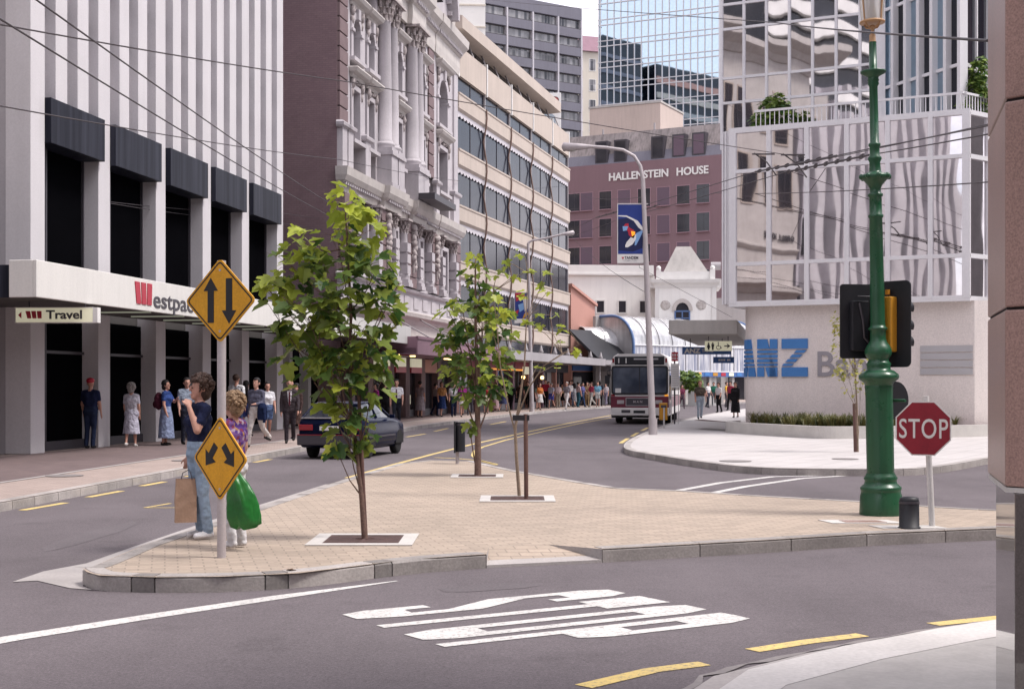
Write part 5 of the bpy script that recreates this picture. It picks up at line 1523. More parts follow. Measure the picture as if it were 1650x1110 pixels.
def add_leaf(mb, p, d, nrm, s, tint, curl=.25):
    """one lobed leaf: stalk end P, pointing along D, face towards NRM"""
    d = d.normalized(); sx = d.cross(nrm)
    sx = sx.normalized() if sx.length > 1e-4 else d.orthogonal().normalized()
    n = sx.cross(d)
    vs = []
    for sgn in (1, -1):
        for x, y in LEAF:
            x *= sgn
            vs.append(p + sx * (x * s) + d * (y * s) + n * (s * (abs(x) * curl - curl * 1.1 * y * y)))
    m = len(LEAF)
    mb.add(vs, [tuple(range(m)), tuple(range(2 * m - 1, m - 1, -1))], 0, True, tint)


def crown(mb, blobs, Y, scale, size, rng, tips=.5, flat=1.0, curl=.25, young=()):
    for (px, py, rx, ry, cnt, *dz) in blobs:
        c = P(px, py, Y); dpt = dz[0] if dz else 0
        for _ in range(cnt):
            while True:
                q = Vector((rng.uniform(-1, 1), rng.uniform(-1, 1), rng.uniform(-1, 1)))
                if .15 < q.length < 1: break
            q *= (q.length ** -.45)
            pos = c + Vector((q.x * rx * scale, (q.y * rx * flat * .9 + dpt) * scale, q.z * ry * scale))
            out = Vector((q.x, q.y, q.z * .25 - .22)) + Vector((rng.uniform(-.6, .6), rng.uniform(-.6, .6), rng.uniform(-.45, .3)))
            nrm = Vector((q.x * .7 + rng.uniform(-.5, .5), q.y * .7 + rng.uniform(-.5, .5), .9 + rng.uniform(-.4, .4)))
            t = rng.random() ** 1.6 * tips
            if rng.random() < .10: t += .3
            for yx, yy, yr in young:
                if (px - yx) ** 2 + (py - yy) ** 2 < yr * yr: t = rng.uniform(.5, 1.0)  # listed clumps lighter: young leaves and sunlit crown edges put into the tint
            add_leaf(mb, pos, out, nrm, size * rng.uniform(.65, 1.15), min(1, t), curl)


def limb_set(mb, trunk, blobs, Y, scale, r0, rng, thin=.008):
    """trunk: pixel path; a bough to every clump of the crown"""
    pts = [P(x, y, Y) + Vector((0, dy, 0)) for x, y, dy in trunk]
    n = len(pts)
    mb.tube(pts, [r0 * (1 - .8 * i / (n - 1)) for i in range(n)], 8)
    for b in blobs:
        c = P(b[0], b[1], Y) + Vector((0, rng.uniform(-.4, .4) * b[2] * scale, 0))
        below = [p for p in pts if p.z < c.z - .05] or [pts[0]]
        a = below[-1] if rng.random() < .6 or len(below) < 2 else below[-2]
        m = a.lerp(c, .5) + Vector((0, 0, -.06))
        k = max(thin, r0 * .28)
        mb.tube([a, m, c], [k, k * .7, k * .4], 5)
        for _ in range(max(2, b[4] // 5)):
            e = c + Vector((rng.uniform(-1, 1) * b[2], rng.uniform(-1, 1) * b[2], rng.uniform(-.6, .8) * b[3])) * scale * .85
            mb.tube([m.lerp(c, rng.uniform(.3, 1)), c.lerp(e, .5) + Vector((0, 0, .02)), e], [k * .45, k * .3, k * .2], 4)


def tree_thing(name, label, base, group=None):
    o = thing(name, label, 'tree', base, 0, group); return o


def put(mb, name, mat, root):
    q = root.location
    mb.v = [(x - q.x, y - q.y, z - q.z) for x, y, z in mb.v]
    return mb.build(name, mat, root)


def grate(px0, px1, py0, py1, label, bx, by):
    c = [G(px0[0], py1, KZ), G(px1[0], py1, KZ), G(px1[1], py0, KZ), G(px0[1], py0, KZ)]
    m = sum(c, Vector()) / 4
    t = thing('tree_grate', label, 'tree grate', (m.x, m.y, KZ))
    ex = ((c[1] - c[0]) + (c[2] - c[3])) / 2; ey = ((c[3] - c[0]) + (c[2] - c[1])) / 2
    ex.normalize(); ey = Vector((-ex.y, ex.x, 0))
    w = ((c[1] - c[0]).length + (c[2] - c[3]).length) / 4
    def q(mb, a, b, c_, d, z0, z1, mi=0):
        mb.prism([tuple((ex * x + ey * y)[:2]) for x, y in ((a, b), (c_, b), (c_, d), (a, d))], z0, z1, mi)
    fr = MB(); i = w * .72
    q(fr, -w, -w, w, -i, .003, .012); q(fr, -w, i, w, w, .003, .012); q(fr, -w, -i, -i, i, .003, .012); q(fr, i, -i, w, i, .003, .012)
    fr.build('frame', MAT['slab_white'], t)
    g = MB(); q(g, -i, -i, i, i, .002, .004, 1)
    off_ = Vector(G(bx, by, KZ)) - m; hole = (off_.dot(ex), off_.dot(ey))
    n = 11
    for k in range(n):                                   # curved cast-iron bars round the stem
        rr = .12 + k * (i * 1.35 - .12) / n
        pts = []
        for a in range(0, 361, 10):
            x = max(-i, min(i, hole[0] + rr * math.cos(R(a)))); y = max(-i, min(i, hole[1] + rr * math.sin(R(a))))
            pts.append((ex * x + ey * y) + Vector((0, 0, .007)))
        for a_, b_ in zip(pts, pts[1:]):
            d = b_ - a_
            if d.length < 1e-4: continue
            nn_ = Vector((-d.y, d.x, 0)).normalized() * .016
            g.add([a_ - nn_, b_ - nn_, b_ + nn_, a_ + nn_], [(0, 1, 2, 3)])
    q(g, -i, -.015, i, .015, .006, .0085); q(g, -.015, -i, .015, i, .006, .0086)
    q(g, -i, -i, -i + .03, i, .006, .009); q(g, i - .03, -i, i, i, .006, .009); q(g, -i, -i, i, -i + .03, .006, .0092); q(g, -i, i - .03, i, i, .006, .0092)
    g.build('grating', [MAT['grate'], MAT['mulch']], t)
    return t


rt = random.Random(11)
grate((485, 520), (655, 684), 860.5, 879.5, 'cast iron tree grate in a white frame round the leafiest tree, nearest the kerb', 588, 869)
grate((716, 738), (795, 826), 763.5, 770.5, 'cast iron tree grate round the thick stemmed tree by the litter bin', 770, 767)
grate((765, 782), (885, 902), 799.5, 808, 'cast iron tree grate round the sparse staked tree', 838, 803)

# the leafy plane tree nearest the road
Y1 = 14.2; s1 = Y1 / F
b1 = [(562, 330, 36, 30, 17), (585, 372, 40, 36, 20), (545, 392, 46, 32, 18), (492, 392, 48, 26, 15), (470, 428, 46, 36, 20), (448, 462, 34, 30, 12), (432, 466, 18, 20, 5), (535, 450, 74, 50, 50),
      (603, 442, 42, 46, 32), (618, 492, 36, 42, 24), (640, 462, 12, 16, 3), (500, 512, 72, 54, 46), (572, 530, 72, 60, 54), (608, 562, 40, 46, 22), (478, 562, 44, 40, 22), (548, 600, 62, 42, 40), (602, 618, 36, 32, 12),
      (504, 616, 36, 26, 9), (556, 690, 36, 40, 24), (594, 688, 22, 32, 10), (544, 728, 22, 22, 7), (532, 656, 18, 18, 4), (440, 500, 26, 26, 7), (640, 520, 14, 20, 3)]
t1 = tree_thing('plane_tree', 'leafiest young plane tree with yellow green tips, nearest the kerb', G(588, 869, KZ))
mb = MB(); limb_set(mb, [(588, 872, 0), (583, 800, 0), (576, 735, .02), (566, 680, .04), (562, 600, .02), (566, 500, 0), (560, 400, -.02), (556, 330, 0)], b1, Y1, s1, .032, rt)
put(mb, 'trunk', MAT['bark'], t1)
mb = MB(); b1c = [(550 + (x - 550) * .92, y, rx * .88, ry, max(2, round(c * 1.05))) for x, y, rx, ry, c in b1]
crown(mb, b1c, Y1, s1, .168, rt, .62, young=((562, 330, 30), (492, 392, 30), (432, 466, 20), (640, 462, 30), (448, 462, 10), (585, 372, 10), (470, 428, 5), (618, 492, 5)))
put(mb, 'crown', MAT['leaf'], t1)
def stake(px0, py0, px1, py1, r, label, tie=None, group=None):
    g = G(px0, py0, KZ); t = thing('tree_stake', label, 'stake', g)
    top = P(px1, py1, g.y); mb = MB(); mb.tube([g, top], r, 8); put(mb, 'post', MAT['stake'], t)
    if tie:
        mb = MB(); a, b = P(tie[0], tie[2], g.y), P(tie[1], tie[2], g.y)
        mb.obox((a + b) / 2, ((b - a).length, .05, .075)); put(mb, 'tie', MAT['black'], t)
    return t
stake(590, 868, 575, 575, .018, 'thin dark stake along the stem of the leafiest tree')

# second tree
Y2 = 24.1; s2 = Y2 / F
b2 = [(766, 416, 14, 12, 5), (765, 442, 20, 20, 10), (774, 474, 26, 22, 12), (746, 500, 32, 22, 16), (795, 492, 24, 22, 10), (722, 500, 16, 16, 5), (778, 520, 52, 36, 46), (738, 548, 34, 30, 24), (803, 552, 34, 34, 28),
      (762, 598, 52, 38, 58), (732, 585, 26, 24, 14), (800, 606, 26, 34, 20), (762, 634, 34, 18, 16), (756, 684, 10, 12, 5), (724, 560, 16, 18, 6)]
t2 = tree_thing('plane_tree', 'medium plane tree with a thick dark stem beside the litter bin', G(770, 767, KZ))
mb = MB(); limb_set(mb, [(770, 769, 0), (770, 700, 0), (769, 640, .02), (768, 580, 0), (766, 500, 0), (766, 430, 0)], b2, Y2, s2, .062, rt)
put(mb, 'trunk', MAT['bark'], t2)
mb = MB(); b2c = [(x, y, rx, ry, max(2, round(c * 1.15))) for x, y, rx, ry, c in b2]
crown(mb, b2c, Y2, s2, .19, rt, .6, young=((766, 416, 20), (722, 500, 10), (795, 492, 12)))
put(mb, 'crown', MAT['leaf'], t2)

# sparse tree, mostly bare twigs
Y3 = 19.6; s3 = Y3 / F
t3 = tree_thing('plane_tree', 'sparse nearly bare young tree with a few yellow leaves, tied to a stake', G(837, 802, KZ))
tips = [(806, 438), (840, 404), (818, 424), (856, 432), (880, 440), (876, 456), (868, 500), (892, 506), (902, 526), (866, 520), (832, 442), (868, 586), (904, 546), (898, 586), (850, 520), (882, 472), (800, 475), (790, 520), (930, 560), (846, 470), (812, 500)]
mb = MB(); st = [P(x, y, Y3) + Vector((0, dy, 0)) for x, y, dy in [(837, 803, 0), (832, 735, 0), (830, 690, .02), (838, 640, 0), (845, 590, 0), (848, 520, -.03), (850, 440, 0)]]
mb.tube(st, [.026, .024, .022, .016, .012, .009, .005], 7)
l2 = [P(x, y, Y3) + Vector((0, dy, 0)) for x, y, dy in [(831, 700, 0), (818, 650, .1), (806, 590, .15), (800, 520, .12), (794, 470, .1)]]; mb.tube(l2, [.013, .011, .009, .007, .004], 6)
l3 = [P(x, y, Y3) + Vector((0, dy, 0)) for x, y, dy in [(834, 670, 0), (852, 625, -.1), (875, 590, -.2), (905, 570, -.2), (932, 556, -.2)]]; mb.tube(l3, [.012, .010, .007, .005, .003], 6)
tm = MB()
for i, (x, y) in enumerate(tips):
    e = P(x, y, Y3) + Vector((0, rt.uniform(-.35, .35), 0))
    src = min([q for q in st[2:] + l2[1:] + l3[1:] if q.z < e.z - .1] or [st[3]], key=lambda q: (q - e).length)
    mb.tube([src, src.lerp(e, .5) + Vector((rt.uniform(-.06, .06), 0, .04)), e], [.006, .005, .003], 5)
    for _ in range(rt.choice((2, 2, 3, 4))):
        add_leaf(tm, e + Vector((rt.uniform(-.05, .05), rt.uniform(-.05, .05), rt.uniform(-.08, .03))), Vector((rt.uniform(-1, 1), rt.uniform(-1, 1), rt.uniform(-.6, .3))), Vector((rt.uniform(-.4, .4), rt.uniform(-.4, .4), 1)), rt.uniform(.08, .14), rt.uniform(.35, 1))
put(mb, 'trunk', MAT['twig'], t3); put(tm, 'crown', MAT['leaf'], t3)
stake(848, 804, 847, 667, .030, 'stout square topped stake with a black tie holding the sparse tree', (826, 853, 673))

# sapling on the pale footpath
Y4 = 32.6; s4 = Y4 / F
b4 = [(1372, 492, 16, 14, 34), (1362, 515, 22, 18, 50), (1378, 540, 20, 22, 50), (1360, 560, 20, 22, 46), (1352, 530, 10, 14, 16), (1384, 572, 18, 16, 34), (1366, 596, 24, 16, 46), (1388, 606, 16, 14, 24), (1352, 600, 10, 12, 12), (1376, 628, 20, 10, 14), (1390, 520, 10, 16, 14)]
t4 = tree_thing('sapling', 'slender sapling with small yellowish leaves on the pale footpath before the bank wall', G(1382, 728, KZ))
mb = MB(); limb_set(mb, [(1382, 730, 0), (1381, 660, 0), (1378, 600, 0), (1376, 550, 0), (1372, 490, 0)], b4, Y4, s4, .028, rt, .008); put(mb, 'trunk', MAT['twig'], t4)
mb = MB(); crown(mb, b4, Y4, s4, .092, rt, 1.0, curl=.2); put(mb, 'crown', MAT['leaf_yel'], t4)
stake(1379, 728, 1377, 650, .05, 'pale round stake beside the sapling on the pale footpath')


def shrub(name, label, base, blobs, Y, size, n, mat):
    t = thing(name, label, 'shrub' if 'tree' not in name else 'tree', base)
    s_ = Y / F; m1 = MB(); top = P(blobs[0][0], blobs[0][1], Y)
    m1.tube([Vector(base), top], [.06, .03], 6); put(m1, 'stem', MAT['bark'], t)
    m2 = MB(); crown(m2, blobs, Y, s_, size, rt, .8, curl=.15); put(m2, 'foliage', mat, t)
    return t


shrub('terrace_shrub', 'rounded green shrub behind the left end of the terrace railing', (P(1248, 205, 47.2).x, 47.2, 10.11), [(1246, 178, 26, 22, 190), (1232, 192, 22, 14, 90), (1264, 188, 20, 18, 100), (1250, 162, 14, 12, 50), (1222, 203, 12, 8, 26)], 47.2, .19, 0, MAT['leaf_fir'])
shrub('terrace_shrub', 'taller pointed green shrub at the right end of the terrace', (P(1573, 190, 43.72).x, 43.72, 10.11), [(1572, 152, 20, 28, 200), (1577, 122, 14, 24, 110), (1558, 172, 15, 14, 90), (1586, 164, 14, 24, 110), (1580, 102, 7, 12, 30)], 43.72, .16, 0, MAT['leaf_fir'])
shrub('street_tree', 'small leafy street tree far behind the bus stop', G(1112, 648, KZ), [(1112, 612, 17, 14, 120), (1104, 604, 10, 8, 40), (1120, 620, 10, 10, 40)], 100, .42, 0, MAT['leaf_fir'])

# ================================================================ warning signs on the island tip
sp = thing('traffic_sign', 'two yellow diamond traffic signs with black arrows on one grey post', 'sign post', G(357, 898, KZ))
mb = MB(); mb.tube([(0, 0, 0), (-.002, .01, 2.70)], .040, 12); mb.build('post', MAT['post_grey'], sp)


def diamond(z, half, yaw, arrows):
    y = -.055; pl = MB()
    def dia(h, r, n=4):
        pts = []
        for k in range(4):
            c = (h - r * 1.414) ; a0 = 90 * k
            cx, cz = c * math.cos(R(a0)), c * math.sin(R(a0))
            for j in range(n + 1): pts.append((cx + r * math.cos(R(a0 - 45 + 90 * j / n)), cz + r * math.sin(R(a0 - 45 + 90 * j / n))))
        return pts
    pl.prismy(dia(half, .04), -.006, .006, 0)
    q = pl.build('sign_plate', MAT['sign_yellow'], sp, loc=(0, -.052, z), rz=yaw)
    bd = MB(); o_, i_ = dia(half - .022, .034), dia(half - .040, .026); n = len(o_)
    vs = [(p[0], -.0085, p[1]) for p in o_ + i_]
    bd.add(vs, [(k, (k + 1) % n, n + (k + 1) % n, n + k) for k in range(n)]); bd.build('border', MAT['black'], q)
    for p in arrows:
        a = MB(); a.prismy(p, -.0095, -.0055); a.build('arrow', MAT['black'], q)
    for zb in (half * .72, -half * .72):
        b_ = MB(); b_.prismy([(.012 * math.cos(R(a_)), zb + .012 * math.sin(R(a_))) for a_ in range(0, 360, 45)], -.010, -.005); b_.build('bolt', MAT['post_grey'], q)
    bk = MB(); bk.box(-.03, .03, .006, .05, -.05, .05); bk.build('bracket', MAT['post_grey'], q)


up_ = lambda x, s: [(x - .034, -.20 * s), (x + .034, -.20 * s), (x + .034, .09 * s), (x + .078, .09 * s), (x, .21 * s), (x - .078, .09 * s), (x - .034, .09 * s)]
ar1 = up_(-.10, 1); ar2 = [(p[0], p[1]) for p in up_(.10, -1)][::-1]
diamond(1.7 - KZ + 135 * .005647, .385, R(-24), [ar1, ar2])
def rotp(poly, a, cx, cz): return [(cx + x * math.cos(a) - z * math.sin(a), cz + x * math.sin(a) + z * math.cos(a)) for x, z in poly]
aa = [(-.036, .115), (-.036, -.01), (-.092, -.01), (0, -.125), (.092, -.01), (.036, -.01), (.036, .115)]
diamond(1.7 - KZ - 118 * .005647, .385, R(-40), [rotp(aa, R(-38), -.125, .03), rotp(aa, R(38), .125, .03)])

# ================================================================ green cast-iron lamp standard
LX = G(1420, 829, KZ); k_ = LX.y / F
lamp = thing('lamp_post', 'tall ornate green cast iron lamp standard with a tan lantern', 'lamp post', LX)
lamp.rotation_euler[1] = R(-1.05)
def zz(py): return CH + (HY - py) * k_ - KZ
def lprof(rows): return [(r * k_, zz(y)) for r, y in rows]
mb = MB()
mb.lathe(lprof([(34, 829), (34.5, 826), (33, 798), (31.5, 794), (31.5, 790), (33, 786), (31, 783), (26, 779), (25, 774), (27, 770), (24, 766), (22.5, 762)]), n=32)
mb.build('base', MAT['green'], lamp)
mb = MB(); rows = [(21.5, 762), (21.8, 700), (21.5, 640), (22, 626), (22.5, 622), (22, 620)]
n = 48; pr = lprof(rows); vs = []
for r, z in pr:
    for q in range(n): vs.append(((r * (1 - (.025 if q % 4 == 0 else 0))) * math.cos(2 * math.pi * q / n), (r * (1 - (.025 if q % 4 == 0 else 0))) * math.sin(2 * math.pi * q / n), z))
mb.add(vs, [(i * n + q, i * n + (q + 1) % n, (i + 1) * n + (q + 1) % n, (i + 1) * n + q) for i in range(len(pr) - 1) for q in range(n)], 0, True)
mb.build('shaft', MAT['green'], lamp)
mb = MB(); mb.lathe(lprof([(22, 621), (24, 616), (31, 611), (32, 608), (31.5, 604), (27, 600), (25, 598), (19, 596), (18.5, 590), (20, 586), (17, 583), (15.5, 580), (17, 577), (20, 573), (21.5, 569), (21, 563), (18, 557), (14, 551), (12.5, 546), (12.5, 533), (15, 531), (15.5, 529), (13, 527), (11.8, 524)]), n=32); mb.build('collar', MAT['green'], lamp)
mb = MB(); mb.lathe(lprof([(11.8, 524), (11, 440), (10.2, 352), (12, 350), (12.2, 347), (10, 345), (9.7, 318), (12, 316), (12, 313), (9, 311), (8.6, 304), (11, 299), (18, 291), (23, 288), (23.5, 284), (21, 281), (11, 279), (9.5, 276), (8.5, 262), (10.8, 257), (10.8, 254), (8, 251), (7.6, 238), (9.6, 235), (9.6, 232), (7, 230), (6.6, 140), (9, 136), (8, 132), (9.5, 130), (8, 127), (9, 124), (20, 118), (20.5, 115), (6.4, 113), (5.8, 68)]), n=24); mb.build('upper_shaft', MAT['green'], lamp)
for a in range(0, 360, 45):
    pass
mb = MB()
for q in range(8):
    a = q * math.pi / 4; mb.ball((22 * k_ * math.cos(a), 22 * k_ * math.sin(a), zz(285)), (4.5 * k_, 4.5 * k_, 5 * k_), 7, 5)
mb.build('scroll_collar', MAT['green'], lamp)
mb = MB(); mb.lathe(lprof([(5.8, 68), (5.2, 66), (5.2, 57), (3, 55), (2.6, 48), (6, 44), (3, 41)]), n=12)
for q in range(4):
    a = q * math.pi / 2 + .6; c, s_ = math.cos(a), math.sin(a)
    mb.tube([(2 * k_ * c, 2 * k_ * s_, zz(46)), (12 * k_ * c, 12 * k_ * s_, zz(43)), (17 * k_ * c, 17 * k_ * s_, zz(37))], 1.5 * k_, 6)
    mb.tube([(18 * k_ * c, 18 * k_ * s_, zz(36)), (24 * k_ * c, 24 * k_ * s_, zz(-30))], 1.3 * k_, 6)
mb.lathe(lprof([(17, 38), (20, 38), (20.5, 36), (19, 34), (16, 34)]), n=16); mb.lathe(lprof([(24, -28), (26, -30), (25, -34), (12, -60), (5, -72), (2, -85)]), n=16)
lt = mb.build('lantern_frame', MAT['tan'], lamp)
mb = MB(); mb.lathe(lprof([(17.5, 34), (22.5, -28)]), n=16); mb.build('lantern_glass', MAT['lantern'], lt)
mb = MB(); mb.lathe(lprof([(4, 34), (5, 28), (3, 10), (0.5, 4)]), n=10); mb.build('bulb', MAT['white'], lt)
# shield on the shaft
mb = MB(); mb.prismy([(-6 * k_, zz(650)), (0, zz(660)), (8 * k_, zz(650)), (8 * k_, zz(625)), (-6 * k_, zz(625))], -22.6 * k_, -21 * k_); mb.build('shield', MAT['green'], lamp, bevel=.006)


def rrect(w, h, r, n=5):
    pts = []
    for cx, cz, a0 in ((w / 2 - r, -h / 2 + r, -90), (w / 2 - r, h / 2 - r, 0), (-w / 2 + r, h / 2 - r, 90), (-w / 2 + r, -h / 2 + r, 180)):
        for j in range(n + 1): pts.append((cx + r * math.cos(R(a0 + 90 * j / n)), cz + r * math.sin(R(a0 + 90 * j / n))))
    return pts


YS = LX.y + .22
ts = thing('traffic_signal', 'black traffic signal seen from behind, hung on the street side of the green lamp standard', 'traffic light', P(1383, 518, YS), R(12))
mb = MB(); mb.prismy(rrect(64 * k_, 121 * k_, 5 * k_), -.012, .012); mb.build('backing_board', MAT['black'], ts)
mb = MB(); mb.box(-.13, .10, -.10, -.012, -.36, .25); mb.build('housing', MAT['black'], ts, bevel=.015)
mb = MB()
for z in (.22, 0, -.22): mb.lathe([(.10, 0), (.10, .18)], (0, 0, 0), 14); mb.v[-28:] = [(x, .012 + zq, z + y) for x, y, zq in mb.v[-28:]]
mb.build('visor', MAT['black'], ts)
mb = MB(); mb.tube([(-.04, -.11, .22), (.0, -.13, .0), (.02, -.12, -.2), (.12, -.11, -.30), (.22, -.1, -.31)], .014, 6); mb.tube([(-.06, -.11, .30), (.3, -.10, .30)], .008, 6); mb.build('cable', MAT['ink'], ts)
ts = thing('traffic_signal', 'black traffic signal with a yellow housing, seen edge on beside the green shaft', 'traffic light', P(1441, 522, LX.y + .10), R(-48))
mb = MB(); mb.prismy(rrect(56 * k_, 140 * k_, 9 * k_), .02, .04); mb.build('backing_board', MAT['black'], ts)
mb = MB(); mb.box(-.125, .03, -.12, .02, -.34, .33); mb.build('housing', MAT['amber'], ts, bevel=.015)
for z in (.20, -.02, -.22):
    mb = MB(); pr = [(.09, 0), (.095, .22)]; mb.lathe(pr, (0, 0, 0), 16, a0=R(-30), a1=R(210)); mb.v = [(x + .02, .04 + q, z + y) for x, y, q in mb.v]; mb.build('visor', MAT['black'], ts)
mb = MB(); mb.tube([(-.08, -.02, .36), (-.08, -.02, .42)], .03, 8); mb.build('bracket', MAT['amber'], ts)
ds = thing('round_sign', 'black round sign seen from behind on the lower green shaft', 'sign', P(1443, 645, LX.y + .30), R(35))
mb = MB(); mb.prismy([(31 * k_ * math.cos(2 * math.pi * q / 28), 31 * k_ * math.sin(2 * math.pi * q / 28)) for q in range(28)], -.01, .01); mb.build('disc', MAT['black'], ds)
mb = MB(); mb.tube([(-.12, 0, .0), (-.12, -.25, .0)], .02, 6); mb.build('bracket', MAT['green'], ds)

# stop sign, litter bins, slabs
sb = thing('stop_sign', 'red octagonal stop sign on a leaning white post', 'sign', G(1502, 848, KZ))
kk = sb.location.y / F
mb = MB(); mb.tube([(0, 0, 0), (-10 * kk, .0, (848 - 638) * kk)], .033, 12); mb.build('post', MAT['post_white'], sb)
cz = (848 - 690) * kk; hw = .300
def octa(r): return [(r / math.cos(R(22.5)) * math.cos(R(22.5 + 45 * q)), r / math.cos(R(22.5)) * math.sin(R(22.5 + 45 * q))) for q in range(8)]
mb = MB(); mb.prismy(octa(hw), -.008, .0); plq = mb.build('sign_plate', MAT['white'], sb, loc=(-16 * kk, -.04, cz), rz=R(-27))
mb = MB(); mb.prismy(octa(hw - .014), -.011, -.007); mb.build('red_face', MAT['red_dark'], plq)
text('lettering', 'STOP', .305, MAT['white'], plq, (0, -.0115, -.105), .002, .002, sx=.70, align='CENTER', space=1.08)
mb = MB(); mb.box(-.03, .03, 0, .03, -.05, .05); mb.build('bracket', MAT['post_grey'], plq)

bn = thing('bollard', 'short black rounded plastic bollard on a white slab beside the stop sign', 'bollard', G(1465, 851, KZ))
mb = MB(); kk = bn.location.y / F
mb.lathe([(.125, 0), (.125, .015), (.110, .02), (.108, .30), (.100, .335), (.06, .348), (0, .35)], n=20, sy=.8); mb.build('body', MAT['black'], bn)
mb = MB(); mb.lathe([(.1115, .27), (.1125, .275), (.1125, .29), (.111, .295)], n=20, sy=.8); mb.build('band', MAT['ink'], bn)
sl2 = MB(); c = G(1462, 850, KZ); sl2.prism([(c.x - .30, c.y - .13), (c.x + .42, c.y - .10), (c.x + .34, c.y + .22), (c.x - .38, c.y + .2)], KZ + .002, KZ + .008); o = sl2.build('paving_slab', MAT['slab_white']); o['kind'] = 'structure'
c = G(1395, 841, KZ)
sl2 = MB(); sl2.prism([(c.x - .42, c.y - .17), (c.x + .42, c.y - .17), (c.x + .30, c.y + .2), (c.x - .50, c.y + .22)], KZ + .002, KZ + .008)
o = sl2.build('paving_slab', MAT['slab_white']); o['kind'] = 'structure'
sl2 = MB(); sl2.prism([(c.x - .25, c.y - .10), (c.x + .22, c.y - .10), (c.x + .16, c.y + .12), (c.x - .28, c.y + .13)], KZ + .008, KZ + .012)
o = sl2.build('access_cover', MAT['granite']); o['kind'] = 'structure'

lb = thing('litter_bin', 'slim black litter bin on a grey post near the island end', 'litter bin', G(737, 747, KZ))
kk = lb.location.y / F
mb = MB(); mb.tube([(0, 0, 0), (0, 0, .84)], .035, 10); mb.build('post', MAT['post_grey'], lb)
mb = MB(); mb.box(-.065, -.04, -.13, .13, .22, .84); mb.build('back_plate', MAT['black'], lb)
mb = MB(); mb.prism([(.04 + .095 * math.cos(R(a)) * 1.0 + .02, .12 * math.sin(R(a))) for a in range(0, 360, 20)], .24, .83); b = mb.build('bin', MAT['black'], lb)
mb = MB(); mb.prism([(.06 + .100 * math.cos(R(a)), .125 * math.sin(R(a))) for a in range(0, 360, 20)], .76, .80); mb.build('rim', MAT['ink'], b)

for px, py, r in ((1185, 742.5, .33), (1362, 739, .28), (300, 741.5, .30), (104, 766, .32)):
    g = G(px, py, KZ + .008); mb = MB(); mb.prism([(r * math.cos(R(a)), r * math.sin(R(a))) for a in range(0, 360, 15)], 0, .004)
    o = mb.build('manhole_cover', MAT['manhole'], loc=g); o['kind'] = 'structure'

fl = thing('fallen_leaf', 'single brown fallen leaf on the paving near the front kerb', 'leaf', G(463, 920, KZ))
mb = MB(); add_leaf(mb, Vector((0, 0, .012)), Vector((1, .3, .05)), Vector((0, .2, 1)), .085, .3, .15); mb.build('blade', MAT['paper'], fl)

# ================================================================ street lights with banners
def street_light(label, base, top, bend, head, r0, r1):
    t = thing('street_light', label, 'street light', base)
    b = Vector(base); q = [Vector(top) - b] + [Vector(p) - b for p in bend]
    mb = MB(); mb.tube([(0, 0, 0), q[0] * .35, q[0]], [r0, r0 * .85, r1], 12); mb.tube([(0, 0, 0), (0, 0, .5)], r0 * 1.2, 12); mb.build('pole', MAT['post_grey'], t)
    mb = MB(); mb.tube(q, [r1] + [r1 * .8] * (len(q) - 1), 8); mb.build('arm', MAT['post_grey'], t)
    h = Vector(head) - b; d = (h - q[-1]).normalized()
    mb = MB(); mb.tube([q[-1] - d * .1, q[-1].lerp(h, .3), h, h + d * .06], [.05, .10, .15, .03], 10)
    hd = mb.build('lamp_head', MAT['post_grey'], t)
    mb = MB(); mb.ball(h.lerp(q[-1], .3) - Vector((0, 0, .06)), (.22, .10, .10), 10, 6); mb.build('lens', MAT['lantern'], hd)
    return t


g = G(1052, 700, KZ); Yp = g.y
sl1 = street_light('grey street light by the bus with a long curved arm, holding the skier banner', g, P(1036, 290, Yp), [P(1032, 268, Yp), P(1022, 252, Yp), P(1004, 242, Yp), P(975, 238, Yp), P(950, 236.5, Yp)], P(908, 237, Yp), .115, .07)
def banner(label, px0, px1, py0, py1, Y, art, rz):
    w = (px1 - px0) * Y / F; h = (py1 - py0) * Y / F
    t = thing('banner', label, 'banner', P((px0 + px1) / 2, py1, Y), rz)
    mb = MB(); mb.box(-w / 2, w / 2, -.012, .012, 0, h); pl_ = mb.build('cloth', MAT['white'], t)
    for z in (.02, h - .02):
        m = MB(); m.tube([(-w / 2, 0, z), (w / 2 + .14, 0, z)], .018, 6); m.build('rod', MAT['post_grey'], t)
    return t, pl_, w, h
bt, pl_, w, h = banner('blue banner of a skier carving through snow, with a white foot panel', 994.5, 1037, 328, 425, Yp, None, 0)
def pq(x, y): return ((x - .5) * w, h * (1 - y))        # banner coordinates, y down 0..1
def art(name, pts, mat, lay, pl=None):
    m = MB(); q = [pq(*p) for p in pts]
    ar_ = sum(a[0] * b[1] - b[0] * a[1] for a, b in zip(q, q[1:] + q[:1]))
    if ar_ < 0: q = q[::-1]
    m.prismy(q, -.014 - .002 * lay, -.012); return m.build(name, MAT[mat] if isinstance(mat, str) else mat, pl or pl_)
MAT['ban_blue'] = M('banner blue', (.018, .040, .21), .7, .15, 1.5, .05, 20); MAT['ban_navy'] = M('banner navy', (.008, .014, .07), .7, .1, 2, .05, 20); MAT['ban_sky'] = M('banner light blue', (.20, .36, .62), .7)
art('blue_field', [(.03, .02), (.97, .02), (.97, .84), (.03, .84)], 'ban_blue', 1)
art('dark_slope', [(.03, .26), (.45, .24), (.97, .42), (.97, .74), (.6, .80), (.03, .78)], 'ban_navy', 2)
art('snow_spray', [(.03, .20), (.35, .20), (.60, .25), (.78, .29), (.97, .40), (.97, .46), (.80, .40), (.62, .29), (.34, .225), (.03, .215)], 'white', 3)
art('snow_spray', [(.70, .50), (.97, .44), (.97, .47), (.85, .58), (.72, .69), (.66, .70)], 'ban_sky', 3)
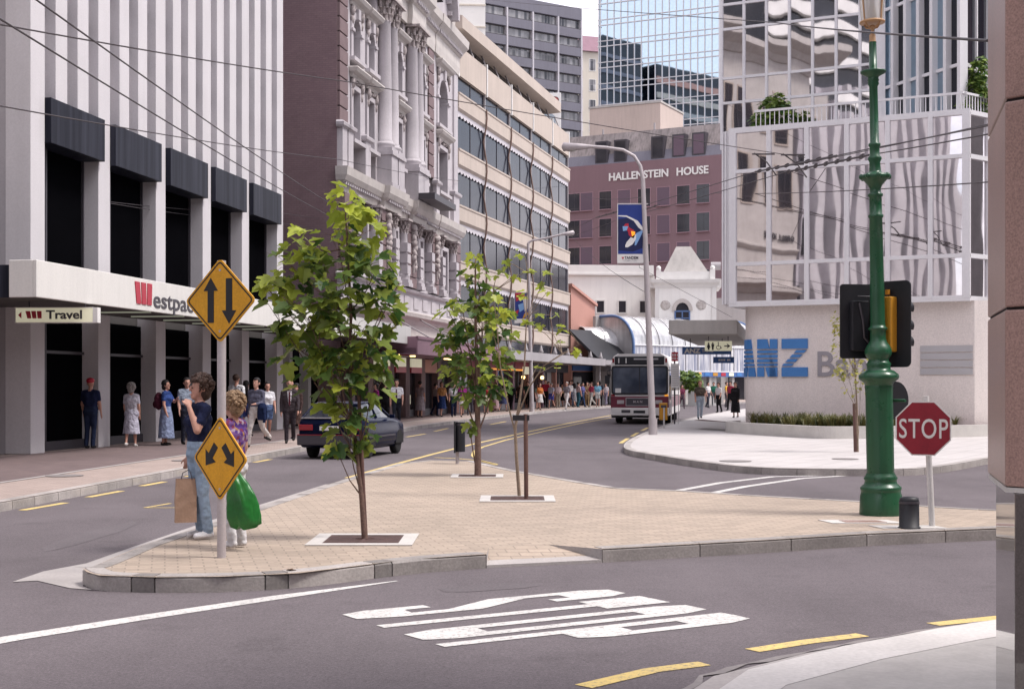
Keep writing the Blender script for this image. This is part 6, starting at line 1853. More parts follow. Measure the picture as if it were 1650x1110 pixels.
art('skier', [(.30, .34), (.42, .33), (.45, .40), (.62, .44), (.70, .50), (.62, .58), (.56, .57), (.44, .53), (.40, .46), (.28, .43), (.24, .38)], 'red', 4)
art('skier', [(.20, .38), (.42, .38), (.36, .45), (.22, .46)], 'ban_sky', 5)
art('ski', [(.30, .70), (.36, .64), (.52, .56), (.66, .50), (.72, .52), (.70, .60), (.58, .68), (.40, .73), (.31, .73)], 'white', 4)
art('skier', [(.52, .46), (.68, .47), (.66, .52), (.56, .55)], 'orange', 5)
art('logo', [(.16, .89), (.26, .89), (.24, .91), (.22, .94), (.19, .91)], 'red', 2)
text('lettering', 'TANDEM', .125, MAT['ink'], pl_, (pq(.28, .925)[0], -.014, pq(.28, .925)[1]), .002, .005, sx=.85)
text('lettering', 'COMPUTERS', .08, MAT['plaque'], pl_, (pq(.24, .965)[0], -.014, pq(.24, .965)[1]), .002, .001, sx=.95)

g = G(857, 663, KZ); Yq = g.y
street_light('further grey street light among the crowd with a colourful banner', g, P(851, 392, Yq), [P(856, 388, Yq), P(880, 384, Yq), P(905, 378, Yq)], P(924, 375, Yq), .13, .08)
bt, pl_, w, h = banner('small bright banner with red, blue and rainbow shapes, behind the trees', 829, 852.5, 471, 521, Yq, None, 0)
art('blue_field', [(.03, .05), (.97, .02), (.97, .85), (.03, .85)], 'ban_blue', 1)
art('red_shape', [(.03, .02), (.55, .02), (.75, .12), (.4, .24), (.1, .30)], 'red', 2)
art('light_shape', [(.6, .25), (.97, .05), (.97, .5), (.7, .62)], 'white', 2)
art('light_shape', [(.25, .40), (.6, .34), (.66, .55), (.35, .64)], 'ban_sky', 3)
art('rainbow', [(.03, .62), (.30, .56), (.20, .72), (.03, .80)], 'red', 3)
art('rainbow', [(.55, .84), (.68, .68), (.97, .64), (.97, .72), (.75, .76), (.66, .85)], 'amber', 3)

# bus stop
bs = thing('bus_stop', 'bus stop post with a red sign and a white timetable board', 'bus stop', G(1087, 683, KZ))
kk = bs.location.y / F
mb = MB(); mb.box(-.03, .03, -.02, .02, 0, 2.9)
mb.build('post', MAT['ink'], bs)
for x in (-.13, .16):
    mb = MB(); mb.tube([(x, 0, 0), (x, 0, 2.45)], .018, 8); mb.build('side_rail', MAT['post_white'], bs)
mb = MB(); mb.box(-.14, .17, -.05, -.02, 1.45, 2.42); bd = mb.build('timetable_board', MAT['white'], bs)
mb = MB()
for q in range(9): mb.box(-.11, .14, -.053, -.05, 1.55 + q * .09, 1.57 + q * .09)
mb.build('print', MAT['plaque'], bd)
mb = MB(); mb.box(-.13, .14, -.06, -.03, 2.52, 2.88); rs_ = mb.build('route_sign', MAT['red'], bs)
mb = MB()
for z in (2.58, 2.72):
    for x in (-.10, -.01, .08): mb.box(x, x + .045, -.064, -.06, z, z + .10)
mb.build('number', MAT['white'], rs_)
mb = MB(); mb.box(-.13, .16, -.02, .02, 1.15, 1.19); mb.build('cross_bar', MAT['post_white'], bs)
yb = thing('litter_bin', 'yellow litter bin on a post beside the bus stop', 'litter bin', G(1069.5, 690, KZ))
mb = MB(); mb.tube([(.0, -.10, 0), (.0, -.10, .75)], .03, 8); mb.build('post', MAT['post_white'], yb)
mb = MB(); mb.box(-.15, .13, -.07, .2, .30, .92); b = mb.build('bin', MAT['amber'], yb, bevel=.02)
mb = MB(); mb.box(-.11, .09, -.075, -.06, .74, .84); mb.build('slot', MAT['ink'], b)

# ================================================================ vehicles
def loft(rings, closed=True, mi=0, smooth=True, caps=True):
    mb = MB(); n = len(rings[0]); vs = [p for r in rings for p in r]
    fs = [(i * n + k, i * n + (k + 1) % n, (i + 1) * n + (k + 1) % n, (i + 1) * n + k) for i in range(len(rings) - 1) for k in range(n)]
    mb.add(vs, fs, mi, smooth)
    if caps: mb.add(rings[0], [tuple(range(n - 1, -1, -1))], mi); mb.add(rings[-1], [tuple(range(n))], mi)
    return mb


def wheel(root, x, y, r, w, hub):
    mb = MB(); mb.lathe([(r * .62, -w / 2), (r * .92, -w / 2), (r, -w * .36), (r, w * .36), (r * .92, w / 2), (r * .62, w / 2)], (0, 0, 0), 28)
    mb.v = [(x + z, y + a, r + b) for a, b, z in mb.v]
    t = mb.build('wheel', MAT['rubber'], root)
    mb = MB(); s_ = 1 if x > 0 else -1
    mb.lathe([(r * .63, w * .42), (r * .58, w * .46), (r * .50, w * .36), (r * .2, w * .40), (r * .12, w * .46), (0, w * .46)], (0, 0, 0), 20)
    mb.v = [(x + z * s_, y + a, r + b) for a, b, z in mb.v]
    rim = mb.build('rim', MAT[hub], t)
    return t


cr_ = G(540, 739, 0)
car = thing('hatchback_car', 'dark blue hatchback car driving away, half hidden by the leafiest tree', 'car', (-4.02, 32.55, 0), R(-12))
car.scale = (.94, .94, .94)
def ring(y, zb, zt, w, sh=.93):
    return [(-w * .93, y, zb), (-w, y, zb + .16), (-w * 1.0, y, .55), (-w * .985, y, zt - .10), (-w * sh, y, zt), (w * sh, y, zt), (w * .985, y, zt - .10), (w * 1.0, y, .55), (w, y, zb + .16), (w * .93, y, zb)]
mb = loft([ring(-.80, .40, .86, .74), ring(-.76, .32, .97, .79), ring(-.62, .28, 1.0, .81), ring(-.2, .24, 1.0, .825), ring(.6, .22, .99, .83), ring(1.8, .22, .97, .83), ring(2.3, .22, .93, .82), ring(2.9, .24, .84, .79), ring(3.12, .30, .76, .72), ring(3.18, .38, .66, .66)])
body = mb.build('body', MAT['navy_car'], car)
def gring(y, z0, zt, wb, wt): return [(-wb, y, z0), (-(wb + wt) / 2 - .02, y, (z0 + zt) / 2), (-wt, y, zt), (wt, y, zt), ((wb + wt) / 2 + .02, y, (z0 + zt) / 2), (wb, y, z0)]
mb = loft([gring(-.68, .97, .99, .74, .70), gring(-.22, .97, 1.335, .755, .57), gring(.25, .97, 1.37, .76, .58), gring(1.0, .96, 1.36, .76, .575), gring(1.85, .93, .97, .74, .68)], smooth=False)
gl = mb.build('windows', MAT['glass_dark'], car); gl.name = 'glasshouse'
mb = loft([[(-.60, y, z - .03), (-.55, y, z + .02), (.55, y, z + .02), (.60, y, z - .03)] for y, z in ((-.30, 1.325), (-.1, 1.36), (.3, 1.378), (.9, 1.372), (1.08, 1.345))]); mb.build('roof', MAT['navy_car'], car)
for s_ in (-1, 1):
    for a, b in (((s_ * .755, -.66, .99), (s_ * .575, -.20, 1.345)), ((s_ * .775, .55, .98), (s_ * .585, .50, 1.37)), ((s_ * .745, 1.85, .95), (s_ * .575, 1.02, 1.36))):
        mb = MB(); mb.tube([a, b], .032, 6); mb.build('pillar', MAT['navy_car'], car)
for x, y in ((-.70, 0), (.70, 0), (-.70, 2.42), (.70, 2.42)):
    wheel(car, x, y, .285, .18, 'rim')
    mb = MB(); s_ = 1 if x > 0 else -1
    mb.prismx([(y + .34 * math.cos(R(a)), .285 + .34 * math.sin(R(a))) for a in range(0, 181, 15)], min(s_ * .70, s_ * .826), max(s_ * .70, s_ * .826)); mb.build('wheel_arch', MAT['rubber'], car)
mb = MB(); mb.box(-.80, .80, -.90, -.70, .34, .60); bp = mb.build('bumper', MAT['ink'], car, bevel=.03)
mb = MB(); mb.box(-.79, .79, -.908, -.89, .585, .605); mb.build('bumper_strip', MAT['tail_red'], bp)
for s_ in (-1, 1):
    mb = MB(); mb.box(min(s_ * .42, s_ * .765), max(s_ * .42, s_ * .765), -.835, -.70, .70, .84); mb.build('tail_light', MAT['tail_red'], car, bevel=.01)
mb = MB(); mb.box(-.24, .24, -.825, -.80, .70, .81); pt = mb.build('number_plate', MAT['white'], car)
mb = MB(); mb.box(-.74, .74, -.78, -.62, .985, 1.012); mb.build('hatch_glint', MAT['rim'], car, bevel=.006)  # bright metal along the hatch edge, its glint put into the colour
for s_ in (-1, 1):
    mb = MB(); mb.obox((s_ * .88, 1.55, 1.0), (.14, .07, .10)); mb.build('mirror', MAT['navy_car'], car, bevel=.02)
mb = MB()
for s_ in (-1, 1): mb.box(min(s_ * .822, s_ * .842), max(s_ * .822, s_ * .842), -.5, 2.0, .50, .545)
mb.build('side_moulding', MAT['ink'], car)

bus = thing('city_bus', 'white and maroon city bus with route 11 on its front, facing us', 'bus', (5.50, 60.0, 0), -math.atan2(.165, 1))
BW = 1.25
def bring(y, ins=0.0, zt=3.04, zb=.36): w = BW - ins; return [(-w, y, zb), (-w, y, 2.55), (-w + .10, y, zt - .12), (-w + .30, y, zt), (w - .30, y, zt), (w - .10, y, zt - .12), (w, y, 2.55), (w, y, zb)]
mb = loft([bring(.0, .05), bring(.10), bring(10.9), bring(11, .06)], smooth=False); bb_ = mb.build('body', MAT['bus_white'], bus, bevel=.04)
mb = MB(); mb.prismy(rrect(2.36, 1.16, .10), -.035, .06); mb.v = [(x, y, z + 1.90) for x, y, z in mb.v]; ws = mb.build('windscreen', MAT['windscreen'], bus)
mb = MB(); o_, i_ = rrect(2.44, 1.24, .12), rrect(2.28, 1.08, .08); n = len(o_)
mb.add([(p[0], -.045, p[1] + 1.90) for p in o_ + i_], [(k, (k + 1) % n, n + (k + 1) % n, n + k) for k in range(n)]); mb.box(-.02, .02, -.047, -.036, 1.36, 2.44); mb.build('seal', MAT['black'], ws)
mb = MB(); mb.box(-1.08, 1.06, -.03, .05, 2.56, 2.93); db = mb.build('destination_box', MAT['black'], bus, bevel=.04)
text('route_number', '11', .30, MAT['white'], db, (-.98, -.035, 2.64), .01, .004, sx=1.1, space=1.9)
text('lettering', 'WELLINGTON', .10, MAT['plaque'], db, (-.20, -.035, 2.60), .01, .001) if False else None
mb = MB(); mb.box(-.25, .80, -.034, -.03, 2.78, 2.84); mb.build('blind_print', MAT['plaque'], db)
mb = MB(); mb.box(-1.245, 1.245, -.012, .06, .72, 1.20); mb.build('front_band', MAT['bus_red'], bus, bevel=.01)
for s_ in (-1, 1):
    mb = MB(); mb.box(min(s_ * 1.252, s_ * 1.258), max(s_ * 1.252, s_ * 1.258), .1, 10.9, .72, 1.20); mb.build('side_band', MAT['bus_red'], bus)
    mb = MB(); mb.box(min(s_ * 1.252, s_ * 1.262), max(s_ * 1.252, s_ * 1.262), 1.6, 10.5, 1.45, 2.45); mb.build('side_window', MAT['glass_dark'], bus)
    mb = MB(); mb.box(s_ * .82 - .15, s_ * .82 + .15, -.035, .02, .88, 1.04); mb.build('headlight', MAT['post_grey'], bus, bevel=.01)
    mb = MB(); mb.box(s_ * 1.15 - .08, s_ * 1.15 + .08, -.03, .02, 1.21, 1.29); mb.build('indicator', MAT['orange'] if s_ > 0 else MAT['tail_red'], bus)
    mb = MB(); mb.box(s_ * 1.14 - .04, s_ * 1.14 + .04, -.03, .05, 2.66, 2.84); mb.build('marker_light', MAT['tail_red'], bus)
    mb = MB(); mb.tube([(s_ * 1.15, -.02, 2.35), (s_ * 1.38, -.2, 2.3), (s_ * 1.38, -.2, 2.1)], .02, 6); mb.obox((s_ * 1.38, -.2, 1.92), (.20, .08, .36)); mb.build('mirror', MAT['black'], bus)
mb = MB(); mb.box(1.252, 1.264, .35, 1.45, .45, 2.5); mb.build('door', MAT['glass_dark'], bus)
mb = MB(); mb.box(-.58, .58, -.022, .0, .80, 1.13); gl = mb.build('grille', MAT['ink'], bus)
mb = MB()
for a, b, c, d in ((-.6, .6, 1.115, 1.14), (-.6, .6, .79, .815), (-.6, -.575, .815, 1.115), (.575, .6, .815, 1.115)): mb.box(a, b, -.03, -.02, c, d)
mb.build('trim', MAT['post_grey'], gl)
text('badge', 'M A N', .13, MAT['post_grey'], gl, (-.28, -.025, .93), .01, .003, sx=1.1)
mb = MB(); mb.box(-1.25, 1.25, -.07, .06, .38, .70); bmp = mb.build('bumper', MAT['bus_white'], bus, bevel=.03)
mb = MB(); mb.box(-.78, -.40, -.085, -.07, .50, .62); mb.build('number_plate', MAT['ink'], bmp)
mb = MB(); mb.box(-.26, .24, -.08, -.07, .48, .60); mb.build('slot', MAT['black'], bmp)
mb = MB(); mb.box(-1.22, 1.22, .0, .3, .28, .38); mb.box(-1.1, 1.1, .3, 10.8, .30, .36); mb.build('skirt', MAT['rubber'], bus)
for x, y in ((-1.08, 2.3), (1.08, 2.3), (-1.08, 8.0), (1.08, 8.0)): wheel(bus, x, y, .48, .28, 'rim')
mb = MB(); mb.box(-1.05, -.80, -.05, -.036, 1.36, 1.55); mb.build('notice', MAT['white'], ws)
mb = MB(); mb.ball((.55, .45, 1.95), (.14, .13, .17), 10, 7); mb.lathe([(.24, 1.35), (.26, 1.6), (.18, 1.78), (.06, 1.82)], (.55, .5, 0), 12); mb.build('driver_seat', MAT['ink'], bus)
# ================================================================ people
PEND = []


def capsule(mb, a, b, ra, rb, n=10):
    a, b = Vector(a), Vector(b); d = b - a; L = d.length
    d = d / L if L > 1e-5 else Vector((0, 0, 1))
    pts, rs = [], []
    for k in range(4):
        t = math.pi / 2 * k / 4; pts.append(a - d * ra * math.cos(t)); rs.append(max(ra * math.sin(t), ra * .05))
    pts.append(a); rs.append(ra); pts.append(b if L > 1e-5 else b + d * 1e-4); rs.append(rb)
    for k in range(1, 5):
        t = math.pi / 2 * k / 4; pts.append(b + d * rb * math.sin(t)); rs.append(max(rb * math.cos(t), rb * .05))
    mb.tube(pts, rs, n)


HAIRC = {'brown': (.055, .03, .022), 'dark': (.014, .011, .012), 'grey': (.30, .28, .27), 'blond': (.25, .165, .10), 'red': (.16, .06, .03), 'white': (.50, .48, .46)}


def person(label, loc, h, yaw, top, bottom, legs='trousers', hair='dark', hstyle='short', sleeves='short', skin='skin', shoe=(.02, .018, .018), walk=0.0,
           armL=None, armR=None, extra=None, vox=.022, group=None, female=False, near=False, lean=0.0, jacket=None, hem=.46):
    s = h / 1.70; pr = []
    def cap(a, b, ra, rb, m): pr.append((Vector(a) * s, Vector(b) * s, ra * s, rb * s, m))
    sw = .150 if female else .172; cw = .070 if female else .090; hw_ = .085 if female else .075
    ln = lambda z: -lean * max(0, z - .9)
    top_m = 1
    cap((-sw + .04, ln(1.385), 1.385), (sw - .04, ln(1.385), 1.385), .068, .068, 1)
    cap((-cw, ln(1.25), 1.26), (cw, ln(1.25), 1.26), .112, .112, 1)
    cap((-cw, -.01 + ln(1.17), 1.17), (cw, -.01 + ln(1.17), 1.17), .112, .112, 1)
    cap((-.06, ln(1.06), 1.07), (.06, ln(1.06), 1.07), .105, .105, 1)
    cap((-.065, 0, .99), (.065, 0, .99), .108, .108, 1 if jacket or legs == 'dress' else 2)
    cap((-hw_, .01, .90), (hw_, .01, .90), .116, .116, 4 if jacket else 2)
    if female: cap((-.07, -.075 + ln(1.24), 1.24), (.07, -.075 + ln(1.24), 1.24), .072, .072, 1)
    hy = ln(1.5)
    cap((0, .015 + hy, 1.42), (0, -.005 + hy, 1.52), .055, .050, 0)
    cap((0, .012 + hy, 1.635), (0, -.022 + hy, 1.555), .090, .066, 0)
    cap((0, -.045 + hy, 1.52), (0, -.055 + hy, 1.51), .044, .040, 0)
    cap((0, -.096 + hy, 1.615), (0, -.108 + hy, 1.578), .011, .015, 0)
    for x in (-.086, .086): cap((x, .01 + hy, 1.60), (x, .014 + hy, 1.57), .020, .015, 0)
    # legs
    foot_l = []
    for sg, ph in ((-1, walk), (1, -walk)):
        hip = Vector((sg * .085, 0, .90)); a = R(26) * ph; kb = R(8 + 26 * max(0, -ph))
        kn = hip + Vector((0, -math.sin(a), -math.cos(a))) * .415
        an = kn + Vector((0, -math.sin(a - kb), -math.cos(a - kb))) * .405
        foot_l.append((hip, kn, an, a - kb))
    low = min(f[2].z for f in foot_l) - .088
    for hip, kn, an, af in foot_l:
        m1 = 2 if legs in ('trousers', 'shorts') else 0; m2 = 2 if legs == 'trousers' else 0
        fat = 1.12 if legs == 'trousers' else .92
        mid = hip.lerp(kn, .45)
        if legs == 'shorts':
            cap(hip, hip.lerp(kn, .62), .098, .088, 2); cap(hip.lerp(kn, .5), kn, .070, .055, 0)
        else: cap(hip, kn, .090 * fat, .060 * fat, m1)
        cf = kn.lerp(an, .3) + Vector((0, .018, 0))
        if legs == 'trousers': cap(kn, an + Vector((0, .005, .02)), .062, .058, 2)
        else: cap(kn, cf, .050, .052, 0); cap(cf, an, .052, .034, 0)
        fd = Vector((0, -math.cos(af * .6), -.06 + math.sin(-af) * .45))
        cap(an + Vector((0, .03, -.035)), an + fd * .13 + Vector((0, 0, -.045)), .042, .036, 3)
    # arms
    for sg, spec, ph in ((1, armL, walk), (-1, armR, -walk)):
        sh = Vector((sg * (sw + .012), ln(1.385), 1.375))
        if spec is None:
            a = R(22) * ph + R(4); el = sh + Vector((sg * .045, -math.sin(a) * .28, -math.cos(a) * .28)); b = a + R(14 + 10 * abs(ph)); wr = el + Vector((sg * .0, -math.sin(b) * .245, -math.cos(b) * .245)); hd = (wr - el).normalized()
        else:
            el, wr = Vector(spec[0]), Vector(spec[1]); hd = Vector(spec[2]).normalized() if len(spec) > 2 else (wr - el).normalized()
        if sleeves == 'long': cap(sh, el, .060, .050, 1); cap(el, wr, .050, .040, 1)
        elif sleeves == 'short':
            q = sh.lerp(el, .62); cap(sh, q, .062, .056, 1); cap(q, el, .044, .040, 0); cap(el, wr, .041, .027, 0)
        else: cap(sh, el, .050, .040, 0); cap(el, wr, .040, .027, 0)
        if near:
            side = hd.cross(Vector((sg, .0, .25))).normalized(); nrm = side.cross(hd).normalized()
            palm = wr + hd * .085
            cap(wr + hd * .015 - side * .0, palm - side * .022, .024, .022, 0); cap(wr + hd * .02, palm + side * .022, .024, .022, 0); cap(wr + hd * .02, palm, .026, .023, 0)
            for i, (off, L1) in enumerate(((-.032, .050), (-.011, .060), (.011, .056), (.031, .044))):
                f0 = palm + side * off; f1 = f0 + (hd * .92 - nrm * sg * .30).normalized() * L1 * .6; f2 = f1 + (hd * .55 - nrm * sg * .8).normalized() * L1 * .6
                cap(f0, f1, .0105, .0095, 0); cap(f1, f2, .0095, .0080, 0)
            th = wr + hd * .03 + side * -.03; t1_ = th + (hd * .6 - side * .75).normalized() * .042; t2_ = t1_ + (hd * .95 - side * .2 - nrm * sg * .2).normalized() * .032
            cap(th, t1_, .0125, .0115, 0); cap(t1_, t2_, .011, .009, 0)
        else:
            cap(wr + hd * .02, wr + hd * .085, .030, .024, 0); cap(wr + hd * .09, wr + hd * .15 + Vector((-sg * .01, -.015, 0)), .022, .014, 0); cap(wr + hd * .03, wr + hd * .085 + Vector((-sg * .0, -.04, 0)), .014, .011, 0)
    if extra: extra(cap)
    raw = MB()
    for a, b, ra, rb, m in pr: capsule(raw, a, b, ra, rb)
    me = raw.mesh('person', [MAT['skin']])
    o = bpy.data.objects.new('person', me); C.objects.link(o)
    rm = o.modifiers.new('skin', 'REMESH'); rm.mode = 'VOXEL'; rm.voxel_size = vox
    sm = o.modifiers.new('soft', 'SMOOTH'); sm.factor = .5; sm.iterations = 3 if vox < .015 else 2
    z = loc[2]
    o.location = (loc[0], loc[1], z - low * s); o.rotation_euler[2] = R(yaw)
    tag(o, label, 'person', group)
    mats = [MAT[skin], top if hasattr(top, 'name') else cloth(top), bottom if hasattr(bottom, 'name') else cloth(bottom), cloth(shoe, .6), cloth(jacket[1]) if jacket else cloth(shoe)]
    PEND.append((o, pr, mats))
    # hair
    hc = HAIRC[hair]
    key = 'hair ' + hair
    if key not in MAT: MAT[key] = M(key, hc, .6, .3, 16, .35, 60, 1.0, spec=.3)
    hm = MB(); rr = random.Random(len(PEND))
    c0 = Vector((0, .016 + hy, 1.635))
    def lump(c, r, jit=.06, n=12, m=9, seed=None):
        b = MB(); b.ball(c, r, n, m, 0, jit, rr)
        vs = []
        for x, y, z_ in b.v:                              # keep the face clear of hair
            if y - hy < -.045 and z_ < 1.668 and abs(x) < .085 and z_ > 1.44:
                d = Vector((x, y, z_)) - c0; x, y, z_ = c0 + d * .55
            vs.append((x * s, y * s, z_ * s))
        hm.add(vs, b.f, 0, True)
    if hstyle == 'short': lump((0, .020 + hy, 1.648), (.097, .108, .098), .05)
    elif hstyle == 'bald': lump((0, .050 + hy, 1.600), (.095, .075, .062), .04)
    elif hstyle == 'curly':
        lump((0, .020 + hy, 1.655), (.108, .118, .108), .10, 16, 11)
        lump((0, .055 + hy, 1.56), (.10, .075, .10), .08); n_c = 170
        for q in range(n_c):
            a = rr.uniform(0, 6.28); e = rr.uniform(-.95, 1.4)
            p = Vector((math.cos(a) * math.cos(e) * .105, .03 + hy + math.sin(a) * math.cos(e) * .122, 1.640 + math.sin(e) * .112))
            if p.y - hy < -.05 and p.z < 1.67: continue
            lump(tuple(p), (rr.uniform(.014, .026),) * 3, .25, 6, 4)
    elif hstyle == 'bob': lump((0, .024 + hy, 1.64), (.108, .115, .108), .05); lump((0, .05 + hy, 1.55), (.10, .075, .09), .06)
    elif hstyle == 'long': lump((0, .022 + hy, 1.645), (.105, .112, .105), .05); lump((0, .070 + hy, 1.50), (.105, .06, .18), .06)
    elif hstyle == 'cap': lump((0, .010 + hy, 1.665), (.100, .115, .080), .02); hm.ball((0, -.09 * s + hy, 1.665 * s), (.07 * s, .08 * s, .012 * s), 10, 5)
    hm.build('hair' if hstyle != 'cap' else 'cap', MAT[key] if hstyle != 'cap' else top if hasattr(top, 'name') else MAT['red'], o)
    # skirt or the skirt of a dress
    if legs in ('skirt', 'dress'):
        k = MB(); n = 36; prof = [(1.03, .118, .105), (.96, .140, .125), (.86, .168, .150), (.66, .195, .175), (hem, .225, .205)]
        vs = []
        for i, (z_, rx, ry) in enumerate(prof):
            for q in range(n):
                a = 2 * math.pi * q / n; f = 1 + (.02 * i) * math.sin(a * 9) * .6
                vs.append((rx * f * math.cos(a) * s, (ry * f * math.sin(a) + .005) * s, z_ * s))
        k.add(vs, [(i * n + q, i * n + (q + 1) % n, (i + 1) * n + (q + 1) % n, (i + 1) * n + q)[::-1] for i in range(len(prof) - 1) for q in range(n)], 0, True)
        k.build('skirt', mats[2], o)
    # face
    if vox < .03:
        e = MB()
        for x in (-.034, .034): e.ball((x * s, (-.094 + hy) * s, 1.603 * s), (.013 * s, .008 * s, .007 * s), 8, 5)
        for x in (-.034, .034): e.obox((x * s, (-.098 + hy) * s, 1.626 * s), (.034 * s, .008 * s, .006 * s))
        if yaw % 360 < 130 or yaw % 360 > 230: e.build('eyes', MAT[key] if hair != 'white' else MAT['ink'], o).name = 'eye_detail'
        if near:
            mth = MB(); mth.ball((0, (-.098 + hy) * s, 1.532 * s), (.024 * s, .010 * s, .008 * s), 8, 5); mth.build('mouth', MAT['pink_wall'], o)
    if jacket:                                            # shirt front and tie in the open jacket
        j = MB(); j.prismy([(-.030 * s, 1.05 * s), (.030 * s, 1.05 * s), (.062 * s, 1.40 * s), (-.062 * s, 1.40 * s)], -.136 * s, -.10 * s); j.build('shirt_front', cloth(jacket[0]), o)
    return o


def tie(o, h, col):
    s = h / 1.7
    j = MB(); j.prismy([(0, 1.0 * s), (.028 * s, 1.06 * s), (.018 * s, 1.38 * s), (-.018 * s, 1.38 * s), (-.028 * s, 1.06 * s)], -.146 * s, -.11 * s); j.build('tie', cloth(col), o)


def finish_people():
    bpy.context.view_layer.update(); dg = bpy.context.evaluated_depsgraph_get()
    done = []
    for o, pr, mats in PEND:
        me = bpy.data.meshes.new_from_object(o.evaluated_get(dg)); done.append(me)
    for (o, pr, mats), me in zip(PEND, done):
        o.modifiers.clear(); o.data = me; me.materials.clear()
        for m in mats: me.materials.append(m)
        nf = len(me.polygons); c = np.empty(nf * 3); me.polygons.foreach_get('center', c); c = c.reshape(-1, 3)
        best = np.full(nf, 1e9); mi = np.zeros(nf, dtype=np.int32)
        for a, b, ra, rb, m in pr:
            a_, b_ = np.array(a), np.array(b); d = b_ - a_; L2 = max(float(d @ d), 1e-9)
            t = np.clip(((c - a_) @ d) / L2, 0, 1); dist = np.linalg.norm(c - a_ - t[:, None] * d, axis=1) - (ra + (rb - ra) * t)
            k = dist < best; best[k] = dist[k]; mi[k] = m
        me.polygons.foreach_set('material_index', mi); me.polygons.foreach_set('use_smooth', [True] * nf); me.update()


def at(px, Y, z=KZ): return ((px - CX) / F * Y, Y, z)


FP = 'people walking on the footpath under the white bank canopy'
CR = 'people on the far footpath below the shop verandahs'
wh, navy, blk = (.60, .60, .63), (.012, .016, .045), (.012, .011, .013)
denim, ltden, beige, khaki = (.035, .055, .12), (.26, .34, .44), (.38, .32, .24), (.25, .20, .14)

# two women on the island
floral = None
t = NT('floral blouse'); co = t.coord()
v = t.new('TexVoronoi', {'Vector': co, 'Scale': 26.0}); mixc = t.new('ValToRGB', {'Fac': t.new('SeparateXYZ', {0: v.outputs['Color']}).outputs[0]})
cr_ = mixc.color_ramp; cr_.interpolation = 'CONSTANT'
for p_, c_ in ((0, (.07, .03, .17)), (.35, (.15, .07, .22)), (.6, (.30, .22, .30)), (.75, (.16, .03, .07)), (.88, (.30, .17, .08))):
    e = cr_.elements[0] if p_ == 0 else cr_.elements.new(p_)
    e.color = (*c_, 1)
cr_.elements[-1].color = (.03, .02, .14, 1)
floral = t.fin(mixc.outputs[0], .8, 0, .2)
wa = person('woman in a navy T-shirt and pale jeans with a hand raised to her mouth', at(321, 14.2), 1.63, -52, navy, ltden, 'trousers', 'brown', 'curly', 'short', shoe=(.66, .65, .66), vox=.0105, near=True, female=True,
            armL=((.205, -.12, 1.155), (.112, -.165, 1.395), (-.60, .16, .72)), armR=((-.225, .02, 1.11), (-.205, -.03, .87), (.0, -.10, -.95)))
wb_ = person('woman with fair curly hair in a purple floral blouse behind the sign post', at(375, 13.45), 1.46, -118, floral, (.60, .59, .61), 'trousers', 'blond', 'curly', 'short', shoe=(.66, .65, .66), vox=.0115, near=True, female=True,
             armL=((.22, -.02, 1.12), (.21, -.12, .90), (0, -.15, -.95)), armR=((-.21, .0, 1.12), (-.20, -.10, .88), (0, -.10, -.95)))
# their bags
bg_ = thing('paper_bag', 'brown paper shopping bag held low by the woman in the navy T-shirt', 'bag', P(299, 841, 14.1), R(20))
mb = MB(); w0, w1, d0, hh = .095, .105, .045, .44
vs = []
for i in range(7):
    z_ = hh * i / 6
    for x, y in ((-1, -1), (-.35, -1.1), (.3, -1.0), (1, -1), (1, 1), (0, 1.1), (-1, 1)): vs.append((x * (w1 if i < 5 else w0) + RNG.uniform(-.004, .004), y * d0 * (1 - .03 * i) + RNG.uniform(-.005, .005), z_))
n = 7; mb.add(vs, [(i * n + k, i * n + (k + 1) % n, (i + 1) * n + (k + 1) % n, (i + 1) * n + k) for i in range(6) for k in range(n)]); mb.add(vs[:n], [tuple(range(n - 1, -1, -1))]); mb.build('bag_body', MAT['paper'], bg_)
mb = MB(); mb.tube([(-.05, -.04, .43), (-.03, -.02, .50), (.04, .04, .53), (.05, -.02, .49), (.06, -.04, .43)], .005, 6); mb.build('handle', MAT['ink'], bg_)
gb_ = thing('plastic_bag', 'bulging glossy green plastic bag hanging behind the lower yellow sign', 'bag', P(388, 850, 13.2), R(-15))
mb = MB(); n = 30; rings = [(0, .06, .04, .01), (.02, .125, .07, .02), (.10, .165, .085, .025), (.20, .16, .09, .02), (.30, .135, .08, .0), (.40, .095, .06, -.02), (.47, .06, .04, -.04), (.53, .025, .02, -.05)]
vs = []; rg = random.Random(5)
for i, (z_, rx, ry, ox) in enumerate(rings):
    for k in range(n):
        a = 2 * math.pi * k / n; f = 1 + .13 * math.sin(5 * a + i * .5) * (.3 + .12 * i) + .05 * math.sin(11 * a - i) + rg.uniform(-.035, .035)
        vs.append((ox + rx * f * math.cos(a) + (.05 if i == 1 and math.cos(a) > .8 else 0), ry * f * math.sin(a), z_ + .02 * math.sin(3 * a + 1)))
mb.add(vs, [(i * n + k, i * n + (k + 1) % n, (i + 1) * n + (k + 1) % n, (i + 1) * n + k) for i in range(len(rings) - 1) for k in range(n)], 0, True); mb.add(vs[:n], [tuple(range(n - 1, -1, -1))])
mb.build('bag_body', MAT['greenbag'], gb_)
mb = MB(); mb.tube([(-.06, 0, .50), (-.055, .02, .60), (-.045, .0, .66), (-.035, .0, .60), (-.04, 0, .50)], .010, 6); mb.build('handle', MAT['greenbag'], gb_)

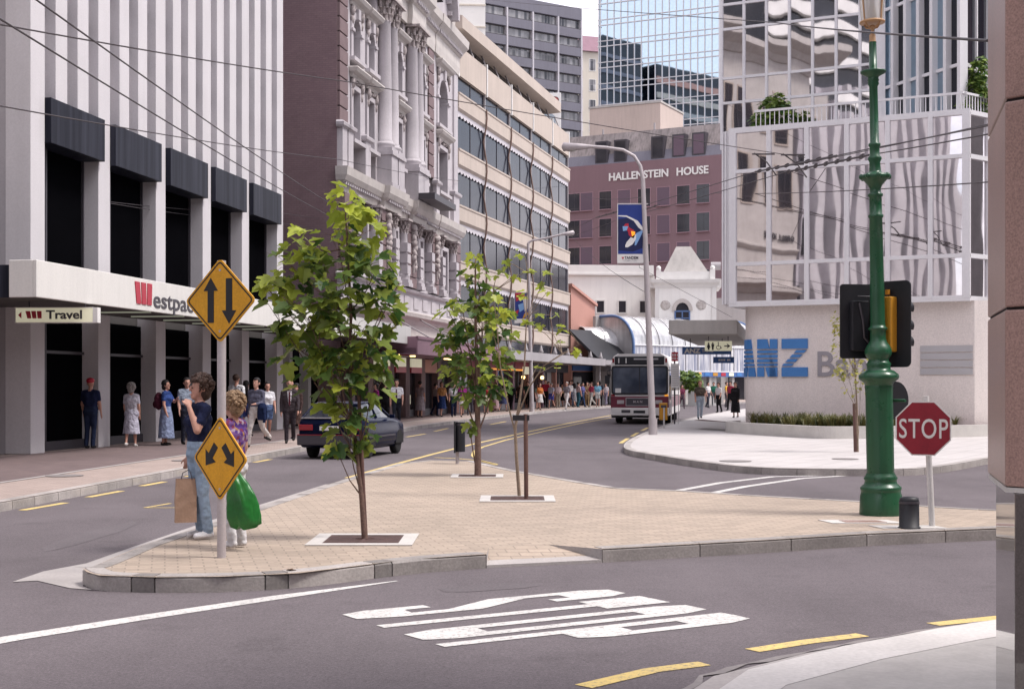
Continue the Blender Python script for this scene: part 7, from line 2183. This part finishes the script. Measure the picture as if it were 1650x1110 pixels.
# under the bank canopy
person('man in dark blue denim and a red cap seen from behind', at(146, 34.3), 1.70, 172, (.016, .022, .06), (.022, .032, .07), 'trousers', 'dark', 'cap', 'short', vox=.02, group=FP)
person('man in a pale blue shirt and beige trousers by the shadowed bank doorway', at(133, 35.6), 1.74, -150, (.16, .21, .28), khaki, 'trousers', 'dark', 'short', 'short', walk=.9, vox=.022, group=FP)
person('elderly grey haired woman in a pale pleated dress walking away', at(212, 35.2), 1.58, 178, (.50, .49, .56), (.46, .45, .54), 'dress', 'grey', 'curly', 'short', shoe=(.6, .58, .56), vox=.02, group=FP, female=True, walk=.3, armR=None, hem=.36)
person('young woman in a long blue grey skirt with a maroon backpack', at(268, 36.0), 1.66, 80, (.03, .06, .20), (.20, .24, .36), 'skirt', 'dark', 'bob', 'short', vox=.02, group=FP, female=True, hem=.20, armL=((.19, -.14, 1.15), (.10, -.24, 1.22)))
bp_ = thing('backpack', 'maroon backpack on the young woman in the long skirt', 'backpack', (at(268, 36.0)[0] - .19, 36.0, 1.28), R(80))
mb = MB(); mb.ball((0, 0, 0), (.17, .12, .23), 14, 10, 0, .04, RNG); mb.build('bag_body', cloth((.06, .012, .025)), bp_)
mb = MB(); mb.ball((0, .10, -.08), (.12, .05, .10), 12, 8); mb.build('pocket', cloth((.05, .01, .02)), bp_)
mb = MB()
for x in (-.10, .10): mb.tube([(x, -.06, .18), (x, -.18, .17), (x, -.22, .0), (x, -.10, -.15)], .018, 6)
mb.build('strap', cloth((.04, .01, .02)), bp_)
person('man in a pale grey blue shirt and dark trousers behind the navy T-shirt woman', at(301, 36.5), 1.72, 30, (.22, .26, .33), (.02, .022, .035), 'trousers', 'dark', 'short', 'short', vox=.024, group=FP)
person('tall man in a white shirt carrying a grey backpack, walking away', at(381, 41.0), 1.84, 165, (.66, .66, .68), denim, 'trousers', 'brown', 'short', 'short', walk=.4, vox=.022, group=FP)
bp_ = thing('backpack', 'grey backpack on the tall man in the white shirt', 'backpack', (at(384, 41.0)[0], 40.80, 1.38), R(165))
mb = MB(); mb.ball((0, .02, 0), (.16, .11, .24), 14, 10, 0, .04, RNG); mb.build('bag_body', cloth((.13, .12, .13)), bp_)
mb = MB(); mb.ball((0, .12, -.06), (.11, .05, .12), 12, 8); mb.build('pocket', cloth((.10, .095, .10)), bp_)
mb = MB()
for x in (-.10, .10): mb.tube([(x, -.05, .20), (x, -.14, .16), (x, -.20, .0), (x, -.08, -.16)], .018, 6)
mb.build('strap', cloth((.08, .075, .08)), bp_)
person('woman in a black top and short blue shorts beside the tall white shirted man', at(397, 42.5), 1.66, 160, blk, (.035, .05, .17), 'shorts', 'dark', 'long', 'short', skin='skin_dk', vox=.024, group=FP, female=True, walk=.4)
person('man in a grey blue shirt and white trousers carrying a navy jacket', at(413, 35.0), 1.74, -22, (.095, .095, .135), (.55, .51, .49), 'trousers', 'dark', 'short', 'long', vox=.018, group=FP, walk=.8, armL=((.225, -.05, 1.12), (.16, -.24, 1.10)))
jk = thing('jacket', 'navy jacket hanging over the arm of the man in white trousers', 'jacket', (at(423, 34.75)[0], 34.72, .82), R(-15))
mb = MB(); n = 18; vs = []
for i, (z_, rx, ry) in enumerate([(0, .12, .05), (.1, .135, .065), (.28, .13, .07), (.40, .10, .06), (.43, .05, .03)]):
    for k in range(n):
        a = 2 * math.pi * k / n; f = 1 + .08 * math.sin(4 * a + i); vs.append((rx * f * math.cos(a), ry * f * math.sin(a), z_))
mb.add(vs, [(i * n + k, i * n + (k + 1) % n, (i + 1) * n + (k + 1) % n, (i + 1) * n + k) for i in range(4) for k in range(n)], 0, True); mb.add(vs[:n], [tuple(range(n - 1, -1, -1))]); mb.add(vs[-n:], [tuple(range(n))]); mb.build('cloth_body', cloth((.012, .02, .06)), jk)
mb = MB(); mb.tube([(.07, -.05, .30), (.09, -.07, .10), (.08, -.06, -.06)], [.05, .045, .04], 8); mb.build('sleeve', cloth((.012, .02, .06)), jk)
person('woman with long dark hair in a white top and blue denim shorts', at(431, 40.5), 1.62, 20, wh, (.10, .15, .28), 'shorts', 'dark', 'long', 'short', vox=.024, group=FP, female=True, walk=.3)
o = person('balding white haired man in a grey brown suit walking towards us', at(467, 37.4), 1.70, 6, (.050, .040, .045), (.035, .028, .034), 'trousers', 'white', 'bald', 'long', vox=.018, group=FP, walk=.35, jacket=((.60, .58, .60), (.050, .040, .045)))
tie(o, 1.70, (.09, .02, .03))
person('woman in a dark brown skirt walking just behind the man in the suit', at(477, 40.5), 1.58, -10, (.05, .03, .028), (.06, .035, .03), 'skirt', 'dark', 'bob', 'long', vox=.026, group=FP, female=True, walk=.3)
o = person('man in a white shirt and dark tie walking beyond the parked blue car', at(639, 52.5), 1.74, 2, (.64, .63, .66), (.018, .02, .03), 'trousers', 'dark', 'short', 'short', vox=.022, group=FP, walk=.4)
tie(o, 1.74, (.07, .01, .05))
person('woman in a magenta top seen over the car roof', at(606, 54.5), 1.60, -60, (.26, .02, .16), blk, 'trousers', 'dark', 'bob', 'short', vox=.026, group=FP, female=True)
person('man in black standing by the shop fronts beyond the car', at(622, 54.0), 1.74, 150, blk, blk, 'trousers', 'dark', 'short', 'long', vox=.026, group=FP)

# the crowd further along
crowd = [
    ('woman in a pale mauve dress with a dark belt looking into a shop window', 677, 67.0, 1.72, 165, (.24, .20, .22), (.32, .29, .33), 'dress', 'dark', 'short', 0, .34),
    ('man in a pale shirt close to the shop window, half hidden', 702, 69.5, 1.62, 120, (.34, .30, .32), navy, 'trousers', 'dark', 'short', .3, 0),
    ('woman in a tan blouse and dark blue skirt walking past the shops', 712, 68.5, 1.70, 25, (.36, .18, .07), (.012, .025, .09), 'skirt', 'brown', 'bob', .5, .40),
    ('person in a white blouse and dark navy trousers walking with arms folded', 731, 68.0, 1.66, 10, (.52, .52, .58), (.012, .02, .055), 'trousers', 'dark', 'short', .2, 0),
    ('woman in a magenta jacket over a white flowered skirt', 745, 68.0, 1.66, 15, (.22, .02, .16), (.50, .46, .48), 'skirt', 'dark', 'bob', .5, .62),
    ('woman in a long dusty pink dress behind the sparse tree', 798, 80, 1.66, -10, (.42, .28, .29), (.42, .29, .30), 'dress', 'brown', 'bob', .2, .22),
    ('person in a white top and blue skirt behind the sparse tree', 812, 82, 1.66, 170, (.58, .58, .62), (.10, .12, .25), 'skirt', 'dark', 'long', 0, .45),
    ('man in black behind the sparse tree, closest to the pink dress', 824, 86, 1.74, 160, blk, blk, 'trousers', 'dark', 'short', .2, 0),
    ('person in a brown jacket standing in the dark doorway', 838, 90, 1.70, 150, (.07, .045, .04), (.03, .025, .03), 'trousers', 'dark', 'short', 0, 0),
    ('man in a dark green shirt beside the further street light', 850, 92, 1.72, 20, (.025, .07, .05), blk, 'trousers', 'dark', 'short', .2, 0),
    ('woman in a grey green top and pink shorts just past the further street light', 866, 90, 1.66, 0, (.16, .20, .15), (.46, .34, .32), 'shorts', 'dark', 'bob', .3, 0),
    ('tall man in a bright red shirt and black trousers', 879, 94, 1.84, -5, (.36, .03, .06), blk, 'trousers', 'brown', 'short', .2, 0),
    ('person in a long pale blue jacket and bright blue shorts', 888, 91, 1.72, 5, (.44, .46, .58), (.06, .07, .32), 'shorts', 'grey', 'short', .4, 0),
    ('person in a white and red patterned shirt and khaki trousers', 899, 94, 1.68, 0, (.55, .42, .42), (.26, .22, .17), 'trousers', 'brown', 'short', .3, 0),
    ('man in a grey shirt and white trousers in the middle of the crowd', 913, 91, 1.70, 0, (.20, .18, .20), (.60, .57, .57), 'trousers', 'grey', 'short', .2, 0),
    ('man in a white T-shirt just behind the man in white trousers', 919, 96, 1.74, 10, (.60, .57, .56), (.06, .06, .09), 'trousers', 'brown', 'short', .2, 0),
    ('woman in a grey patterned skirt and pale blouse', 926, 97, 1.64, 170, (.40, .40, .44), (.24, .23, .25), 'skirt', 'dark', 'long', .2, .40),
    ('person in a pink top and teal jeans', 932, 98, 1.68, 160, (.50, .36, .38), (.03, .10, .14), 'trousers', 'dark', 'short', .3, 0),
    ('person in a blue violet jacket with dark jeans', 939, 99, 1.74, 20, (.10, .10, .24), denim, 'trousers', 'dark', 'short', .2, 0),
    ('person in a tan coat with a dark bag', 946, 100, 1.66, 10, (.24, .15, .09), (.26, .18, .10), 'trousers', 'dark', 'short', .2, 0),
    ('man in a deep pink shirt and off white trousers, near the kerb', 953, 96, 1.70, -5, (.36, .05, .09), (.50, .47, .43), 'trousers', 'brown', 'short', .4, 0),
    ('man in a pale blue shirt and white shorts, nearest the bus', 963, 96, 1.74, 0, (.14, .30, .42), (.50, .50, .48), 'shorts', 'brown', 'short', .3, 0),
    ('person with a big dark hat behind the pale blue shirted man', 967, 101, 1.80, 180, (.03, .03, .045), blk, 'trousers', 'dark', 'bob', 0, 0),
    ('person in a white jacket at the edge of the bus', 976, 102, 1.70, 0, (.58, .52, .55), (.22, .20, .28), 'trousers', 'dark', 'short', .2, 0),
    ('woman in black with long dark hair leaning by the bank corner', 1185, 66.5, 1.68, -30, blk, blk, 'dress', 'dark', 'long', .1, .25),
    ('man in a brown jacket and pale jeans walking down the pale footpath', 1128, 63.5, 1.72, 3, (.075, .06, .05), (.30, .35, .42), 'trousers', 'red', 'short', .25, 0),
    ('person in a white shirt and black trousers crossing the pale footpath', 1158, 80, 1.70, -40, (.58, .55, .55), blk, 'trousers', 'brown', 'short', .3, 0),
    ('person in a red jacket and white scarf beside the woman in black', 1177, 86, 1.72, 0, (.30, .04, .07), blk, 'trousers', 'dark', 'short', .2, 0),
    ('person in a white T-shirt behind the man in the brown jacket', 1141, 92, 1.66, 30, (.60, .58, .58), (.05, .05, .07), 'trousers', 'dark', 'short', .3, 0),
    ('person in a green top far down the pale footpath', 1150, 104, 1.70, 0, (.03, .15, .10), (.08, .08, .09), 'trousers', 'dark', 'short', .2, 0),
    ('person in a bright yellow jacket far down the pale footpath', 1171, 98, 1.76, 20, (.60, .36, .05), (.10, .09, .10), 'trousers', 'brown', 'short', .2, 0),
    ('person in a maroon top behind the bus stop', 1099, 90, 1.64, -20, (.14, .03, .06), (.09, .06, .08), 'trousers', 'dark', 'short', .2, 0),
]
crowd += [
    ('person in a lilac shirt and grey trousers between the red shirt and blue shorts', 884, 99, 1.70, 0, (.34, .28, .42), (.12, .11, .13), 'trousers', 'brown', 'short', .4, 0),
    ('woman in a yellow blouse and black skirt by the lit doorway lamps', 906, 100, 1.62, 0, (.46, .36, .12), blk, 'skirt', 'dark', 'bob', .3, .5),
    ('tall person in navy beside the white trousered man', 922, 103, 1.82, 0, navy, (.05, .05, .06), 'trousers', 'dark', 'short', .4, 0),
    ('person in a turquoise dress far back in the crowd', 936, 106, 1.62, 0, (.05, .26, .28), (.05, .24, .27), 'dress', 'blond', 'bob', .3, .5),
    ('man in a cream jacket far back in the crowd', 949, 107, 1.76, 0, (.46, .40, .32), (.10, .08, .07), 'trousers', 'grey', 'short', .4, 0),
    ('woman in a white skirt and orange top at the kerb of the far footpath', 870, 86, 1.60, 0, (.42, .14, .04), (.55, .54, .54), 'skirt', 'brown', 'long', .4, .5),
    ('man in a checked grey jacket beside the magenta jacketed woman', 757, 72, 1.74, 0, (.17, .16, .17), (.06, .06, .08), 'trousers', 'grey', 'short', .5, 0),
    ('woman in a red cardigan and cream skirt by the thick stemmed tree', 783, 76, 1.62, 0, (.30, .03, .04), (.48, .44, .36), 'skirt', 'dark', 'bob', .4, .5),
]
rc_ = random.Random(21)
for lab, px, Y, h, yaw, top, bot, legs, hair, hs, wk, hem in crowd:
    if Y > 75: yaw = yaw + rc_.uniform(-50, 50); wk = rc_.uniform(-.9, .9); h *= rc_.uniform(.95, 1.05); Y += rc_.uniform(-2.5, 2.5)
    person(lab, at(px, Y), h, yaw, top, bot, legs, hair, hs, 'short' if top is not blk else 'long', 'skin', walk=wk, vox=.034 if Y > 75 else .028, group=CR, female=legs in ('skirt', 'dress'), hem=hem or .46)
finish_people()
# ================================================================ overhead wires
def wire(label, pts, r=.011, sag=.15, group=None):
    q = []
    pts = [P(*p) for p in pts]
    for a, b in zip(pts, pts[1:]):
        for k in range(8):
            t = k / 8; p = a.lerp(b, t); p.z -= sag * 4 * t * (1 - t) * min(1, (b - a).length / 40); q.append(p)
    q.append(pts[-1])
    m = sum(q, Vector()) / len(q)
    t = thing('overhead_wire', label, 'wire', q[0])
    mb = MB(); mb.tube([p - q[0] for p in q], r, 5, cap=False); mb.build('cable', MAT['wire'], t)
    return t, q


wire('long thin wire sloping from the top of the white bank to the mirror glass box', [(-60, 29, 17), (560, 132, 31), (1297, 254, 43.6)], .012, .1)
wire('steep wire from the top edge of the bank fins down to the ornate building', [(30, -20, 15), (566, 349, 56.8)], .012, .1)
wire('steep wire crossing the bank fins below the steepest one', [(-60, -6, 14), (556, 361, 56.6)], .012, .1)
wire('thin wire crossing the dark bank panels towards the giant columns', [(-60, 160, 19), (545, 257, 50), (742, 292, 78)], .012, .1)
wire('thin wire from a bank pillar hook to the banded building, the upper of a pair', [(172, 325, 35.4), (450, 343, 52), (748, 372, 79)], .009, .2)
wire('thin wire from a bank pillar hook to the ornate building, the lower of a pair', [(172, 327, 35.4), (450, 359, 52), (640, 384, 65.5)], .009, .2)
wire('wire along the top of the view from the cream roof to the granite pillar', [(762, -3, 79), (1250, 37, 20), (1592, 66, 6.96)], .008, .05)
ta, qa = wire('upper trolley wire with black fittings in front of the mirror glass', [(1700, 180, 17), (1400, 240, 28), (1217, 277, 38), (958, 352, 78), (915, 372, 112)], .012, .05)
tb, qb = wire('lower trolley wire with black fittings in front of the mirror glass', [(1700, 196, 17), (1400, 250, 27), (1264, 278, 36), (1000, 352, 74), (930, 378, 108)], .012, .05)
wire('plain wire between the trolley wires and the mirror glass, above them', [(1700, 176, 20), (1170, 283, 60)], .011, .1)
wire('low span wire across the lower panes of the mirror glass box', [(1700, 286, 18), (1150, 311, 58)], .011, .1)
wire('span wire dropping from the street light arm across the white turret', [(1034, 300, 44), (1030, 431, 70), (1179, 511, 62)], .010, .0)
wire('span wire across the white parapet building to the cream office', [(914, 372, 105), (1038, 470, 44.2)], .010, .3)
wire('thin wire from the banded building over the street to the street light pole', [(905, 300, 104), (1036, 318, 44)], .009, .4)
def fittings(t, a, b, n):
    a, b = P(*a), P(*b); d = (b - a); rz = math.atan2(d.y, d.x); ry = -math.atan2(d.z, math.hypot(d.x, d.y))
    q = t.location
    m = MB(); m.tube([a - q, b - q], .022, 6)
    for k in range(n):
        p = a.lerp(b, (k + .5) / n) - q; m.obox(p, (.24, .05, .075), rz)
    m.build('switch_fitting', MAT['wire'], t)
fittings(ta, (1217, 277, 38), (1348, 251, 31), 8)
fittings(tb, (1264, 278, 36), (1400, 250, 27), 8)
fittings(ta, (960, 351, 77.6), (1022, 333, 66), 5)
fittings(tb, (1002, 351, 73.6), (1062, 330, 62), 5)
for t, px, py, Y in ((ta, 1236, 262, 37), (tb, 1284, 264, 35)):
    m = MB(); p = P(px, py, Y) - t.location; m.tube([p + Vector((-.35, 0, .25)), p, p + Vector((.25, 0, -.35))], .018, 6); m.obox(p + Vector((-.1, 0, .22)), (.6, .04, .035)); m.build('hanger', MAT['wire'], t)
